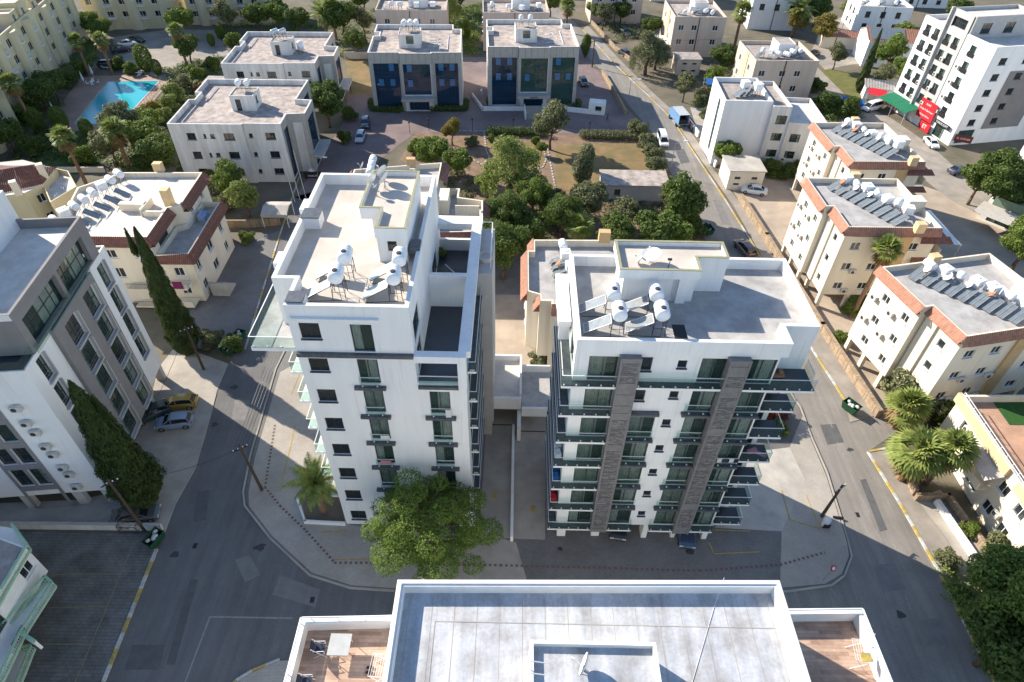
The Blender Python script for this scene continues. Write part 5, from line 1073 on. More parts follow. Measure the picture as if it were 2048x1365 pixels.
for s_, d_ in ((.4, .4), (.4, 3.2), (.4, 8.2), (6.5, .4), (13.3, .4), (18, .6), (18, 10), (.4, 14), (10, 5)): q_ = MB(); q_.obox(G0(s_, d_), .55, .9, 0, zz(2.2)-2.003, math.atan2(td.y, td.x)); part('column', q_, LGREY, t)
b_.obox(G0(10, 12), 15, 14, 0, zz(2.2)-2.003, math.atan2(td.y, td.x)); part('ground_room', b_, LGREY, t)
b_ = MB(); b_.poly([(x, y, zz(2.2)-2.0) for x, y in pl][::-1]); part('soffit', b_, LGREY, t)
ph = [G0(2.0, -.05), G0(17.05, -.05), G0(17.05, 12), G0(2.0, 12)]; z0, z1 = zz(17.2), zz(21.6)
pops = [(.9*K, 7.3*K, z0+.3, z0+3.0, 'wall3'), (7.8*K, 13.5*K, z0+.2, z0+3.0, 'wall3')]
shell(t, ph, z0, zz(20.6), z1, GREY, ROOFP, {0: pops}, t=.25, name='penthouse_wall', rname='roof', dep=.5)
b_ = MB(); ip = inset(ph, .25)
b_.quad((*G0(2.06, .0), z0), (*G0(2.0-.01, 12), z0), (*G0(2-.01, 12), z1-.02), (*G0(2.0-.01, .0), z1-.02)); part('white_side', b_, W, t)
b_ = MB(); b_.obox(G0(8.6, 9.0), 17, 6, zz(20.6), zz(24.5), math.atan2(td.y, td.x)); part('upper_block', b_, W, t)
b_ = MB(); b_.obox(G0(9, 6.9), .12, .12, zz(20.6), zz(24.5), 0); part('rain_pipe', b_, STEEL, t)
b_ = MB(); b_.obox(G0(8, -.33), 11.5, .03, z0+.02, z0+.95, math.atan2(td.y, td.x)); b_.obox(G0(1.2, .05), 2.2, .03, z0+.02, z0+.95, math.atan2(td.y, td.x)); b_.obox(G0(0.05, 3), .03, 6, z0+.02, z0+.95, math.atan2(td.y, td.x)); part('glass_railing', b_, GRAIL, t)
for i, (s_, z) in enumerate(((17.04, 14.75), (16.83, 13.5), (16.75, 11.52), (16.92, 10.22), (16.89, 8.17), (16.99, 6.95), (16.98, 4.94), (17.12, 3.83), (16.94, 1.79))):
    if i == 0: continue
    p = G0(0, 20-s_-.6); ac((p[0], p[1], zz(z-.5)), (-td.x, -td.y), '%s air conditioner from the top on the white side wall of the grey tower' % ord_(i-1), 'air conditioners in a stagger on the grey tower side wall')
# ---- bottom left building with mint trimmed balconies
t = thing('apartment_building', 'pale building with mint trimmed balconies cut by the left edge at the bottom', 'apartment building', (-42, 20, 0)); h0 = 8.6
def Q(u, v, z): p = P(u, v, z); return (p.x, p.y)
pb = [Q(-60, 1300, 0), Q(10, 1180, 0), Q(70, 1160, 0), Q(-20, 1050, 0), Q(-300, 1050, 0), Q(-300, 1400, 0)]
def ml(z, *uv): return PX(z, *uv)
def ccw(p): return p if sum(a[0]*b[1]-b[0]*a[1] for a, b in zip(p, p[1:]+p[:1])) > 0 else p[::-1]
def xyz(u, v, z): p = P(u, v, z); return (p.x, p.y)
shell(t, [(-53, 6), (-43.5, 6), (-43.8, 26), (-53, 29)], 0, 3.25, 3.3, LGREY, ROOFC, {}, t=.1, name='ground_floor', rname='slab')
shell(t, [(-53, 6), (-39.25, 6), (-39.5, 26.85), (-53, 31)], 3.305, 7.2, 7.25, WP, ROOFC, {1: [(19.1, 20.4, 5.1, 6.3, 'white'), (13, 16, 4.5, 6.6, 'wall3'), (8, 10.5, 4.5, 6.6, 'wall3')]}, t=.1)
for z, ring_ in ((7.4, ((-60, 1035), (22, 1047), (52, 1089), (0, 1180), (-60, 1290))), (4.9, ((-60, 1300), (20, 1230), (88, 1151), (103, 1164), (39, 1263), (0, 1345), (-60, 1440))), (2.2, ((-60, 1400), (10, 1300), (60, 1290), (30, 1365), (-20, 1460)))):
    pa = ccw(ml(z, *ring_)); b_ = MB(); b_.prism(pa, z-1.0, z-.85); s_ = part('balcony', b_, WP, t); n_ = len(pa); b_ = MB(); r_ = MB(); cnt = 0
    for i in range(n_):
        A, B_ = Vector(pa[i]), Vector(pa[(i+1) % n_]); L_ = (B_-A).length; tt = (B_-A)/L_; c = (A+B_)/2
        if c.x < (-42.6 if z > 7 else -40.3): continue
        b_.obox((c.x, c.y), L_, .16, z-.847, z-.62, math.atan2(tt.y, tt.x)); b_.obox((c.x, c.y), L_, .2, z-.1, z, math.atan2(tt.y, tt.x))
        for k in range(int(L_/.2)): p = A+tt*(k*.2+.05); r_.tube((p.x, p.y, z-.62), (p.x, p.y, z-.1), .02, 4)
    part('balcony_trim', b_, GREENR, s_); part('railing', r_, METAL, s_)
b_ = MB(); A, B_ = P(39, 1263, 4.9), P(76, 1290, 3.9); b_.obox(((A.x+B_.x)/2, (A.y+B_.y)/2), (B_-A).length, .2, 3.4, 4.6, math.atan2(B_.y-A.y, B_.x-A.x)); part('fin_wall', b_, WP, t)
b_ = MB(); b_.obox(((A.x+B_.x)/2, (A.y+B_.y)/2), (B_-A).length+.1, .26, 4.603, 4.75, math.atan2(B_.y-A.y, B_.x-A.x)); part('fin_trim', b_, GREENR, t)
for u, v in ((40, 1162), (52, 1167)): p = P(u, v, 4.05); b_ = MB(); b_.lathe((p.x, p.y, 4.06), (0, 0, 1), [(0, .22), (.5, .3), (.55, .24), (.55, .01)], 10); solo('black_bucket', b_, BLACK, ('left' if u < 45 else 'right')+' black bucket on the lower balcony of the mint trimmed building', 'bucket')
# ---- lower right cream building
t = thing('apartment_building', 'cream building with yellow band and tiled roof terrace at the right edge', 'apartment building', (50, 38, 0)); h = 7.0
pl = [(47.2, 31.4), (62, 27.5), (66, 47), (47.2, 46.4)]
fl = [(1.0, 2.3), (4.1, 5.4)]
shell(t, pl, 0, 6.1, 7.0, CREAM, PINKT, {3: winrow([(2.0, 3.3), (5.6, 8.0), (9.4, 10.7), (12.0, 13.3)], fl, 'white')}, t=.25)
b_ = MB()
for y0, y1 in ((31.2, 35.4), (36.9, 46.6)): b_.box(46.8, 47.197, y0, y1, 6.0, 7.15)
part('yellow_band', b_, OCHREP, t)
b_ = MB(); b_.box(46.9, 47.0, 32, 46, 7.15, 7.2); b_.box(46.9, 46.95, 32, 46, 7.4, 7.45)
for i in range(15): b_.tube((46.93, 32+i, 7.15), (46.93, 32+i, 7.75), .025, 4)
b_.box(46.9, 46.98, 32, 46, 7.75, 7.8); part('railing', b_, METAL, t)
b_ = MB(); b_.box(52.2, 56, 31, 40.5, 6.12, 8.8); b_.box(54.5, 60, 40.503, 43.0, 6.12, 8.2); part('roof_room', b_, CREAM, t)
b_ = MB(); b_.box(51.9, 56.3, 30.8, 33, 8.803, 9.1); b_.box(53.8, 57, 41, 42.6, 8.203, 9.0); part('yellow_band', b_, OCHREP, t)
b_ = MB(); b_.box(50.8, 55.2, 43.2, 46.4, 6.11, 6.14); part('artificial_turf', b_, mat('turf', (.03, .10, .02), (.02, .07, .015), .95, 3), t)
b_ = MB(); b_.box(45.6, 47.18, 37.2, 40.4, 3.3, 3.45); b_.box(45.6, 45.75, 37.2, 40.4, 3.45, 4.3); part('balcony', b_, CREAM, t)
b_ = MB(); b_.quad((45.4, 36.9, 5.2), (45.4, 40.6, 5.2), (47.18, 40.6, 5.9), (47.18, 36.9, 5.9)); b_.quad((45.4, 40.6, 5.18), (45.4, 36.9, 5.18), (47.18, 36.9, 5.88), (47.18, 40.6, 5.88)); part('awning', b_, CONCP, t)
for z, y in ((5.2, 43.2), (2.5, 35)): ac((47.2, y, z), (-1, 0), 'air conditioner on the %s part of the lower right cream wall' % ('upper' if z > 4 else 'lower'), None)
dish(45.6, 40.9, 1.0, .65, 'white dish in the shaded yard of the lower right cream building', None, (-.3, -.3, .9), h=.8)
# ---- white office on the far right road
t = thing('office_building', 'white office with a tall blank stair tower and a strip of teal glass', 'office building', (42, 112, 0))
shell(t, [(35.9, 110.2), (44.2, 110.2), (44.2, 121), (36.3, 121)], 0, 11.2, 12.0, W, ROOFC, {3: [(6.5, 8.0, 1, 10.8, 'gridg')]}, t=.25)
shell(t, [(44.203, 109.4), (47.4, 109.2), (47.4, 120.8), (44.203, 120.8)], 0, 10.9, 11.5, WO, ROOFC, {0: winrow([(1.0, 2.8)], [(8.3, 9.9), (5.3, 6.7), (2.2, 3.6)], 'wall3')}, t=.2, name='wing_wall', rname='wing_roof')
shell(t, [(47.403, 108.6), (54.0, 107.6), (54.6, 119.5), (47.403, 120)], 0, 8.3, 9.0, WO, ROOFP, {0: winrow([(.8, 2.5)], [(5.5, 7.0), (2.4, 3.8)], 'wall3')+winrow([(4.3, 6.0)], [(5.5, 7.0)], 'wall3')+[(4.0, 6.2, .3, 4.0, 'wall3')]}, t=.2, name='side_wall', rname='side_roof')
for i in range(3): solar(38.3+i*1.1, 113.5+i*.3, 11.22, -1.2, '%s collector on the white office beside the far road' % ord_(i), 'collectors on the white office', 1.0, 1.9)
tank('cube', 40.5, 115.6, 11.22, 'left white tank on the white office beside the far road', 'tanks on the white office', .2, 1.1); tank('cube', 42.4, 114.4, 11.22, 'right white tank on the white office beside the far road', 'tanks on the white office', .2, 1.15)
for i in range(3): ac((45.6+i*2.6, 109.1-.3*i, 2.2 if i else 2.0), (0, -1), '%s air conditioner from the left, low on the front of the white office' % ord_(i), 'air conditioners on the white office front')
# ---- small sheds
def shed(name, label, o, deg, wd, dp, h, wm, rm, ops={}, cat='shed'):
    L, a = frame2(o, deg); t = thing(name, label, cat, (o[0], o[1], 0)); shell(t, ring(L, (0, 0), (wd, 0), (wd, dp), (0, dp)), 0, h-.12, h-.1, wm, rm, ops, t=.1)
    b_ = MB(); b_.obox(L(wd/2, dp/2), wd+.4, dp+.4, h-.095, h+.06, a); part('roof_slab', b_, rm, t); return t, L
shed('utility_shed', 'small cream shed with a flat roof beside the parked cars', (36.7, 101.0), 0, 6.0, 5.6, 3.6, CREAM, CONCP, {0: winrow([(1, 2), (3.9, 4.9)], [(2.0, 2.5), (.9, 1.3)], 'plain')})
shed('utility_shed', 'long flat roofed grey shed in the park behind the trees', (14.6, 96.4), 0, 11, 5.0, 3.0, LGREY, ROOFD, {0: [(2, 3, 1.2, 2.2, 'win')]})
shed('utility_shed', 'beige shed with four small vents below the beige apartment block', (37.1, 154.6), 2, 5.6, 4.6, 3.6, BEIGE, ROOFC, {0: winrow([(1.3, 2.3), (3.6, 4.6)], [(2.4, 2.8), (.8, 1.2)], 'plain')})
# ---- beige blocks in the back
def plain_block(label, o, deg, wd, dp, h, wm, rm, fl, cols, kind='white', scol=(), extra=0, seed=1, band=None, z0=0):
    L, a = frame2(o, deg); t = thing('apartment_block', label, 'apartment building', (o[0], o[1], 0))
    ops = {0: winrow([(c, c+1.3) for c in cols], fl, kind), 3: winrow([(c, c+1.1) for c in scol], fl, kind)}
    shell(t, ring(L, (0, 0), (wd, 0), (wd, dp), (0, dp)), z0, h-.7, h, wm, rm, ops, t=.22)
    if band: b_ = MB(); b_.obox(L(-.05, dp*.45), .16, 1.6, .02, h-.1, a); part('ochre_band', b_, OCHREP, t)
    b_ = MB(); b_.obox(L(wd*.48, -.08), .14, .14, 0, h-.1, a); part('rain_pipe', b_, BLACK, t)
    sr = ring(L, (wd*.45, dp*.4), (wd*.72, dp*.4), (wd*.72, dp*.75), (wd*.45, dp*.75)); shell(t, sr, h-.69, h+1.6, h+1.7, wm if wm != BEIGE else W, rm, {}, t=.1, name='stair_room', rname='stair_roof')
    rr = random.Random(seed)
    for i in range(3+extra): tank(rr.choice(['cube', 'cyl', 'vert', 'cyl']), *L(1.4+(wd-2.8)*(i+rr.uniform(.1, .7))/(3+extra), rr.uniform(1.2, dp*.35)), h-.69, '%s tank of the ' % ord_(i)+label.split(' with ')[0], 'tanks on the '+label.split(' with ')[0], rr.uniform(0, 3), rr.uniform(.85, 1.0))
    for i in range(3): solar(*L(1.5+i*(wd-3)/2.5, dp*.3), h-.69, rr.uniform(-1.8, -1.0), '%s collector of the ' % ord_(i)+label.split(' with ')[0], 'collectors on the '+label.split(' with ')[0])
    return t, L, a
plain_block('large beige block with grey windows near the far road', (37.6, 167), 1, 12.5, 14, 9.3, BEIGE, ROOFD, [(6.2, 7.4), (2.9, 4.2)], (1.2, 4.4, 9.5), 'white', (3, 9), 1, 3, True)
plain_block('beige block with a cluttered roof behind the white office', (49.8, 139.3), 2, 13.4, 12.5, 8.9, BEIGE, ROOFC, [(5.6, 6.8), (2.4, 3.7)], (1.2, 5.6, 8.8), 'white', (2.2, 8.5), 3, 5, True)
plain_block('small beige block with shuttered windows above the far road', (19.8, 192), 2, 14, 12, 8.2, BEIGE, ROOFD, [(5.6, 6.8), (2.4, 3.7)], (1.5, 5.0, 8.2, 11), 'white', (3, 7), 0, 8)
plain_block('peach block with collectors behind the left glass office', (-34.8, 168.5), 3, 17.2, 11, 9.0, BEIGE, ROOFD, [(5.8, 7.0), (2.5, 3.8)], (2.0, 9.5, 13.0), 'white', (3, 7), 1, 11)
plain_block('pinkish block with a roof terrace behind the right glass office', (-8.7, 168.3), 3, 16.2, 11, 9.0, BEIGE, ROOFD, [(5.8, 7.0), (2.5, 3.8)], (2.0, 9.5, 13.0), 'white', (3, 7), 1, 13)
plain_block('white block on stilts with tall grooves at the top edge', (63, 190), -3, 13, 12, 15, W, ROOFP, [(5, 6.5), (9, 10.5)], (2, 6, 10), 'win', (3, 7), 0, 14, z0=0)
plain_block('white villa with stacked terraces at the top right', (92, 190), -4, 14, 10, 6.5, W, ROOFP, [(3.7, 5.2), (1, 2.2)], (2, 6, 10), 'win', (3, 6), 0, 15)
plain_block('long white house with small windows farthest at the top right', (112, 215), -4, 18, 10, 7.5, W, ROOFP, [(3.7, 5.2), (1, 2.2)], (2, 6, 10, 14), 'win', (3, 6), 0, 16)
plain_block('white block at the top edge beside the tall palm', (40, 215), 0, 15, 10, 8, WO, ROOFP, [(5.2, 6.5), (2, 3.3)], (2, 6, 10), 'win', (3, 6), 1, 17)
plain_block('pale block at the top edge near the middle', (5, 222), 2, 17, 10, 8, WO, ROOFD, [(5.2, 6.5), (2, 3.3)], (2, 6, 10), 'win', (3, 6), 1, 18)
# ---- yellow hotel blocks
def yellow_block(label, o, deg, wd, dp, h, seed):
    L, a = frame2(o, deg); t = thing('apartment_block', label, 'apartment building', (o[0], o[1], 0)); fl = [(h-2.9, h-1.3), (h-6.0, h-4.4), (h-9.0, h-7.6)]; fl = [f for f in fl if f[0] > .3]
    n = int(wd/4); ops = {0: winrow([(1.2+i*4, 3.0+i*4) for i in range(n)], fl, 'white'), 1: winrow([(2, 3.5), (6, 7.5)], fl, 'white')}
    shell(t, ring(L, (0, 0), (wd, 0), (wd, dp), (0, dp)), 0, h-.8, h, YEL, ROOFP, ops, t=.25)
    for i in range(0, n, 2):      # rounded bays
        b_ = MB(); c = L(4.0+i*4+.1, 0); k = 10; pts = [L(4.1+i*4+1.5*math.cos(math.pi+math.pi*j/k), 1.1*math.sin(math.pi+math.pi*j/k)) for j in range(k+1)]; b_.prism(pts, 0, h-.4); by = part('bay', b_, YEL, t)
    for i in range(1, n, 2):
        for f in fl:
            b_ = MB(); k = 10; pts = [L(2.1+i*4+1.4*math.cos(math.pi+math.pi*j/k), .9*math.sin(math.pi+math.pi*j/k)-.02) for j in range(k+1)]; b_.prism(pts, f[0]-.4, f[0]-.25); bb = part('balcony', b_, WP, t)
            r_ = MB(); [r_.tube((*p, f[0]-.25), (*p, f[0]+.6), .025, 4) for p in pts]; [r_.tube((*p, f[0]+.6), (*q_, f[0]+.6), .03, 4) for p, q_ in zip(pts, pts[1:])]; part('railing', r_, METAL, bb)
    rr = random.Random(seed)
    for f_ in (.02, .62, .80):
        x0 = wd*f_; w_ = wd*rr.uniform(.13, .18); hh = h+rr.uniform(1.6, 2.8); shell(t, ring(L, (x0, .4), (x0+w_, .4), (x0+w_, dp*.6), (x0, dp*.6)), h-.79, hh-.4, hh, YEL, ROOFP, {0: [(w_*.3, w_*.3+1.2, h-.2, h+1.1, 'white')]}, t=.2, name='roof_room', rname='roof_room_roof')
    b_ = MB(); x0, x1 = wd*.3, wd*.55
    b_.quad((*L(x0, 2), h), (*L(x1, 2), h), (*L(x1, dp*.5), h+1.8), (*L(x0, dp*.5), h+1.8)); b_.quad((*L(x1, dp*.5), h+1.8), (*L(x1, dp-2), h), (*L(x0, dp-2), h), (*L(x0, dp*.5), h+1.8)); b_.poly([(*L(x0, 2), h), (*L(x0, dp*.5), h+1.8), (*L(x0, dp-2), h)]); b_.poly([(*L(x1, 2), h), (*L(x1, dp-2), h), (*L(x1, dp*.5), h+1.8)]); part('tiled_roof', b_, TERRA, t)
    return t, L
yellow_block('yellow hotel block at the left edge nearest the pool', (-92.5, 98), 102, 22, 14, 12.5, 1)
yellow_block('yellow hotel block with rounded bays left of the hotel car park', (-99.0, 123), 102, 26, 14, 13.5, 2)
yellow_block('yellow hotel block in the far top left corner', (-106, 151), 102, 22, 14, 12.5, 5)
yellow_block('yellow hotel block along the top left edge behind the car park', (-112, 178), 8, 22, 12, 12, 3)
yellow_block('yellow hotel block at the top edge right of the car park', (-88, 184), 4, 22, 12, 11, 4)
# ---- tiled roof house at left
t = thing('house', 'yellow house with a brown tiled roof at the left edge', 'house', (-72, 82, 0))
def tiled(a0_, a1_, b1_, b0_, m_=TERRAD, n=16):
    b_ = MB(); A0, A1_, B1, B0 = map(Vector, (a0_, a1_, b1_, b0_))
    for i in range(n):
        for f0, f1, zz_ in ((0, .5, .08), (.5, 1, 0)):
            u0, u1 = (i+f0)/n, (i+f1)/n; o = Vector((0, 0, zz_)); b_.quad(A0.lerp(A1_, u0)+o, A0.lerp(A1_, u1)+o, B0.lerp(B1, u1)+o, B0.lerp(B1, u0)+o)
    return b_
hp = PX(7.2, (-70, 400), (48, 384), (84, 367), (112, 335), (44, 318), (-70, 330)); shell(t, hp, 0, 7.0, 7.02, YEL, ROOFP, {0: winrow([(2.0, 3.2)], [(4.6, 5.9), (1.6, 2.8)], 'white'), 1: winrow([(1.2, 2.4)], [(4.6, 5.9), (1.6, 2.8)], 'white'), 2: winrow([(1.2, 2.5)], [(4.6, 5.9), (1.6, 2.8)], 'white')}, t=.1)
wp_ = PX(6.6, (113, 337), (85, 368), (100, 405), (153, 373), (136, 342)); shell(t, wp_, 0, 5.8, 6.6, YEL, ROOFP, {1: winrow([(1.0, 2.2)], [(3.8, 5.1), (1.2, 2.4)], 'white'), 2: winrow([(1.2, 2.4), (4.2, 5.4)], [(3.6, 4.9), (1.0, 2.2)], 'white')}, t=.15, name='wing_wall', rname='wing_roof')
part('tiled_roof', tiled(P(-70, 404, 7.05), P(86, 369, 7.05), P(66, 330, 9.2), P(-70, 352, 9.2), n=36), TERRAD, t); part('tiled_roof', tiled(P(86, 369, 7.06), P(114, 334, 7.06), P(66, 329.6, 9.2), P(66, 330, 9.2), n=12), TERRAD, t); part('tiled_roof', tiled(P(114, 334, 7.06), P(-70, 328, 7.06), P(-70, 352, 9.2), P(66, 330, 9.2), n=36), TERRAD, t)
part('tiled_roof', tiled(P(-60, 442, 4.2), P(70, 418, 4.2), P(40, 398, 5.4), P(-60, 405, 5.4), n=26), TERRAD, t)
L, a = frame2(hp[2], 0); b_ = MB(); q = P(88, 350, 7.6); b_.obox((q.x, q.y), .9, .9, 7.0, 9.4, .6); part('chimney', b_, CREAM, t); b_ = MB(); q = P(36, 385, 7.4); b_.obox((q.x, q.y), .9, .9, 7.0, 9.2, .6); part('chimney', b_, CREAM, t)
q = P(122, 382, 4.5); ac((q.x, q.y, 4.5), (.7, -.7), 'air conditioner on the wall of the yellow house', None)
# ---- grey white tower at top right with shops
L, a = frame2((80.6, 138.6), -77.7); t = thing('apartment_tower', 'white and grey tower above the shops at the top right with dark balconies', 'apartment building', (80.6, 138.6, 0)); h = 18.5
pl = ring(L, (0, 0), (19, 0), (19, 26), (0, 26)); rowz = [3.9+2.85*k for k in range(5)]
ops = [(x, x+1.45, z, z+1.9, 'wall3') for x in (1.2, 3.7, 6.9, 9.2, 13.6) for z in rowz]+[(x, x+2.6, .2, 2.6, 'wall3') for x in (9.9, 14)]
side = [(x, x+1.5, z, z+1.2, 'win') for x in (2.0, 7.0) for z in rowz]
shell(t, pl, 0, h-.8, h, W, ROOFP, {0: ops, 1: side+[(1, 4.5, .4, 3.0, 'gridg')]}, t=.25)
b_ = MB(); facade(b_, L(6.3, -.12), L(11.6, -.12), 3.0, h+3.0, [(x-6.3, x-6.3+1.45, z, z+1.9) for x in (6.9, 9.2) for z in rowz]+[(.8, 4.4, 18.6, 20.4)], .1); part('grey_facing', b_, LGREY, t)
b_ = MB(); b_.obox(L(6.2, -.3), .3, .6, 0, h+3.2, a); part('pier', b_, LGREY, t)
shell(t, ring(L, (6.0, .1), (12, .1), (12, 14), (6, 14)), h-.79, h+2.4, h+3.0, LGREY, ROOFP, {0: [(1, 4.6, h+.2, h+2.0, 'wall3')], 1: winrow([(2, 4), (7, 9)], [(h, h+1.8)])}, t=.2, name='penthouse', rname='penthouse_roof')
b_ = MB(); facade(b_, L(19.05, 5.5), L(19.05, 14), 3.0, 14, [(x-5.5, x-5.5+1.5, z, z+1.2) for x in (7.0,) for z in rowz[:4]], .1); part('dark_grey_facing', b_, GREY, t)
for x in (1.2, 3.7, 6.9, 9.2, 13.6):
    for z in rowz: b_ = MB(); b_.obox(L(x+.72, -.2), 1.5, .05, z, z+.8, a); part('balcony_front', b_, BLACK, t)
for i, (x, z) in enumerate([(x, z+.6) for x in (5.6, 8.8, 12.9) for z in rowz[:4]]): ac((*L(x, -.12 if x != 12.9 else 0), z), (math.sin(a), -math.cos(a)), '%s air conditioner from the bottom in the %s column of the top right tower' % (ord_(i % 4), ('left', 'middle', 'right')[i//4]), 'air conditioners on the top right tower')
aw = thing('shop_awning', 'dark green fabric awning over the shop at the top right', 'awning', (*L(3, -1), 0)); b_ = MB()
for x0, x1 in ((.2, 4.5), (4.55, 8.8)): b_.quad((*L(x0, -3.2), 2.6), (*L(x1, -3.2), 2.6), (*L(x1, -.05), 3.3), (*L(x0, -.05), 3.3)); b_.quad((*L(x0, -3.2), 2.3), (*L(x1, -3.2), 2.3), (*L(x1, -3.2), 2.6), (*L(x0, -3.2), 2.6))
part('fabric', b_, GREENA, aw); b_ = MB()
for x in (.3, 4.5, 8.7): b_.tube((*L(x, -3.1), 0), (*L(x, -3.1), 2.6), .05, 5)
part('post', b_, METAL, aw)
def sign(label, c, w_, h_, z, an, m_, lines, size, lm=WLET):
    t = thing('shop_sign', label, 'sign', (c[0], c[1], 0)); b_ = MB(); b_.obox(c, w_, .12, z, z+h_, an); part('board', b_, m_, t)
    n = Vector((math.sin(an), -math.cos(an)))
    for i, s_ in enumerate(lines): words(s_, (c[0]+n.x*.07, c[1]+n.y*.07, z+h_-(i+.7)*h_/(len(lines)+.4)), size, lm, t, rz=an)
    return t
sign('large red shop sign with white lines of lettering under the top right tower', L(10.8, -.4), 4.6, 3.6, 1.9, a, REDP, ['RONİ', 'Kasap & Şarküteri', 'Kebap Salonu'], .5)
sign('black and white shop sign beside the red sign', L(15.8, -.4), 4.2, .8, 2.6, a, BLACK, ['TOROS SOFT'], .55)
sign('brown board sign at the corner of the top right tower', L(20.2, 1.5), 3.0, 1.3, 1.2, a+.9, mat('brown_board', (.16, .035, .03), rough=.5), ['EL DÖNER'], .5)
sign('small red shop window sign left under the green awning', L(1.8, -.3), 2.4, 1.5, .6, a, REDP, ['MARKET'], .45)
sign('tall red and white shop window sign right of the green awning', L(12.2, -.6), 2.8, 1.7, .1, a, REDP, ['ET'], 1.1)
# balconied block at right edge and shop with canopy
L, a = frame2((86.5, 100.5), -70); t = thing('apartment_tower', 'block with glass fronted balconies and an orange pier cut by the right edge', 'apartment building', (*L(0, 0), 0))
shell(t, ring(L, (-3, 0), (16, 0), (16, 15), (-3, 15)), 0, 16, 16.5, W, ROOFP, {0: [(x, x+3.2, z, z+2.1, 'wall3') for x in (1, 6.5, 12) for z in (3.6, 6.6, 9.6, 12.6)]}, t=.2)
for k in range(5): b_ = MB(); b_.obox(L(5, -.7), 10, 1.4, 3.2+k*3, 3.38+k*3, a); bb = part('balcony', b_, WP, t); b_ = MB(); b_.obox(L(5, -1.35), 9.9, .04, 3.39+k*3, 4.3+k*3, a); part('glass_railing', b_, GRAIL, bb)
b_ = MB(); b_.obox(L(5.6, -1.42), .8, .1, 3, 16, a); part('orange_pier', b_, OCHRE, t)
L, a = frame2((76.5, 93.0), -50); t = thing('shop', 'single storey shop with a flat grey canopy and a red and green sign', 'shop', (*L(0, 0), 0))
shell(t, ring(L, (0, 0), (13, 0), (13, 7), (0, 7)), 0, 3.4, 3.8, WP, ROOFP, {0: [(1, 5, .3, 2.6, 'wall3'), (6, 11, .3, 2.6, 'wall3')]}, t=.2)
b_ = MB(); b_.quad((*L(-.5, -3.6), 2.6), (*L(6, -3.6), 2.6), (*L(6, -.02), 3.2), (*L(-.5, -.02), 3.2)); b_.quad((*L(6.2, -3.6), 2.6), (*L(12.5, -3.6), 2.6), (*L(12.5, -.02), 3.2), (*L(6.2, -.02), 3.2)); part('canopy', b_, mat('grey_canopy', (.45, .43, .39), (.38, .36, .33), .8, 2), t)
b_ = MB(); b_.obox(L(6.2, -.1), 11, .15, 3.25, 4.6, a); sb = part('sign_board', b_, mat('sign_green', (.18, .24, .17), rough=.6), t)
n = Vector((math.sin(a), -math.cos(a))); c = L(6.8, -.2); words('ÇAĞDAŞ', (c[0], c[1], 4.15), .8, REDP, t, rz=a); c = L(8.3, -.2); words('PIZZA', (c[0], c[1], 3.55), .45, WLET, t, rz=a)
# small houses at the top right
def gable(label, o, deg, wd, dp, h, rise, wm, rm, ops={}, cat='house'):
    L, a = frame2(o, deg); t = thing('house', label, cat, (o[0], o[1], 0)); shell(t, ring(L, (0, 0), (wd, 0), (wd, dp), (0, dp)), 0, h-.05, h, wm, ROOFP, ops, t=.1)
    part('tiled_roof', tiled((*L(-.5, -.5), h-.1), (*L(wd+.5, -.5), h-.1), (*L(wd+.5, dp/2), h+rise), (*L(-.5, dp/2), h+rise), rm, int(wd/.5)), rm, t); part('tiled_roof', tiled((*L(wd+.5, dp+.5), h-.1), (*L(-.5, dp+.5), h-.1), (*L(-.5, dp/2), h+rise), (*L(wd+.5, dp/2), h+rise), rm, int(wd/.5)), rm, t)
    b_ = MB()
    for x in (0, wd): b_.poly([(*L(x, 0), h), (*L(x, dp), h), (*L(x, dp/2), h+rise)])
    part('gable', b_, wm, t); return t, L, a
fl = [(3.8, 5.0), (1, 2.2)]
t, L, a = gable('white villa with dark solar panels on its orange tiled roof', (84, 163), -8, 13, 9, 6.2, 1.6, W, TERRA, {0: winrow([(2, 3.4), (6, 7.4), (10, 11.4)], fl)}); b_ = MB(); b_.quad((*L(.2, 0), 6.42), (*L(8.2, 0), 6.42), (*L(8.2, 4.2), 7.9), (*L(.2, 4.2), 7.9)); part('solar_array', b_, PANEL, t)
gable('small open tiled shelter beside the villa at the top right', (78.5, 176), -8, 9, 5, 3.0, .8, CREAM, TERRA)
gable('white bungalow with a pale roof behind the tall cypress at the top right', (76.5, 142.5), -15, 6, 5, 2.8, .8, W, CONCP, cat='house')
shed('flat_house', 'low pale house with a cream roof behind the tall cypress', (84, 139), -12, 6, 6, 3.0, LGREY, CREAM, {0: [(1, 3, 1, 2.2, 'win')]}, 'house')
b_ = MB(); L, a = frame2((75.5, 139.5), -30); b_.quad((*L(0, 0), 2.4), (*L(3.6, 0), 2.4), (*L(3.6, 3), 2.8), (*L(0, 3), 2.8)); t = thing('red_canopy', 'red fabric canopy in the garden at the top right', 'canopy', (75.5, 139.5, 0)); part('fabric', b_, REDP, t); b_ = MB(); [b_.tube((*L(x, y), 0), (*L(x, y), 2.45), .05, 5) for x, y in ((.1, .1), (3.5, .1), (.1, 2.9), (3.5, 2.9))]; part('post', b_, METAL, t)
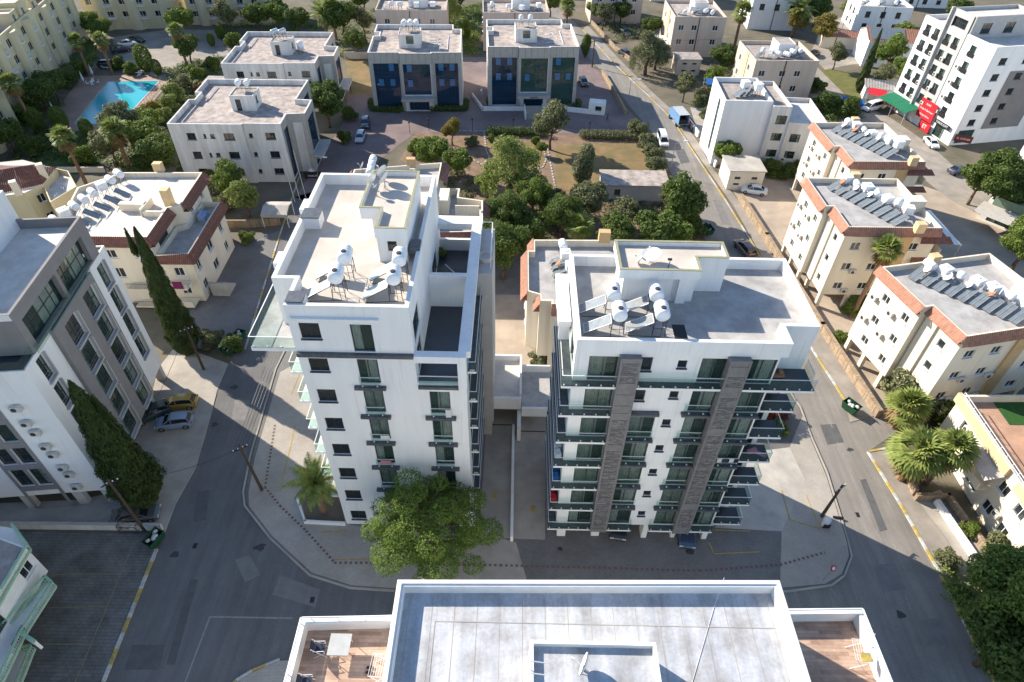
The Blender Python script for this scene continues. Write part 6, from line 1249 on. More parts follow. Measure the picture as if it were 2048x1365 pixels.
def canopy(label, c, w_, d_, z, an, m_):
    L, a = frame2(c, an); t = thing('canopy', label, 'canopy', (c[0], c[1], 0)); b_ = MB(); b_.quad((*L(0, 0), z), (*L(w_, 0), z), (*L(w_, d_/2), z+.5), (*L(0, d_/2), z+.5)); b_.quad((*L(0, d_/2), z+.5), (*L(w_, d_/2), z+.5), (*L(w_, d_), z), (*L(0, d_), z)); b_.quad((*L(0, 0), z-.5), (*L(w_, 0), z-.5), (*L(w_, 0), z), (*L(0, 0), z)); part('tarpaulin', b_, m_, t)
    b_ = MB(); [b_.tube((*L(x, y), 0), (*L(x, y), z), .06, 5) for x, y in ((.1, .1), (w_-.1, .1), (.1, d_-.1), (w_-.1, d_-.1))]; part('post', b_, METAL, t)
canopy('bright blue tarpaulin canopy in the garden beside the far road', (41.5, 142.5), 6.2, 3.6, 2.5, -3, BLUE)
canopy('crumpled blue tarpaulin on the lawn of the top right garden', (70.0, 138.2), 4.5, 3, 1.2, -25, BLUE)
canopy('white carport roof beside the large beige block', (33.2, 168), 4.2, 7, 2.5, 0, WP)
canopy('pale carport sheet roof below the front white office', (P(520, 428, 2.6).x, P(520, 428, 2.6).y), 4.0, 4.0, 2.4, 2, CONCP)
shed('carport_hut', 'small cream hut between the hotel car park and the rear office', (-66.5, 136), 0, 5, 4, 3, CREAM, ROOFC)
# ================================================================ vegetation
def crown_mesh(name, blobs, n, size, m_, seed=1, flat=.0, up=.3, shell_=.55):
    "leaf clumps spread through a set of ellipsoid lobes (cx, cy, cz, rx, ry, rz)"
    rr = random.Random(seed); mb = MB(); tot = sum(b[3]*b[4]+b[4]*b[5] for b in blobs); v = mb.v; f = mb.f
    for b in blobs:
        k = int(n*(b[3]*b[4]+b[4]*b[5])/tot)
        for _ in range(k):
            z = rr.uniform(-1, 1); an = rr.uniform(0, 6.283); s_ = math.sqrt(1-z*z); d = Vector((s_*math.cos(an), s_*math.sin(an), z))
            r = (shell_+(1-shell_)*rr.random()**.6)*rr.uniform(.93, 1.07)
            p = Vector((b[0]+d.x*b[3]*r, b[1]+d.y*b[4]*r, b[2]+d.z*b[5]*r))
            nrm = (d*.9+Vector((rr.gauss(0, .6), rr.gauss(0, .6), rr.gauss(0, .6)+up))).normalized(); x = nrm.orthogonal().normalized(); y = nrm.cross(x); a2 = rr.uniform(0, 6.28)
            x, y = x*math.cos(a2)+y*math.sin(a2), y*math.cos(a2)-x*math.sin(a2); q = size*rr.uniform(.6, 1.4)
            n0 = len(v); bend = nrm*q*.25
            v += [tuple(p-x*q), tuple(p-y*q*.55+bend), tuple(p+x*q), tuple(p+y*q*.55+bend)]; f.append((n0, n0+1, n0+2, n0+3)); mb.m.append(0)
    return mb.mesh(name, m_)
def lobes(rx, ry, rz, zc, n, seed, rl=.45):
    rr = random.Random(seed); out = [(0, 0, zc, rx*.68, ry*.68, rz*.72)]
    for i in range(n):
        z = rr.uniform(-.75, .95); an = i*2.4+rr.uniform(-.4, .4); s_ = math.sqrt(max(0, 1-z*z)); k = rr.uniform(.6, .8)
        out.append((rx*s_*math.cos(an)*k, ry*s_*math.sin(an)*k, zc+rz*z*k, rx*rl*rr.uniform(.7, 1.15), ry*rl*rr.uniform(.7, 1.15), rz*rl*rr.uniform(.6, 1.0)))
    return out
def trunk_mesh(h, r, limbs=5, spread=1.5, seed=1, m_=None, top=1.6):
    rr = random.Random(seed); mb = MB(); pts = [Vector((0, 0, -.1)), Vector((rr.uniform(-.1, .1), rr.uniform(-.1, .1), h*.5)), Vector((rr.uniform(-.2, .2), rr.uniform(-.2, .2), h))]
    mb.chain(pts, [r*1.25, r, r*.8])
    for i in range(limbs):
        an = i*6.28/limbs+rr.uniform(-.4, .4); e = Vector((math.cos(an)*spread, math.sin(an)*spread, h+top*rr.uniform(.6, 1.2))); mid_ = pts[2].lerp(e, .5)+Vector((0, 0, -.15)); mb.chain([pts[2], mid_, e], [r*.6, r*.4, r*.15], 5)
    return mb.mesh('trunk', m_ or TRUNK, True)
TREE = {}
def tree_tmpl(kind):
    if kind in TREE: return TREE[kind]
    if kind == 'round': T = (crown_mesh('crown', lobes(2.2, 2.2, 1.9, 3.4, 11, 3), 5200, .17, L_DARK, 1), trunk_mesh(1.8, .16, 5, 1.2))
    elif kind == 'roundbig': T = (crown_mesh('crown', lobes(2.2, 2.2, 1.9, 3.4, 19, 6, .36), 17000, .085, L_DARK, 1, shell_=.4), trunk_mesh(1.8, .16, 7, 1.4))
    elif kind == 'bushy': T = (crown_mesh('crown', lobes(1.8, 1.8, 1.3, 1.25, 9, 8), 3000, .15, L_DARK, 2), trunk_mesh(.4, .1, 4, .9))
    elif kind == 'loose': T = (crown_mesh('crown', lobes(2.3, 2.3, 2.2, 3.9, 15, 5, .34), 4200, .15, L_OLIVE, 3, shell_=.3), trunk_mesh(2.0, .15, 6, 1.5))
    elif kind == 'pepper':
        b = lobes(2.6, 2.6, 2.2, 4.3, 12, 11, .42); rr = random.Random(4); b += [(2.4*math.cos(i*.7), 2.4*math.sin(i*.7), 2.7+rr.uniform(-.6, .4), .55, .55, 1.4) for i in range(9)]
        T = (crown_mesh('crown', b, 7000, .13, L_LIGHT, 4, up=-.1, shell_=.4), trunk_mesh(2.4, .25, 6, 1.4))
    elif kind == 'egg': T = (crown_mesh('crown', [(0, 0, 1.9, 1.15, 1.15, 1.9)], 5000, .10, L_DARK, 5, shell_=.93), trunk_mesh(.4, .12, 2, .3))
    elif kind == 'column': T = (crown_mesh('crown', [(0, 0, 2.8, 1.0, 1.0, 2.7), (.4, .3, 3.6, .8, .8, 1.7), (-.4, .2, 2.6, .9, .9, 1.9), (.1, -.4, 4.2, .7, .7, 1.5)], 4500, .14, L_MID, 6, shell_=.6), trunk_mesh(.8, .15, 3, .4))
    elif kind == 'bare':
        mb = MB(); rr = random.Random(9)
        def br(p, d, l, r, n_):
            e = p+d*l; mb.tube(p, e, r, 4, r*.6, cap=False)
            if n_ > 0:
                for _ in range(3): br(e, (d+Vector((rr.uniform(-.8, .8), rr.uniform(-.8, .8), rr.uniform(-.1, .6)))).normalized(), l*.72, r*.6, n_-1)
        br(Vector((0, 0, 0)), Vector((0, 0, 1)), 1.3, .09, 5); T = (crown_mesh('crown', lobes(1.6, 1.6, 1.3, 3.2, 8, 3), 260, .09, L_YEL, 9), mb.mesh('trunk', CONC))
    TREE[kind] = T; return T
TN = {}
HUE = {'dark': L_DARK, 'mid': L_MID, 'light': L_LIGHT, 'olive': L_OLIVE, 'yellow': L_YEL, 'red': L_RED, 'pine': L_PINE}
def tree(kind, x, y, s, label, hue=None, rz=None, sz=None, z=0, cat='tree', name=None, group=None):
    if kind == 'round' and s >= 1.45 and y < 95: kind = 'roundbig'
    T = tree_tmpl(kind); nm = name or {'roundbig': 'tree', 'round': 'tree', 'bushy': 'bush', 'loose': 'tree', 'pepper': 'tree', 'egg': 'topiary', 'column': 'tree', 'bare': 'bare_tree'}[kind]
    if kind == 'bushy' and cat == 'tree': cat = 'bush'
    t = thing(nm, label, cat, (x, y, z), (x*7.3+y*3.1) % 6.28 if rz is None else rz, group); t.scale = (s, s, sz or s)
    c = link('crown', T[0], t); link('trunk', T[1], t)
    if hue: c.material_slots[0].link = 'OBJECT'; c.material_slots[0].material = HUE[hue]
    return t
def TP(kind, u, v, s, label, hue=None, sz=None, h=0.0, **k):
    "tree whose foot stands where the photograph shows ground at (u, v)"
    p = P(u, v, 0); return tree(kind, p.x, p.y, s, label, hue, sz=sz, **k)
def frond_fan(mb, o, d, l, w_, rr, k=9):
    d = d.normalized(); side = d.cross(Vector((0, 0, 1))); side = side.normalized() if side.length > .1 else Vector((1, 0, 0)); upv = side.cross(d)
    e = o+d*l*.45
    mb.tube(o, e, .025, 4, .015, cap=False)
    for i in range(k):
        a = (i/(k-1)-.5)*2.5; dd = (d*math.cos(a)+side*math.sin(a)).normalized(); tip = e+dd*l*.62+Vector((0, 0, -.22*l*(abs(a)*.5+.4)))
        p = d.cross(upv); sd = dd.cross(upv).normalized()*l*.055; m1 = e.lerp(tip, .55)+upv*.06*l
        mb.quad(e, m1-sd, tip, m1+sd)
def frond_feather(mb, o, d, l, rr):
    pts = []; p = o.copy(); dd = d.normalized()
    for i in range(8):
        pts.append(p.copy()); p = p+dd*l/7; dd = (dd+Vector((0, 0, -.17))).normalized()
    side = d.cross(Vector((0, 0, 1))).normalized()
    for i in range(7):
        mb.tube(pts[i], pts[i+1], .02, 3, cap=False)
        for sg in (-1, 1):
            for j in range(3):
                q = pts[i].lerp(pts[i+1], j/3); ln = l*.2*math.sin(math.pi*min(1, (i+j/3+.8)/8)); t_ = (pts[i+1]-pts[i]).normalized(); tip = q+(side*sg*.85+t_*.5+Vector((0, 0, -.25))).normalized()*ln
                w_ = t_*.07; mb.quad(q-w_, tip-w_*.2, tip+w_*.2, q+w_)
def palm_mesh(kind, h, seed=1):
    key = (kind, h, seed)
    if key in TREE: return TREE[key]
    rr = random.Random(seed); lean = Vector((rr.uniform(-.03, .03), rr.uniform(-.03, .03), 1)); t = MB(); top = lean*h; r0 = .2 if kind == 'fan' else .28; n = max(6, int(h/.35)); pr = []
    for i in range(n+1): q = lean*h*i/n; pr += [(q, r0*(1.25-.25*i/n)*(1.0 if i % 2 else 1.12))]
    for i in range(n): t.tube(pr[i][0], pr[i+1][0], pr[i][1], 9, pr[i+1][1], cap=False)
    g = MB(); dr = MB()
    if kind == 'fan':
        for i in range(46):
            an = i*2.4; el = math.radians(rr.uniform(-30, 85)); d = Vector((math.cos(an)*math.cos(el), math.sin(an)*math.cos(el), math.sin(el))); frond_fan(g, top, d, rr.uniform(1.5, 1.95), .3, rr, 11)
        for i in range(34):
            an = i*2.4; el = math.radians(rr.uniform(-85, -45)); d = Vector((math.cos(an)*math.cos(el), math.sin(an)*math.cos(el), math.sin(el))); frond_fan(dr, top-Vector((0, 0, .2)), d, rr.uniform(1.3, 1.9), .3, rr, 6)
    else:
        for i in range(44):
            an = i*2.4; el = math.radians(rr.uniform(-18, 80)); d = Vector((math.cos(an)*math.cos(el), math.sin(an)*math.cos(el), math.sin(el))); frond_feather(g, top, d, rr.uniform(2.4, 3.3), rr)
        for i in range(8):
            an = i*2.4; d = Vector((math.cos(an), math.sin(an), -.9)); frond_feather(dr, top-Vector((0, 0, .3)), d, 1.8, rr)
    TREE[key] = (g.mesh('crown', L_PALM), t.mesh('trunk', PTRUNK), dr.mesh('dry_fronds', L_DRY)); return TREE[key]
def palm(kind, x, y, h, s, label, seed=1, group=None):
    T = palm_mesh(kind, round(h/s, 1), seed); t = thing('palm_tree', label, 'palm tree', (x, y, 0), (x*5.1+y) % 6.28, group); t.scale = (s, s, s)
    link('crown', T[0], t); link('trunk', T[1], t); link('dry_fronds', T[2], t); return t
def PP(kind, u, v, z, s, label, seed=1, base=None, group=None):
    "palm whose crown centre is at pixel (u, v), height z"
    p = P(u, v, z); return palm(kind, p.x, p.y, z, s, label, seed, group)
# the big pine in front of the left tower
pz = thing('pine_tree', 'big rounded green pine in front of the left white tower', 'tree', (-6.9, 30.0, 0)); rr = random.Random(12); bl = []
for i in range(46):
    an = i*2.399; k = math.sqrt((i+.5)/46); z = 11.0-4.4*k**1.8+rr.uniform(-1.3, .7)-(1.6 if i % 3 == 0 else 0); r = 5.0*k; q = rr.uniform(.8, 1.4)
    bl.append((r*math.cos(an)*1.08+.1, r*math.sin(an)*.85, z, q, q, q*.8))
for i in range(16):
    an = i*2.399; bl.append((3.6*math.cos(an)*rr.uniform(.6, 1), 3.2*math.sin(an)*rr.uniform(.6, 1), rr.uniform(4.2, 6.6), 1.0, 1.0, .8))
link('crown', crown_mesh('crown', bl, 46000, .085, L_PINE, 7, up=.7, shell_=.62), pz)
mb = MB(); mb.chain([Vector((0, 0, -.1)), Vector((.2, .1, 3)), Vector((0, .2, 6)), Vector((.1, 0, 9.6))], [.42, .34, .26, .1])
for i in range(26):
    an = i*2.4; z0 = 3.4+i*.22; e = Vector((math.cos(an)*(4.3-i*.06), math.sin(an)*(3.5-i*.05), z0+2.2)); mb.chain([Vector((.1, .1, z0)), Vector((e.x*.5, e.y*.5, z0+.9)), e], [.15, .09, .03], 5)
link('trunk', mb.mesh('trunk', TRUNK, True), pz)
# cypresses
def cypress(x, y, h, r, label, seed, lean=(0, 0), tips=()):
    t = thing('cypress_tree', label, 'tree', (x, y, 0)); rr = random.Random(seed); bl = []; n = 26
    for i in range(n):
        f = i/(n-1); rad = r*min(1, .6+f*3.0)*(1-f)**.75*1.22+.10; z = .9+f*(h-1.2)
        for j in range(3 if f < .85 else 1):
            an = i*1.9+j*2.1; q = rad*rr.uniform(.62, .74); bl.append((math.cos(an)*rad*.34+lean[0]*z, math.sin(an)*rad*.42+lean[1]*z, z, q, q, (h/n)*1.5))
    for tx, ty, tz, tr in tips:
        for k in range(5): bl.append((tx, ty, tz+k*.55, tr*(1-k*.17), tr*(1-k*.17), .7))
    cm = MB(); v, fc = cm.v, cm.f; ph = [rr.uniform(0, 6.28) for _ in range(6)]
    def RR(f_, an): return r*min(1, .45+f_*4.5)*((1-f_)**.72)*1.08*(1+.10*math.sin(3*an+f_*11+ph[0])+.09*math.sin(6*an-f_*33+ph[1])+.07*math.sin(4*an+f_*71+ph[2]))+.05
    k = 0
    while k < 30000:
        f_ = rr.random(); an = rr.uniform(0, 6.28)
        if rr.random() > min(1, .08+(1-f_)): continue
        q = RR(f_, an)*(.60+.44*rr.random()**.6); z = .5+f_*(h-.5); nr = Vector((math.cos(an), math.sin(an), .35+rr.gauss(0, .25))); nr = (nr+Vector((rr.gauss(0, .3), rr.gauss(0, .3), 0))).normalized(); upv = (Vector((0, 0, 1))-nr*nr.z).normalized(); sd = nr.cross(upv); sz = .13*rr.uniform(.6, 1.4)
        p = Vector((math.cos(an)*q+lean[0]*z, math.sin(an)*q+lean[1]*z, z)); n0 = len(v); v += [tuple(p-upv*sz), tuple(p+sd*sz*.5), tuple(p+upv*sz*1.5+nr*.05), tuple(p-sd*sz*.5)]; fc.append((n0, n0+1, n0+2, n0+3)); cm.m.append(0); k += 1
    link('crown', cm.mesh('crown', L_CYP), t)
    if tips: link('side_shoot', crown_mesh('side_shoot', [b for b in bl[-5*len(tips):]], 1800, .10, L_CYP, seed, up=1.2, shell_=.4), t)
    mb = MB(); mb.chain([Vector((0, 0, -.1)), Vector((lean[0]*h*.5, lean[1]*h*.5, h*.5)), Vector((lean[0]*h, lean[1]*h, h*.9))], [.35, .22, .05]); link('trunk', mb.mesh('trunk', TRUNK, True), t); return t
cypress(-40.0, 57.4, 18.3, 1.75, 'tall dark narrow cypress between the grey tower and the cream building', 21, tips=((-.9, -.2, 15.6, .4),))
cypress(-36.3, 36.2, 17.2, 2.35, 'bushy dark cypress in front of the grey tower corner beside the forecourt', 22, tips=((-1.5, .3, 9.6, .5), (1.0, .2, 12.6, .5)))
cypress(*P(1716, 185).xy, 13.5, 1.0, 'tall thin cypress in the garden at the top right', 23)
# palms
palm('date', -18.3, 35.3, 4.6, 1.0, 'date palm with feathery fronds in the planter at the left tower corner', 3)
PP('fan', 1768, 500, 11.0, 1.15, 'tall fan palm rising in front of the middle cream block', 2)
for i, (u, v, z, s) in enumerate(((1818, 812, 3.8, 1.45), (1838, 905, 4.6, 1.6), (1905, 895, 6.0, 1.3))):
    PP('fan', u, v, z, s, ('fan palm at the back of the clump beside the right road', 'largest fan palm at the front of the clump beside the right road', 'fan palm against the wall of the lower right cream building')[i], 4+i, group='fan palms beside the right road')
PP('fan', 1160, 450, 4.5, 1.35, 'fan palm with dry skirt among the park trees', 9)
PP('date', 1078, 480, 2.2, .8, 'short palm poking up behind the cream eaves', 4)
for i, (u, v, z, s, lb) in enumerate(((128, 275, 8.5, 1.2, 'palm with a bent trunk left of the pool'), (25, 165, 9.5, 1.2, 'palm at the left edge in front of the yellow hotel'), (150, 82, 7.5, 1.1, 'left palm of the pair in front of the yellow hotel'), (198, 80, 7.5, 1.1, 'right palm of the pair in front of the yellow hotel'), (352, 60, 8, 1.15, 'palm behind the car park below the yellow hotel'), (228, 262, 7.0, 1.4, 'palm with a brown skirt beside the pool garden'), (645, 30, 6, 1.5, 'broad palm behind the rear white office'), (662, 12, 8, 1.4, 'taller palm behind the rear white office'), (1486, 22, 9, 1.5, 'tall palm with a thick dry skirt between the beige blocks'), (1600, 20, 6.5, 1.7, 'dark palm near the white block on stilts'), (1135, 12, 6.5, 1.3, 'palm above the courtyard of the glass offices'), (0, 70, 8, 1.1, 'palm cut by the left edge before the yellow hotel'))):
    PP('fan' if i not in (6, 9) else 'date', u, v, z, s, lb, 1+i % 3)
# topiary eggs of the pool garden
for i, (u, v, s) in enumerate(((128, 262, 1.25), (180, 275, 1.0), (295, 142, 1.55), (318, 150, .9), (80, 262, 1.2), (425, 92, .8), (443, 78, .9))):
    TP('egg', u, v, s, ('clipped egg shaped bush at the near corner of the pool', 'smaller clipped egg bush below the pool', 'tall clipped cone above the far pool edge', 'small clipped bush right of the tall cone', 'clipped egg bush left of the pool corner bush', 'small clipped column beside the car park hut', 'second clipped column beside the car park hut')[i], 'mid', group='clipped topiary bushes')
# single trees
for a_ in (('column', 1165, 378, 1.5, 'dense upright conifer in the middle of the park lawn', 'olive'), ('loose', 1100, 300, 1.6, 'tall olive green tree at the top of the park path', 'olive'), ('pepper', 1020, 405, 1.75, 'large pale green pepper tree in the park', 'light'), ('round', 1065, 440, 1.5, 'dark leafy tree right of the pepper tree', 'mid'),
           ('round', 975, 395, .85, 'small bright green tree left of the pepper tree', 'light'), ('loose', 905, 290, .9, 'yellowing tree at the park corner', 'yellow'), ('round', 870, 345, 1.25, 'broad green tree behind the left tower roof', 'mid'), ('round', 915, 360, 1.1, 'green tree next to the broad one behind the left tower', 'mid'), ('bushy', 840, 310, 1.3, 'bushes at the edge of the reddish paving', 'mid'),
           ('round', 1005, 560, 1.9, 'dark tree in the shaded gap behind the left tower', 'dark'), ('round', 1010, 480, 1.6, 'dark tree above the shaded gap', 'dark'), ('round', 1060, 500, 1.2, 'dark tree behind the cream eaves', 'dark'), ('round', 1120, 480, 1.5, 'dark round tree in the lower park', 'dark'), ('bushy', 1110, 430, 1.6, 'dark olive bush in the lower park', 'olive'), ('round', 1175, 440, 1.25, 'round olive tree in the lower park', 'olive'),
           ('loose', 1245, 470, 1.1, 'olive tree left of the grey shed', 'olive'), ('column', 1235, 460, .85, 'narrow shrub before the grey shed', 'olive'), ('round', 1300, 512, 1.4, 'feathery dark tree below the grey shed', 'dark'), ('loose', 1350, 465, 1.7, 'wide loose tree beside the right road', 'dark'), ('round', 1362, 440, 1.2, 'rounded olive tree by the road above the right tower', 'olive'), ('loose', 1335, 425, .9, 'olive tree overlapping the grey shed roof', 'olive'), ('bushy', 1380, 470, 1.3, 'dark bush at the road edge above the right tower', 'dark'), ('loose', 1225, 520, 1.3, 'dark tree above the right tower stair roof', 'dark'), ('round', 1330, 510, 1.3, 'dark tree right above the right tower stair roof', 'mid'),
           ('bushy', 1272, 275, 1.35, 'rounded bush at the road end of the hedge', 'olive'), ('bushy', 1290, 300, 1.2, 'first bush of the roadside row in the park', 'olive'), ('bushy', 1302, 322, 1.25, 'second bush of the roadside row in the park', 'olive'), ('bushy', 1312, 345, 1.2, 'third bush of the roadside row in the park', 'olive'), ('bushy', 1320, 370, 1.0, 'low bush beside the grey shed roof', 'light'),
           ('bushy', 945, 292, .8, 'rounded shrub near the park steps', 'olive'), ('bushy', 1018, 298, .55, 'small shrub inside the park bed', 'olive'), ('bushy', 1072, 288, .6, 'dark small shrub near the path', 'mid'), ('bushy', 1058, 310, .5, 'bright small shrub in the round bed', 'light'), ('round', 1082, 312, .5, 'little tree inside the round park bed', 'mid'), ('bushy', 982, 282, .5, 'tiny shrub below the hedge', 'mid'),
           ('round', 660, 255, 1.7, 'big dark tree at the entrance of the white offices', 'dark'), ('round', 640, 225, 1.3, 'dark tree between the two white offices', 'dark'), ('bushy', 690, 285, .9, 'dark bush at the kerb of the courtyard', 'dark'), ('bushy', 700, 240, 1.0, 'dark bush by the parked cars in the courtyard', 'dark'), ('bare', 590, 190, 1.6, 'bare leafless tree between the white offices', None),
           ('loose', 500, 435, 1.1, 'light green tree beside the carport sheet', 'light'), ('bushy', 455, 420, 1.2, 'bush below the front white office', 'olive'), ('bushy', 440, 385, 1.3, 'olive bush against the front white office', 'olive'), ('bushy', 420, 370, 1.0, 'green bush right of the cream building', 'mid'), ('bushy', 495, 485, .75, 'round green bush on the kerb of the left road', 'mid'), ('loose', 470, 400, 1.2, 'loose tree in the yard of the front white office', 'mid'), ('bushy', 380, 345, 1.2, 'grey green shrub left of the front white office', 'olive'),
           ('pepper', 1290, 150, 1.5, 'drooping olive tree beside the far road', 'olive'), ('pepper', 1310, 140, 1.1, 'second drooping tree beside the far road', 'olive'), ('loose', 1205, 60, 1.2, 'tree by the far road near the beige block', 'olive'), ('round', 1190, 45, 1.1, 'round tree in front of the small beige block', 'mid'), ('loose', 1365, 205, 1.1, 'shrubby tree at the garden corner by the far road', 'olive'), ('bushy', 1430, 165, 1.4, 'bright green shrub under the beige block', 'mid'), ('bushy', 1420, 190, 1.1, 'brownish shrub in the small garden', 'yellow'), ('bushy', 1400, 200, 1.0, 'low bush beside the blue tarpaulin', 'olive'),
           ('round', 1448, 338, 1.0, 'dense green tree beside the small cream shed', 'mid'), ('bushy', 1475, 315, 1.0, 'green bush behind the small cream shed', 'mid'), ('loose', 1585, 75, 1.3, 'yellow green tree near the beige block corner', 'yellow'), ('loose', 1640, 95, 1.4, 'yellowish tree at the street corner top right', 'yellow'), ('round', 1625, 55, 1.5, 'very dark tree behind the beige block', 'dark'), ('loose', 1665, 140, 1.1, 'olive tree on the garden lawn top right', 'olive'), ('bushy', 1645, 225, 1.7, 'dark bush right of the white office', 'dark'), ('bushy', 1690, 232, 1.6, 'dark bush beside the white van', 'dark'), ('bushy', 1630, 185, 1.2, 'dark shrub behind the white office wing', 'dark'), ('bare', 1600, 190, 1.2, 'bare brownish tree against the beige block', None), ('bare', 1622, 320, 1.3, 'bare brown tree against the white office side wall', None),
           ('loose', 1765, 150, 1.6, 'green tree left of the top right tower', 'mid'), ('loose', 1785, 120, 1.5, 'tall green tree behind the cypress', 'mid'), ('round', 1795, 175, 1.3, 'green tree at the foot of the top right tower', 'mid'), ('loose', 1755, 185, 1.1, 'olive tree by the low pale house', 'olive'),
           ('round', 1965, 430, 2.1, 'large dark tree right of the middle cream block', 'dark'), ('round', 1935, 410, 1.5, 'dark tree beside the farthest cream block', 'dark'), ('round', 2010, 440, 1.6, 'dark tree at the right edge beside the shop', 'dark'), ('round', 2020, 545, 1.7, 'green tree at the right edge behind the nearest cream block', 'mid'), ('bushy', 2040, 500, 1.6, 'bush at the right edge', 'mid'), ('bushy', 1700, 628, .9, 'green bush at the foot of the tall fan palm', 'mid'), ('bushy', 1728, 620, .8, 'second bush at the foot of the tall fan palm', 'mid'), ('bushy', 1678, 682, .6, 'little round bush beside the stone wall', 'mid'),
           ('bushy', 1815, 805, 2.0, 'reddish oleander bush beside the nearest cream block', 'olive'), ('bushy', 1860, 800, 1.6, 'oleander bush next to the reddish one', 'olive'), ('bushy', 1880, 845, 1.3, 'dark bush behind the fan palms', 'dark'), ('bushy', 1545, 835, .95, 'bougainvillea with red flowers below the right tower balconies', 'red'), ('bushy', 1555, 865, .6, 'green shrub beside the bougainvillea', 'dark'),
           ('round', 1965, 1262, 1.9, 'large leafy tree in the bottom right corner', 'mid'), ('round', 2040, 1350, 2.0, 'dark leafy tree at the bottom right edge', 'dark'), ('round', 1950, 1330, 1.4, 'dark tree beside the kerb at the bottom right', 'dark'), ('bushy', 2000, 1180, 1.5, 'hedge like bush below the cactus', 'mid'), ('round', 2075, 1230, 1.6, 'tree cut by the right edge above the corner trees', 'light'), ('bushy', 1935, 1065, .55, 'green shrub in the sunken yard', 'mid'), ('bushy', 1985, 1105, .9, 'cactus like shrub at the base of the lower right building', 'olive'), ('bushy', 1890, 1130, .7, 'dry shrub at the end of the side yard', 'olive'),
           ('bushy', 470, 700, .9, 'dark bush by the bins on the left road', 'dark'), ('bushy', 425, 690, .9, 'scruffy bush beside the tall cypress', 'olive'), ('bushy', 285, 1000, .5, 'dry brown shrub in the round planter', 'yellow'), ('bushy', 1195, 740, .5, 'small bush behind the ramp roofs', 'mid'), ('bushy', 1085, 728, .9, 'weeds at the rear yard edge', 'olive'), ('bushy', 1540, 350, 1.2, 'weedy bush in front of the white office wing', 'dark'), ('bushy', 1600, 352, 1.3, 'bushes in front of the white office side wall', 'dark'), ('bushy', 1570, 356, 1.1, 'dark bush between the weedy bushes', 'dark')):
    TP(*a_)
# garden round the pool and behind the hotel
rr = random.Random(31); spots = [(262, 262, 'loose', 1.2, 'olive'), (303, 262, 'round', 1.2, 'mid'), (270, 285, 'loose', 1.6, 'olive'), (300, 300, 'round', 1.5, 'mid'), (235, 310, 'round', 1.3, 'olive'), (310, 230, 'bushy', 1.3, 'yellow'), (340, 215, 'bushy', 1.3, 'light'), (350, 195, 'bushy', 1.4, 'light'), (370, 170, 'bushy', 1.2, 'olive'), (395, 150, 'bushy', 1.2, 'mid'), (410, 180, 'bushy', 1.0, 'red'), (335, 240, 'bushy', 1.2, 'light'), (330, 330, 'round', 1.4, 'dark'), (290, 340, 'bushy', 1.3, 'dark'), (430, 130, 'bushy', 1.1, 'mid'),
         (120, 185, 'round', 1.3, 'dark'), (100, 210, 'round', 1.4, 'dark'), (140, 165, 'bushy', 1.4, 'dark'), (60, 235, 'bushy', 1.4, 'mid'), (30, 290, 'round', 1.3, 'dark'), (70, 300, 'bushy', 1.4, 'dark'), (172, 320, 'bushy', 1.3, 'mid'), (20, 240, 'bushy', 1.5, 'mid'), (168, 140, 'bushy', 1.2, 'mid'), (240, 130, 'bushy', 1.1, 'dark'), (215, 70, 'round', 1.2, 'mid'), (190, 55, 'round', 1.2, 'mid'), (265, 140, 'bushy', 1.0, 'mid'), (385, 110, 'round', 1.3, 'dark'), (370, 60, 'round', 1.5, 'mid'), (460, 50, 'loose', 1.5, 'olive'), (470, 85, 'bushy', 1.3, 'mid'),
         (520, 50, 'round', 1.5, 'dark'), (560, 45, 'round', 1.5, 'mid'), (600, 55, 'round', 1.4, 'dark'), (690, 60, 'round', 1.8, 'dark'), (715, 95, 'round', 1.2, 'dark'), (730, 55, 'loose', 1.3, 'olive'), (540, 20, 'loose', 1.8, 'light'), (900, 30, 'pepper', 1.2, 'light'), (935, 60, 'column', .9, 'mid'), (920, 10, 'loose', 1.4, 'olive'), (1170, 95, 'column', 1.0, 'dark'), (1240, 30, 'round', 1.2, 'dark'), (1300, 60, 'round', 1.1, 'dark'), (1440, 130, 'round', 1.3, 'dark'), (1530, 20, 'bushy', 1.5, 'mid'), (1560, 8, 'bushy', 1.6, 'mid'), (1700, 18, 'bushy', 1.6, 'mid'), (1740, 110, 'bushy', 1.4, 'mid'), (1770, 95, 'bushy', 1.2, 'mid'), (1900, 30, 'round', 1.4, 'dark'),
         (1410, 230, 'bushy', .9, 'olive'), (1100, 15, 'round', 1.3, 'mid'), (730, 10, 'round', 1.5, 'mid'), (480, 5, 'round', 1.6, 'dark')]
where = ['pool garden' if i < 15 else 'hotel garden' if i < 32 else 'far gardens' for i in range(len(spots))]
hn = {'dark': 'dark green', 'mid': 'green', 'light': 'light green', 'olive': 'olive green', 'yellow': 'yellowish', 'red': 'red flowering'}; kn = {'round': 'round tree', 'loose': 'loose crowned tree', 'bushy': 'bush', 'pepper': 'drooping tree', 'column': 'narrow upright tree'}
keys = [(hn[q[4]], kn[q[2]], where[i]) for i, q in enumerate(spots)]
OR = ['first', 'second', 'third', 'fourth', 'fifth', 'sixth', 'seventh', 'eighth', 'ninth', 'tenth', 'eleventh', 'twelfth']
for i, (u, v, k, s, hu) in enumerate(spots):
    p = P(u, v+(20 if k != 'bushy' else 8)); same = sorted([spots[j][0] for j in range(len(spots)) if keys[j] == keys[i]]); a_, b_, c_ = keys[i]
    lb = 'only %s %s of the %s' % (a_, b_, c_) if len(same) == 1 else '%s %s from the left among those of the %s' % (OR[same.index(u)]+' '+a_, b_, c_)
    tree(k, p.x, p.y, s, lb, hu, group='trees and bushes of the '+where[i])
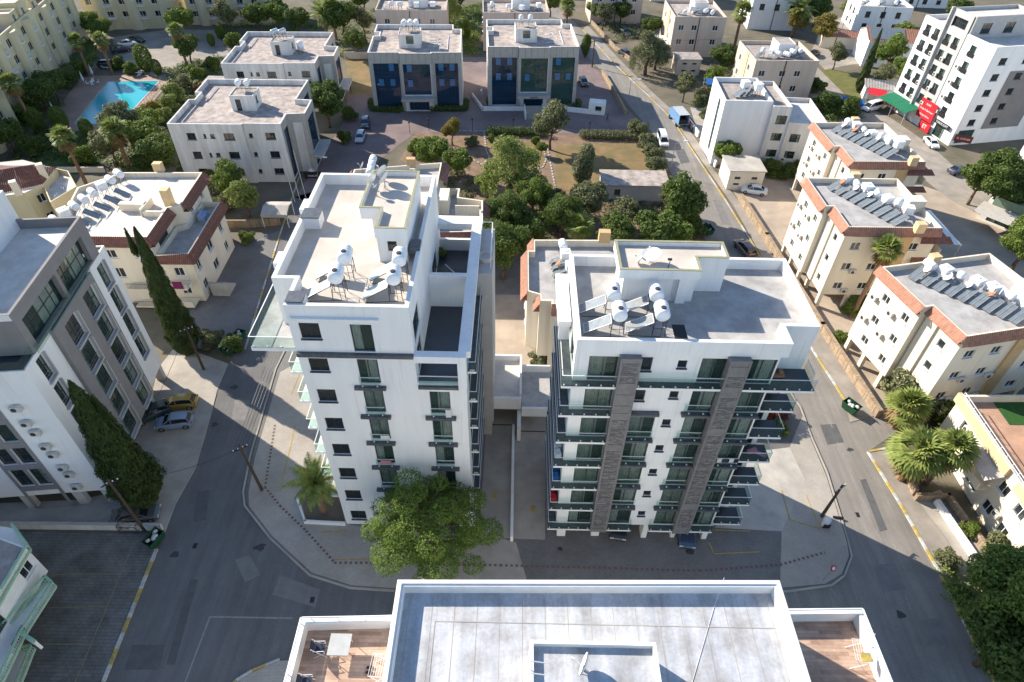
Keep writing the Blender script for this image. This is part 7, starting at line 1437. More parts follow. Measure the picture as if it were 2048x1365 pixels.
def ground_cover(name, polys, n, size, m_, seed, hh=.5, big=1.0):
    rr = random.Random(seed); mb = MB(); v, f = mb.v, mb.f
    for pl_ in polys:
        pts = [Vector(p) for p in PX(0, *pl_)]; cx = min(p.x for p in pts), max(p.x for p in pts); cy = min(p.y for p in pts), max(p.y for p in pts)
        def ins(x, y):
            c = False
            for a, b in zip(pts, pts[1:]+pts[:1]):
                if (a.y > y) != (b.y > y) and x < (b.x-a.x)*(y-a.y)/(b.y-a.y)+a.x: c = not c
            return c
        k = 0
        while k < n//len(polys):
            x, y = rr.uniform(*cx), rr.uniform(*cy)
            if not ins(x, y): k += .2; continue
            R_ = rr.uniform(.5, 1.1)*big
            for _ in range(60):
                z = rr.random(); an = rr.uniform(0, 6.28); s_ = math.sqrt(1-z*z); px, py, pz_ = x+R_*s_*math.cos(an), y+R_*s_*math.sin(an), R_*z*hh*1.6; q = size*rr.uniform(.6, 1.3); nr = Vector((s_*math.cos(an)+rr.gauss(0, .4), s_*math.sin(an)+rr.gauss(0, .4), z+.4)).normalized(); X = nr.orthogonal().normalized()*q; Y = nr.cross(X)*.7; n0 = len(v); p = Vector((px, py, pz_))
                v += [tuple(p-X), tuple(p-Y), tuple(p+X), tuple(p+Y)]; f.append((n0, n0+1, n0+2, n0+3)); mb.m.append(0)
            k += 1
    o = link(name, mb.mesh(name, m_)); o['kind'] = 'stuff'
ground_cover('ground_cover', [[(0, 160), (110, 170), (140, 280), (110, 330), (0, 320)], [(210, 330), (330, 250), (345, 330), (300, 345)], [(330, 140), (440, 110), (445, 150), (345, 240)], [(120, 285), (240, 268), (235, 300), (150, 340)]], 700, .16, L_DARK, 41, .5, big=1.3)
ground_cover('ground_cover', [[(0, 70), (190, 60), (200, 120), (110, 160), (0, 130)], [(430, 10), (560, 30), (750, 20), (740, 60), (690, 118), (520, 60), (440, 70)], [(890, 20), (960, 10), (955, 110), (925, 110)]], 900, .16, L_MID, 42, .5, big=1.5)
ground_cover('ground_cover', [[(960, 400), (1200, 400), (1210, 480), (960, 490)], [(1210, 400), (1380, 400), (1400, 500), (1215, 490)], [(840, 285), (900, 290), (960, 380), (930, 420), (850, 350)]], 420, .14, L_OLIVE, 43, .35, big=1.0)
ground_cover('ground_cover', [[(1640, 200), (1700, 215), (1730, 240), (1650, 245)], [(1530, 338), (1640, 340), (1630, 358), (1535, 358)], [(1740, 60), (1800, 60), (1790, 110), (1745, 120)], [(1400, 195), (1440, 185), (1440, 210), (1385, 215)]], 160, .16, L_DARK, 44, .5, big=1.4)
ground_cover('ground_cover', [[(1890, 1140), (1960, 1190), (2100, 1450), (2000, 1365), (1900, 1180)], [(1990, 1110), (2100, 1060), (2150, 1300), (2060, 1250)]], 200, .13, L_MID, 45, .6, big=1.1)
ground_cover('ground_cover', [[(1200, 45), (1280, 40), (1290, 75), (1240, 85)], [(1500, 10), (1640, 5), (1640, 60), (1520, 50)], [(1420, 120), (1480, 120), (1500, 180), (1430, 170)]], 260, .16, L_OLIVE, 46, .5, big=1.5)
# hedges
def hedge(name, label, line, h, w_, m_, n, seed=1):
    pts = [Vector(p) for p in line]; bl = []; rr = random.Random(seed)
    for a, b in zip(pts, pts[1:]):
        k = max(2, int((b-a).length/.8))
        for i in range(k): c = a.lerp(b, (i+.5)/k); bl.append((c.x-pts[0].x, c.y-pts[0].y, h*.5, .75, w_*rr.uniform(.5, .62), h*rr.uniform(.48, .6)))
    t = thing(name, label, 'hedge', (pts[0].x, pts[0].y, 0)); link('foliage', crown_mesh('foliage', bl, n, .13, m_, seed, shell_=.75), t)
hedge('hedge', 'long clipped dark hedge along the top of the park', PX(0, (975, 268), (1095, 272)), 1.5, 2.0, L_DARK, 4500, 2)
hedge('hedge', 'olive hedge along the park top nearest the road', PX(0, (1160, 275), (1262, 278)), 1.5, 2.2, L_OLIVE, 4500, 3)
hedge('hedge', 'clipped hedge in front of the left part of the left glass office', PX(0, (742, 205), (745, 222), (800, 225), (803, 210)), 1.1, 1.3, L_DARK, 4000, 4)
hedge('hedge', 'clipped hedge in front of the right part of the left glass office', PX(0, (862, 222), (930, 222), (932, 205)), 1.1, 1.3, L_DARK, 4000, 5)
hedge('shrub_bed', 'dark shrubs in the walled bed before the right glass office', PX(0, (975, 208), (1045, 208)), 1.3, 2.6, L_DARK, 3500, 6)
hedge('shrub_bed', 'dark shrubs right of the stairs of the right glass office', PX(0, (1090, 208), (1160, 212)), 1.3, 2.6, L_DARK, 3500, 7)
hedge('hedge', 'clipped green hedge bowed across the hotel lawn', PX(0, (155, 315), (185, 292), (215, 285)), 1.8, 2.2, L_MID, 4500, 8)
# ================================================================ vehicles
CARC = {}
def car_meshes(kind, paint):
    key = (kind, paint.name)
    if key in CARC: return CARC[key]
    # side profiles: (x, z_low, z_high) of the body and cabin roof line; x forward
    if kind == 'hatch': Ln, Wd, body, cab = 4.0, 1.7, [(-2.0, .45, .75), (-1.9, .28, .95), (-1.2, .22, .98), (0, .2, .95), (.9, .22, .92), (1.6, .25, .82), (1.9, .3, .68), (2.0, .42, .55)], [(-1.85, .96), (-1.55, 1.38), (-.9, 1.47), (.1, 1.44), (.45, 1.3), (1.05, .93)]
    elif kind == 'sedan': Ln, Wd, body, cab = 4.4, 1.75, [(-2.2, .45, .8), (-2.1, .28, .98), (-1.3, .22, 1.0), (0, .2, .95), (1.0, .22, .92), (1.8, .25, .8), (2.1, .3, .65), (2.2, .42, .55)], [(-1.6, .99), (-1.0, 1.37), (-.4, 1.43), (.3, 1.4), (.6, 1.28), (1.2, .93)]
    elif kind == 'suv': Ln, Wd, body, cab = 4.5, 1.85, [(-2.25, .5, .95), (-2.15, .35, 1.1), (-1.3, .3, 1.12), (0, .28, 1.1), (1.0, .3, 1.08), (1.8, .32, 1.0), (2.15, .4, .85), (2.25, .5, .65)], [(-2.1, 1.11), (-1.9, 1.6), (-1.2, 1.72), (.2, 1.68), (.6, 1.5), (1.15, 1.08)]
    else: Ln, Wd, body, cab = 4.9, 1.85, [(-2.45, .5, 1.0), (-2.4, .32, 1.15), (-1.3, .28, 1.15), (0, .25, 1.12), (1.1, .28, 1.08), (1.9, .3, .95), (2.35, .38, .8), (2.45, .48, .6)], [(-2.42, 1.15), (-2.35, 1.85), (-1.2, 1.95), (.7, 1.9), (1.1, 1.65), (1.75, 1.05)]
    b = MB(); secs = []
    for x, z0, z1 in body:
        f = 1-.10*(abs(x)/(Ln/2))**4; w_ = Wd/2*f; secs.append([(x, -w_*.9, z0), (x, -w_, (z0+z1)*.5), (x, -w_*.97, z1-.08), (x, -w_*.84, z1), (x, 0, z1+.03), (x, w_*.84, z1), (x, w_*.97, z1-.08), (x, w_, (z0+z1)*.5), (x, w_*.9, z0)])
    for s0, s1 in zip(secs, secs[1:]):
        for i in range(8): b.quad(s0[i], s1[i], s1[i+1], s0[i+1])
        b.quad(s0[8], s1[8], s1[0], s0[0])
    b.poly(secs[0]); b.poly(secs[-1][::-1])
    # roof shell
    cs = []
    for x, z in cab: w_ = Wd/2*(.82 if z < cab[0][1]+.1 or z < 1.1 else .66); cs.append((x, w_, z))
    rf = cs[1:-1]
    for (x0, w0, z0), (x1, w1, z1) in zip(rf, rf[1:]):
        b.quad((x0, -w0, z0), (x1, -w1, z1), (x1, 0, z1+.03), (x0, 0, z0+.03)); b.quad((x0, 0, z0+.03), (x1, 0, z1+.03), (x1, w1, z1), (x0, w0, z0))
    zb = cab[0][1]-.03; mid_ = cs[len(cs)//2]
    for sg in (-1, 1):      # pillars
        for (xa, wa, za), (xb) in ((cs[1], cs[0][0]), (cs[-2], cs[-1][0]), (mid_, mid_[0])): b.tube((xa, sg*wa, za), (xb, sg*Wd/2*.84, zb), .045, 4)
    g = MB()
    g.quad((cs[0][0], -cs[0][1], cs[0][2]), (cs[0][0], cs[0][1], cs[0][2]), (cs[1][0], cs[1][1], cs[1][2]-.01), (cs[1][0], -cs[1][1], cs[1][2]-.01))
    g.quad((cs[-1][0], cs[-1][1], cs[-1][2]), (cs[-1][0], -cs[-1][1], cs[-1][2]), (cs[-2][0], -cs[-2][1], cs[-2][2]-.01), (cs[-2][0], cs[-2][1], cs[-2][2]-.01))
    for sg in (-1, 1):
        pts = [(x, sg*w_*.995, z-.01) for x, w_, z in cs]; pts = [(cs[0][0], sg*Wd/2*.83, zb)]+pts[1:-1]+[(cs[-1][0], sg*Wd/2*.83, zb)]; (g.poly(pts) if sg > 0 else g.poly(pts[::-1]))
    if kind == 'van':
        p = MB()
    wm = MB(); wm.lathe((0, -.1, 0), (0, 1, 0), [(0, .2), (0, .3), (.03, .325), (.17, .325), (.2, .3), (.2, .2)], 16); rm_ = MB(); rm_.lathe((0, -.105, 0), (0, 1, 0), [(0, .01), (.01, .2), (.2, .2), (.21, .01)], 12)
    hl = MB(); hl.box(-.05, .03, -.17, .17, -.07, .07); 
    m_ = (b.mesh('body', paint, False), g.mesh('windows', CGLASS), wm.mesh('wheel', TYRE, True), rm_.mesh('rim', RIM), hl.mesh('headlight', LAMPW), hl.mesh('tail_light', LAMPR), Ln, Wd, body)
    m_[0].polygons.foreach_set('use_smooth', [True]*len(m_[0].polygons)); CARC[key] = m_; return m_
PAINT = {}
def paint(n, c):
    if n not in PAINT: PAINT[n] = carpaint(n, c)
    return PAINT[n]
def car(kind, x, y, rz, pn, pc, label, group=None, z=.03, s=1.0):
    mm = car_meshes(kind, paint(pn, pc)); t = thing('van' if kind == 'van' else 'car', label, 'van' if kind == 'van' else 'car', (x, y, z), rz, group); t.scale = (s, s, s)
    link('body', mm[0], t); link('windows', mm[1], t); Ln, Wd = mm[6], mm[7]
    for sx in (-.31, .32):
        for sy in (-1, 1):
            wo = link('wheel', mm[2], t); wo.location = (Ln*sx, sy*(Wd/2-.1), .325); ro = link('rim', mm[3], wo)
    for sy in (-1, 1):
        h = link('headlight', mm[4], t); h.location = (Ln/2-.06, sy*Wd*.34, mm[8][-2][2]-.06); h = link('tail_light', mm[5], t); h.location = (-Ln/2+.05, sy*Wd*.36, mm[8][1][2]-.12)
    return t
def PC(kind, u0, v0, u1, v1, pn, pc, label, group=None, s=1.0):
    "car whose tail stands at pixel (u0, v0) and nose at (u1, v1)"
    a, b = P(u0, v0, .4), P(u1, v1, .4); c = (a+b)/2; d = b-a; return car(kind, c.x, c.y, math.atan2(d.y, d.x), pn, pc, label, group, .03+(0 if v0 < 1e9 else 0), s)
DK = ('black_paintwork', (.02, .022, .025))
PC('hatch', 392, 805, 326, 810, 'mustard_paint', (.36, .24, .03), 'mustard yellow hatchback parked beside the grey tower')
PC('hatch', 385, 842, 315, 850, 'steel_blue_paint', (.20, .27, .38), 'light blue hatchback parked next to the yellow one')
PC('hatch', 322, 822, 288, 836, 'teal_dark_paint', (.03, .06, .06), 'dark car half under the grey tower')
PC('sedan', 242, 1037, 305, 1027, 'dark_grey_paint', (.07, .075, .08), 'dark grey car on the driveway below the bushy cypress')
PC('hatch', 1371, 1046, 1373, 1077, 'navy_paint', (.04, .065, .11), 'navy car poking out from under the right white tower')
PC('hatch', 1237, 1032, 1236, 1060, *DK, 'black car parked under the right white tower behind the columns')
PC('suv', 1497, 510, 1481, 491, 'bronze_paint', (.10, .07, .05), 'dark bronze car parked at the kerb above the right tower roof')
PC('sedan', 1530, 386, 1486, 379, 'white_paintwork', (.75, .76, .77), 'white saloon parked in the sun beside the cream shed')
PC('hatch', 1618, 482, 1592, 494, 'silver_paint', (.45, .46, .47), 'silver car nose under the left edge of the middle cream block')
PC('hatch', 1692, 563, 1646, 560, 'silver_paint', (.45, .46, .47), 'silver car under the front corner of the middle cream block')
PC('van', 1320, 268, 1330, 298, 'white_paintwork', (.75, .76, .77), 'white minivan on the far road behind the blue truck')
PC('van', 1764, 212, 1722, 222, 'white_paintwork', (.75, .76, .77), 'white delivery van beside the green shop awning')
PC('hatch', 728, 258, 714, 295, 'silver_blue_paint', (.35, .42, .50), 'silver blue car parked below the courtyard trees')
PC('hatch', 733, 234, 728, 262, 'slate_paint', (.06, .08, .10), 'dark slate car with its rear open in the courtyard')
PC('hatch', 1162, 157, 1172, 175, 'dark_grey_paint', (.07, .075, .08), 'grey car in the shade right of the right glass office')
PC('suv', 222, 106, 262, 98, *DK, 'black car in the hotel car park nearest the pool')
PC('sedan', 235, 92, 275, 86, 'white_paintwork', (.75, .76, .77), 'white car in the hotel car park')
PC('sedan', 255, 78, 292, 84, *DK, 'black car farthest in the hotel car park')
PC('suv', 195, 132, 240, 130, *DK, 'black car in the shade beside the pool hedge')
PC('suv', 1243, 62, 1255, 72, 'khaki_paint', (.12, .11, .08), 'dark khaki car beside the white carport')
PC('hatch', 1255, 112, 1240, 102, *DK, 'dark car behind the wall of the far road')
PC('hatch', 1612, 118, 1645, 100, *DK, 'dark car at the street corner at the top right')
PC('sedan', 1905, 345, 1930, 340, 'navy_paint', (.05, .09, .16), 'navy car in the yard behind the farthest cream block')
PC('sedan', 1850, 275, 1875, 300, 'white_paintwork', (.75, .76, .77), 'white car behind the farthest cream block', s=.95)
# blue truck on the far road
a, b = P(1372, 268, 0), P(1338, 225, 0); c = (a+b)/2; rz = math.atan2(b.y-a.y, b.x-a.x); t = thing('truck', 'blue box truck with its dark rear open on the far road', 'truck', (c.x, c.y, .03), rz)
bx = MB(); BT = mat('truck_blue', (.16, .30, .50), (.12, .24, .42), .5, 1)
bx.box(-3.0, 1.3, -1.05, -.98, .8, 2.8); bx.box(-3.0, 1.3, .98, 1.05, .8, 2.8); bx.box(1.24, 1.3, -.977, .977, .8, 2.8); bx.box(-3.0, 1.237, -.977, .977, .8, .9)
link('cargo_box', bx.mesh('cargo_box', BT), t); bx = MB(); bx.box(-3.0, 1.3, -1.05, 1.05, 2.803, 2.88); link('cargo_roof', bx.mesh('cargo_roof', mat('truck_roof', (.45, .48, .5), (.35, .38, .4), .5, 2)), t)
bx = MB(); bx.box(1.45, 3.1, -.95, .95, .45, 1.25); bx.prism([(1.45, -.93), (2.9, -.93), (2.9, .93), (1.45, .93)], 1.253, 2.1); link('cab', bx.mesh('cab', BT), t)
bx = MB(); bx.quad((2.93, -.85, 1.3), (2.93, .85, 1.3), (2.91, .8, 2.0), (2.91, -.8, 2.0)); link('windscreen', bx.mesh('windscreen', CGLASS), t); bx = MB(); bx.box(-2.8, 1.2, -.9, .9, .9, 1.7); link('cargo', bx.mesh('cargo', DARKIN), t)
wm = MB(); wm.lathe((0, -.13, 0), (0, 1, 0), [(0, .02), (0, .4), (.26, .4), (.26, .02)], 14); wme = wm.mesh('wheel', TYRE)
for x in (-1.8, 2.2):
    for y in (-.9, .9): wo = link('wheel', wme, t); wo.location = (x, y, .4)
# ================================================================ street furniture
def pole(u, v, h, label, lean=(0, 0), z0=0):
    p = P(u, v); t = thing('utility_pole', label, 'utility pole', (p.x, p.y, 0)); mb = MB(); mb.tube((p.x, p.y, 0), (p.x+lean[0], p.y+lean[1], h), .17, 8, .1); part('pole', mb, mat('pole_wood%d' % len(MATS), (.10, .07, .05), (.06, .045, .035), .95, 4), t)
    mb = MB(); mb.obox((p.x+lean[0], p.y+lean[1]), 1.5, .1, h-.6, h-.48, .6); part('crossarm', mb, DMETAL, t); mb = MB()
    for k in (-.65, -.2, .25, .65): x, y = p.x+lean[0]+k*math.cos(.6), p.y+lean[1]+k*math.sin(.6); mb.lathe((x, y, h-.47), (0, 0, 1), [(0, .04), (.08, .07), (.16, .04), (.18, .01)], 8)
    part('insulator', mb, DISHM, t); return Vector((p.x+lean[0], p.y+lean[1], h-.4))
pa = pole(525, 982, 7.0, 'leaning utility pole on the paved corner left of the left tower', (-.6, .3))
pb = pole(1642, 1035, 5.2, 'dark utility pole at the right end of the paved corner', (.35, .2))
pc_ = pole(290, 1062, 8.2, 'utility pole at the end of the parking lot wall', (-.3, .1))
pd = pole(408, 740, 7.0, 'thin utility pole beside the tall cypress')
pe = pole(1184, 135, 6.5, 'utility pole beside the far road and the glass office')
pf = pole(1662, 110, 6.5, 'utility pole at the street corner top right')
def wire(label, a, b, sag=.5, r=.022):
    mb = MB(); pr = a
    for i in range(1, 13): f = i/12; q = a.lerp(b, f)-Vector((0, 0, sag*4*f*(1-f))); mb.tube(pr, q, r, 3, cap=False); pr = q
    return solo('overhead_wire', mb, BLACK, label, 'wire')
pq = Vector((-32.5, 62, 7.6))
for i, o in enumerate((-.5, -.2, .15, .5)): wire('%s overhead wire running up the left road from the leaning pole' % ord_(i), pa+Vector((o, 0, 0)), Vector((-27.5+o, 74, 7.0)), .7)
wire('wire from the leaning pole across the left road', pa, pc_, .9)
wire('wire from the thin pole to the parking wall pole', pd, pc_, .8)
wire('wire crossing above the far road from the glass office pole', pe, pf, 1.0)
def lamp(u, v, h, label, d=(1, 0), arm=1.6, m_=STEEL):
    p = P(u, v); t = thing('street_lamp', label, 'street lamp', (p.x, p.y, 0)); D = Vector((d[0], d[1], 0)).normalized(); mb = MB(); mb.tube((p.x, p.y, 0), (p.x, p.y, h), .07, 6, .05); e = Vector((p.x, p.y, h))+D*arm+Vector((0, 0, .35)); mb.tube((p.x, p.y, h), e, .04, 5); part('pole', mb, m_, t)
    mb = MB(); mb.obox((e.x+D.x*.2, e.y+D.y*.2), .7, .25, e.z-.08, e.z+.06, math.atan2(D.y, D.x)); part('lamp_head', mb, METAL, t)
lamp(1340, 345, 5.5, 'street lamp on the far road beside the park bushes', (1, .2)); lamp(1255, 215, 5.5, 'street lamp on the far road near the guard booth', (1, .2)); lamp(640, 372, 5.0, 'street lamp between the front white office and the left tower', (1, 0)); lamp(1678, 75, 6, 'street lamp at the top right street corner', (1, -.3)); lamp(752, 215, 5, 'street lamp in front of the left glass office', (.6, -.6)); lamp(966, 225, 5, 'street lamp between the glass offices', (-.1, -1))
for i, (u, v) in enumerate(((820, 268), (858, 262), (945, 262), (1026, 262), (1178, 268))):
    p = P(u, v); t = thing('garden_lamp', 'short black garden lamp along the courtyard edge, %s from the left' % ord_(i), 'garden lamp', (p.x, p.y, 0), group='garden lamps along the courtyard'); mb = MB(); mb.tube((p.x, p.y, 0), (p.x, p.y, 2.2), .05, 6); part('post', mb, BLACK, t); mb = MB(); mb.lathe((p.x, p.y, 2.2), (0, 0, 1), [(0, .05), (.05, .16), (.3, .2), (.36, .05)], 8); mb.tube((p.x-.3, p.y, 2.1), (p.x+.3, p.y, 2.1), .025, 4); part('lantern', mb, BLACK, t)
def dumpster(u, v, rz, label, s=1.0):
    p = P(u, v); t = thing('waste_bin', label, 'waste bin', (p.x, p.y, .1), rz); t.scale = (s, s, s); mb = MB(); k = [(-.75, -.45, .15), (.75, -.45, .15), (.75, .45, .15), (-.75, .45, .15), (-.9, -.58, 1.1), (.9, -.58, 1.1), (.9, .58, 1.1), (-.9, .58, 1.1)]
    for f in ((0, 1, 5, 4), (1, 2, 6, 5), (2, 3, 7, 6), (3, 0, 4, 7), (3, 2, 1, 0)): mb.quad(*[k[i] for i in f])
    mb.box(-.94, .94, -.64, -.56, 1.05, 1.13); mb.box(-.94, .94, .56, .64, 1.05, 1.13); link('container', mb.mesh('container', BIN), t)
    mb = MB(); mb.quad((-.9, .6, 1.13), (.9, .6, 1.13), (.9, .15, 1.5), (-.9, .15, 1.5)); mb.quad((.9, .6, 1.12), (-.9, .6, 1.12), (-.9, .15, 1.49), (.9, .15, 1.49)); link('lid', mb.mesh('lid', BIN), t)
    mb = MB(); rr = random.Random(2)
    for i in range(7): mb.lathe((rr.uniform(-.6, .6), rr.uniform(-.35, .35), .75), (rr.uniform(-.3, .3), .1, 1), [(0, .02), (.05, .2), (.2, .24), (.3, .1), (.34, .01)], 7)
    link('rubbish', mb.mesh('rubbish', CLOTHW), t); mb = MB()
    for x in (-.6, .6):
        for y in (-.35, .35): mb.lathe((x, y-.03, .09), (0, 1, 0), [(0, .01), (0, .09), (.06, .09), (.06, .01)], 8)
    link('wheels', mb.mesh('wheels', TYRE), t)
dumpster(314, 1086, 1.2, 'large green waste bin at the corner of the parking lot wall', .95); dumpster(1697, 822, -1.0, 'green waste bin at the end of the stone wall by the right road', 1.0); dumpster(462, 705, 1.2, 'green waste bin beside the bushes on the left road', 1.1); dumpster(480, 682, 1.3, 'second green waste bin on the left road kerb', 1.0); dumpster(1415, 468, 1.8, 'dark green waste bin on the far side of the right road', 1.0)
p = P(1648, 1052); t = thing('pedestal_box', 'white covered pedestal box beside the dark utility pole', 'cabinet', (p.x, p.y, .15)); mb = MB(); mb.lathe((p.x, p.y, .15), (0, 0, 1), [(0, .02), (0, .33), (.9, .36), (1.1, .3), (1.2, .02)], 10); part('body', mb, METAL, t); mb = MB(); mb.box(p.x-.35, p.x+.35, p.y-.39, p.y-.3, .15, .7); part('base', mb, DMETAL, t)
p = P(1645, 1162); t = thing('road_sign', 'small round red sign on a thin post at the paved corner', 'road sign', (p.x, p.y, .15)); mb = MB(); mb.tube((p.x, p.y, .1), (p.x+.25, p.y+.1, 2.3), .035, 6); part('post', mb, STEEL, t); mb = MB(); mb.lathe((p.x+.25, p.y+.06, 2.2), (.2, -.6, .5), [(0, .01), (0, .3), (.03, .3), (.03, .01)], 16); b_ = part('sign_face', mb, REDP, t); mb = MB(); mb.lathe((p.x+.25+.01, p.y+.06-.03, 2.2+.024), (.2, -.6, .5), [(0, .01), (.006, .17), (.009, .01)], 14); part('white_bar', mb, WLET, b_)
p = P(1675, 1038); mb = MB(); mb.obox((p.x, p.y), 1.0, .18, .15, .32, -.1); solo('kerb_stopper', mb, BLACK, 'short black wheel stopper near the kerb beside the utility pole', 'wheel stop')
t = thing('planter', 'round earth planter ring at the foot of the bushy cypress', 'planter', (*P(290, 1000).xy, 0)); p = P(290, 1000); mb = MB(); mb.lathe((p.x, p.y, .06), (0, 0, 1), [(0, .95), (.4, .95), (.4, .82), (.2, .8)], 20); part('ring', mb, CONC, t); mb = MB(); mb.lathe((p.x, p.y, .3), (0, 0, 1), [(0, .81), (.05, .01)], 16); part('soil', mb, SOIL, t)
t = thing('iron_cage', 'rusty iron cart frame with dry brush beside the parking lot wall', 'cart', (*P(262, 1062).xy, .1)); p = P(262, 1060); mb = MB()
for dx in (-.9, .9):
    for dy in (-.35, .35): mb.tube((p.x+dx, p.y+dy, .1), (p.x+dx, p.y+dy, 1.0), .03, 4)
for z in (.3, 1.0):
    mb.tube((p.x-.9, p.y-.35, z), (p.x+.9, p.y-.35, z), .03, 4); mb.tube((p.x-.9, p.y+.35, z), (p.x+.9, p.y+.35, z), .03, 4); mb.tube((p.x-.9, p.y-.35, z), (p.x-.9, p.y+.35, z), .03, 4); mb.tube((p.x+.9, p.y-.35, z), (p.x+.9, p.y+.35, z), .03, 4)
part('frame', mb, RUST, t); mb = MB(); rr = random.Random(4)
for i in range(40): x, y = p.x+rr.uniform(-.8, .8), p.y+rr.uniform(-.3, .3); mb.tube((x, y, .4), (x+rr.uniform(-.5, .5), y+rr.uniform(-.3, .3), rr.uniform(.8, 1.3)), .02, 3)
part('brushwood', mb, TRUNK, t)
# flag poles between the white office and the left tower
for i, (u, v) in enumerate(((590, 405), (600, 400), (612, 396))):
    p = P(u, v); mb = MB(); mb.tube((p.x, p.y, 0), (p.x-.3, p.y, 8.5), .06, 6, .04); solo('flag_pole', mb, METAL, 'bare white flag pole in front of the front white office, %s from the left' % ord_(i), 'flag pole', 'flag poles before the white office')
t = thing('name_board', 'black board with a white emblem before the front white office', 'sign', (*P(628, 362).xy, 0)); p = P(628, 362); mb = MB(); mb.obox((p.x, p.y), 3.0, .2, .5, 1.7, .1); part('board', mb, BLACK, t); mb = MB()
for i in range(5): an = i*.7-1.4; mb.tube((p.x, p.y-.12, 1.85), (p.x+math.sin(an)*.6, p.y-.12, 1.85+math.cos(an)*.6), .06, 4)
part('emblem', mb, WLET, t); mb = MB(); mb.tube((p.x-1.2, p.y, 0), (p.x-1.2, p.y, .5), .06, 5); mb.tube((p.x+1.2, p.y, 0), (p.x+1.2, p.y, .5), .06, 5); part('post', mb, DMETAL, t); words('HUKUK', (p.x, p.y-.12, 1.0), .45, WLET, t, rz=.1)
# ================================================================ poolside
def umbrella(u, v, label):
    p = P(u, v); t = thing('parasol', label, 'parasol', (p.x, p.y, .05), group='closed parasols by the pool'); mb = MB(); mb.tube((p.x, p.y, .05), (p.x, p.y, 2.9), .04, 6); part('pole', mb, METAL, t); mb = MB(); mb.lathe((p.x, p.y, .9), (0, 0, 1), [(0, .22), (.3, .3), (1.2, .18), (1.9, .04)], 10); part('folded_canopy', mb, CLOTHW, t); mb = MB(); mb.lathe((p.x, p.y, .05), (0, 0, 1), [(0, .3), (.1, .28), (.12, .02)], 10); part('base', mb, CONC, t)
umbrella(170, 170, 'closed white parasol at the left end of the pool deck'); umbrella(188, 156, 'second closed white parasol on the pool deck'); umbrella(276, 140, 'closed white parasol by the tall clipped cone'); umbrella(112, 232, 'closed grey parasol at the near left of the pool deck')
t = thing('garden_table', 'white plastic table with chairs on the pool deck', 'table', (*P(187, 170).xy, .05)); p = P(187, 170); mb = MB(); mb.lathe((p.x, p.y, .75), (0, 0, 1), [(0, .01), (0, .5), (.05, .5), (.05, .01)], 14); part('table_top', mb, METAL, t); mb = MB(); [mb.tube((p.x+.3*a_, p.y+.3*b_, .05), (p.x+.2*a_, p.y+.2*b_, .75), .03, 4) for a_ in (-1, 1) for b_ in (-1, 1)]; part('leg', mb, METAL, t)
for i in range(4):
    an = i*1.57+.4; x, y = p.x+math.cos(an)*1.0, p.y+math.sin(an)*1.0; t = thing('plastic_chair', 'white plastic chair at the pool deck table, %s' % ('far right side', 'far left side', 'near left side', 'near right side')[i], 'chair', (x, y, .05), an-1.57, 'white chairs on the pool deck'); mb = MB(); mb.box(-.25, .25, -.25, .25, .4, .46); link('seat', mb.mesh('seat', METAL), t); mb = MB(); mb.box(-.25, .25, .22, .27, .46, .95); link('backrest', mb.mesh('backrest', METAL), t); mb = MB(); [mb.tube((a_, b_, 0), (a_, b_, .4), .025, 4) for a_ in (-.2, .2) for b_ in (-.2, .2)]; link('legs', mb.mesh('legs', METAL), t)
for i, (u, v, rz, lb) in enumerate(((212, 138, 1.3, 'white sun lounger standing by the car park edge'), (280, 152, .2, 'white sun lounger beyond the far pool edge'))):
    p = P(u, v); t = thing('sun_lounger', lb, 'sun lounger', (p.x, p.y, .05), rz); mb = MB(); mb.box(-.35, .35, -1, .4, .28, .34); link('bed', mb.mesh('bed', METAL), t); mb = MB(); mb.quad((-.35, .4, .33), (.35, .4, .33), (.35, 1.0, .75), (-.35, 1.0, .75)); mb.quad((.35, .4, .3), (-.35, .4, .3), (-.35, 1.0, .72), (.35, 1.0, .72)); link('backrest', mb.mesh('backrest', METAL), t); mb = MB(); [mb.box(a_-.03, a_+.03, b_-.03, b_+.03, 0, .28) for a_ in (-.3, .3) for b_ in (-.9, .3)]; link('legs', mb.mesh('legs', METAL), t)
mb = MB(); A, B_ = P(320, 166), P(250, 250); t = thing('fence', 'low metal fence along the right edge of the pool', 'fence', (A.x, A.y, 0))
for i in range(16): q = A.lerp(B_, i/15)+Vector((.6, 0, 0)); mb.tube(q, q+Vector((0, 0, 1.1)), .03, 4)
part('fence_post', mb, STEEL, t); mb = MB()
for z in (.5, 1.1): mb.tube(A+Vector((.6, 0, z)), B_+Vector((.6, 0, z)), .03, 4)
part('rail', mb, STEEL, t)
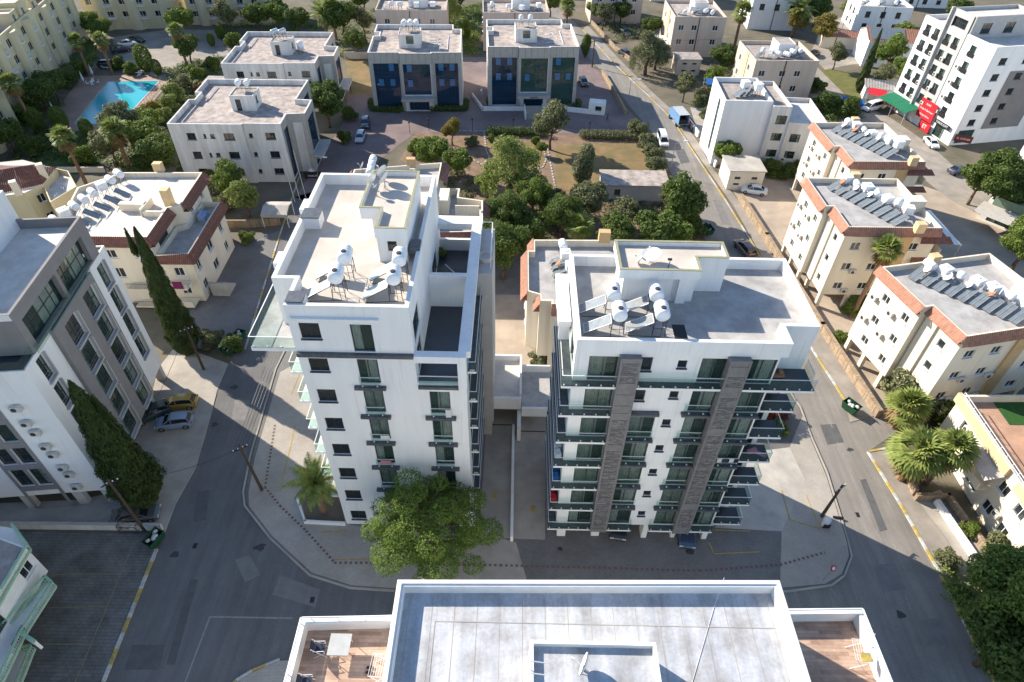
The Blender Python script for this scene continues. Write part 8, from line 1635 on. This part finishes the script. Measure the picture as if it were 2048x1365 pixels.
# ================================================================ people (small, far away)
def person(u, v, rz, top, bot, label, z=0, walk=.25, skin=SKIN, hair=BLACK):
    p = P(u, v, z); t = thing('person', label, 'person', (p.x, p.y, z), rz)
    J = {'pel': (0, 0, .95), 'ch': (0, 0, 1.32), 'nk': (0, 0, 1.5), 'hd': (0, .02, 1.62), 'tp': (0, .02, 1.73), 'hl': (-.1, 0, .9), 'kl': (-.11, walk*.45, .5), 'al': (-.11, walk*.2, .08), 'tl': (-.11, walk*.2+.14, .03), 'hr': (.1, 0, .9), 'kr': (.11, -walk*.1, .5), 'ar': (.11, -walk, .1), 'tr': (.11, -walk+.14, .04),
         'sl': (-.19, 0, 1.42), 'el': (-.25, -.04, 1.14), 'wl': (-.25, .1, .92), 'gl': (-.25, .14, .83), 'sr': (.19, 0, 1.42), 'er': (.25, -.02, 1.14), 'wr': (.24, .16, .96), 'gr': (.23, .2, .87)}
    Rr = {'pel': .14, 'ch': .15, 'nk': .06, 'hd': .1, 'tp': .07, 'hl': .1, 'kl': .07, 'al': .05, 'tl': .04, 'hr': .1, 'kr': .07, 'ar': .05, 'tr': .04, 'sl': .07, 'el': .05, 'wl': .035, 'gl': .035, 'sr': .07, 'er': .05, 'wr': .035, 'gr': .035}
    E_ = [('pel', 'ch'), ('ch', 'nk'), ('nk', 'hd'), ('hd', 'tp'), ('pel', 'hl'), ('hl', 'kl'), ('kl', 'al'), ('al', 'tl'), ('pel', 'hr'), ('hr', 'kr'), ('kr', 'ar'), ('ar', 'tr'), ('ch', 'sl'), ('sl', 'el'), ('el', 'wl'), ('wl', 'gl'), ('ch', 'sr'), ('sr', 'er'), ('er', 'wr'), ('wr', 'gr')]
    ks = list(J); me = bpy.data.meshes.new('body'); me.from_pydata([J[k] for k in ks], [(ks.index(a_), ks.index(b_)) for a_, b_ in E_], []); o = bpy.data.objects.new('body_src', me); COL.objects.link(o); sk = o.modifiers.new('s', 'SKIN'); ss = o.modifiers.new('u', 'SUBSURF'); ss.levels = 1
    for i, k in enumerate(ks): me.skin_vertices[0].data[i].radius = (Rr[k], Rr[k]*.85); me.skin_vertices[0].data[i].use_root = (k == 'pel')
    dg = bpy.context.evaluated_depsgraph_get(); dg.update(); mm = bpy.data.meshes.new_from_object(o.evaluated_get(dg)); bpy.data.objects.remove(o)
    mm.materials.clear(); [mm.materials.append(q) for q in (skin, top, bot, hair)]
    for pl_ in mm.polygons:
        c = pl_.center; pl_.material_index = 3 if (c.z > 1.66 or (c.z > 1.56 and c.y < 0)) else 0 if (c.z > 1.48 or (abs(c.x) > .2 and c.z < 1.2)) else 1 if c.z > .95 else 2; pl_.use_smooth = True
    link('body', mm, t); return t
person(1378, 258, 2.5, REDP, BLACK, 'person in a red top standing beside the open blue truck', walk=.1)
person(1384, 264, 1.0, CLOTHW, CLOTHB, 'person in a white top at the wall beside the blue truck', walk=.1)
person(1214, 243, 1.2, CLOTHB, CLOTHB, 'person in dark clothes walking near the guard booth', walk=.35)
person(1067, 192, 0, PINK, CLOTHW, 'person in pink on the stairs of the right glass office', z=1.2, walk=.2)
person(702, 185, .5, CLOTHB, CLOTHB, 'person in black standing beside the left glass office', walk=.15)
person(740, 262, 1, CLOTHB, CLOTHB, 'person in dark clothes loading the open car in the courtyard', walk=.1)
# ================================================================ laundry and balcony goods
def cloth(x, y, z, w_, h_, m_, label, ax='x'):
    mb = MB(); k = 6
    for i in range(k):
        a_, b_ = i/k*w_, (i+1)/k*w_; o1, o2 = (.03 if i % 2 else -.03), (-.03 if i % 2 else .03)
        if ax == 'x': mb.quad((x+a_, y+o1, z-h_), (x+b_, y+o2, z-h_), (x+b_, y+o2*.3, z), (x+a_, y+o1*.3, z))
        else: mb.quad((x+o1, y+a_, z-h_), (x+o2, y+b_, z-h_), (x+o2*.3, y+b_, z), (x+o1*.3, y+a_, z))
    return solo('hanging_cloth', mb, m_, label, 'laundry')
cloth(-5.15, 33.7, 17.45, .45, .9, CLOTHW, 'pale towel over the rail of the upper right french window of the left tower')
cloth(-10.7, 33.7, 14.1, .75, .5, CLOTHW, 'white sheet over a french window rail, middle column of the left tower')
cloth(-11.1, 33.68, 10.75, .9, .55, PINK, 'pinkish laundry over a lower french window rail of the left tower')
mb = MB(); mb.obox((21.0, 33.95), 1.3, .35, 12.5, 12.55, -.5); mb.obox((20.5, 34.2), .9, .3, 12.56, 12.62, .4); solo('pink_cloth', mb, PINK, 'pink laundry spread on a right side balcony of the right tower', 'laundry')
mb = MB(); mb.obox((19.9, 33.9), .9, .25, 21.78, 22.0, 0); mb.obox((20.1, 34.1), .3, .3, 22.003, 22.2, 0); solo('bench', mb, DISHR, 'low reddish bench on the top balcony of the right tower', 'bench')
for i, (x, m_) in enumerate(((17.2, CLOTHW), (17.7, CLOTHB), (18.2, CLOTHW), (18.6, DMETAL))): cloth(x, 32.84, 13.1, .38, .55, m_, ('white shirt', 'dark shirt', 'patterned pale shirt', 'grey garment')[i]+' drying on the rail beside the right perforated panel')
for i, (z, m_) in enumerate(((12.6, CLOTHW), (9.35, BLUE), (6.1, REDP))): mb = MB(); mb.obox((4.05, 33.6), .5, .6, z-.5, z, .2); mb.obox((4.1, 34.4), .5, .5, z-.5, z-.1, .5); solo('balcony_box', mb, m_, ('pale', 'blue', 'red')[i]+' boxes stored on a left corner balcony of the right tower', 'box')
cloth(-43.9+.0, 65.4, 5.0, 1.3, 1.2, MAROON, 'purple cloth hanging on a balcony of the cream building behind the cypress')
for i, (u, v, z, m_) in enumerate(((30, 1270, 4.8, CLOTHB), (30, 1118, 7.3, CLOTHB), (20, 1290, 4.8, MAROON), (6, 1325, 4.8, CLOTHW), (62, 1215, 4.8, CLOTHW))): p = P(u, v, z); cloth(p.x+.05, p.y, p.z, .8, .6, m_, ('dark shirts', 'black clothes on the upper rail', 'maroon cloth', 'pale laundry near the bottom', 'white bundle near the buckets')[i]+' hanging over a balcony rail of the mint trimmed building', 'y')
# plants and things on the left tower terrace
for x, y, s, lb, hu in ((-6.6, 45.5, .45, 'red flowering plant on the shaded terrace of the left tower', 'red'), (-4.2, 45.6, .4, 'green plant at the right rail of the left tower terrace', 'light'), (-4.15, 47.2, .4, 'second green plant at the right rail of the left tower terrace', 'mid'), (-7.0, 51.0, .35, 'small plant at the back of the left tower terrace', 'mid')): tree('bushy', x, y, s, lb, hu, z=20.0, cat='potted plant', name='potted_plant')
mb = MB(); mb.tube((-6.3, 48.4, 20.9), (-4.9, 46.8, 20.7), .06, 4); solo('folded_parasol', mb, METAL, 'long white folded pole lying across the left tower terrace', 'pole')
t = thing('hot_tub', 'round pale tub on the roof of the grey service core', 'tub', (-2.6, 47.2, 22.3)); mb = MB(); mb.lathe((-2.55, 47.3, 22.3), (0, 0, 1), [(0, .6), (.45, .68), (.5, .6), (.3, .5), (.3, .01)], 20); part('shell', mb, mat('tub_shell', (.55, .5, .46), (.45, .4, .38), .5, 3), t)
mb = MB()
for y in (46.0, 48.5, 51): mb.tube((-2.0, y, 22.3), (-2.0, y, 23.9), .04, 5)
mb.tube((-2.0, 46, 23.9), (-2.0, 51, 23.9), .04, 5); mb.tube((-2.0, 46, 23.2), (-2.0, 51, 23.2), .03, 5); mb.tube((-2.0, 51, 23.9), (-2.9, 51, 23.9), .03, 5); solo('pipe_frame', mb, METAL, 'white pipe frame beside the tub on the service core', 'frame')
# wall lights and vents of the near roof, cable across it
mb = MB(); pr = Vector((10.0, 14.6, 28.05))
for i in range(1, 9): q = Vector((10.0-i*.45, 14.6-i*.9, 28.08 if i < 1 else 27.37)); mb.tube(pr, q, .012, 3, cap=False); pr = q
solo('roof_cable', mb, METAL, 'thin pale cable trailing over the parapet of the nearest roof', 'cable')
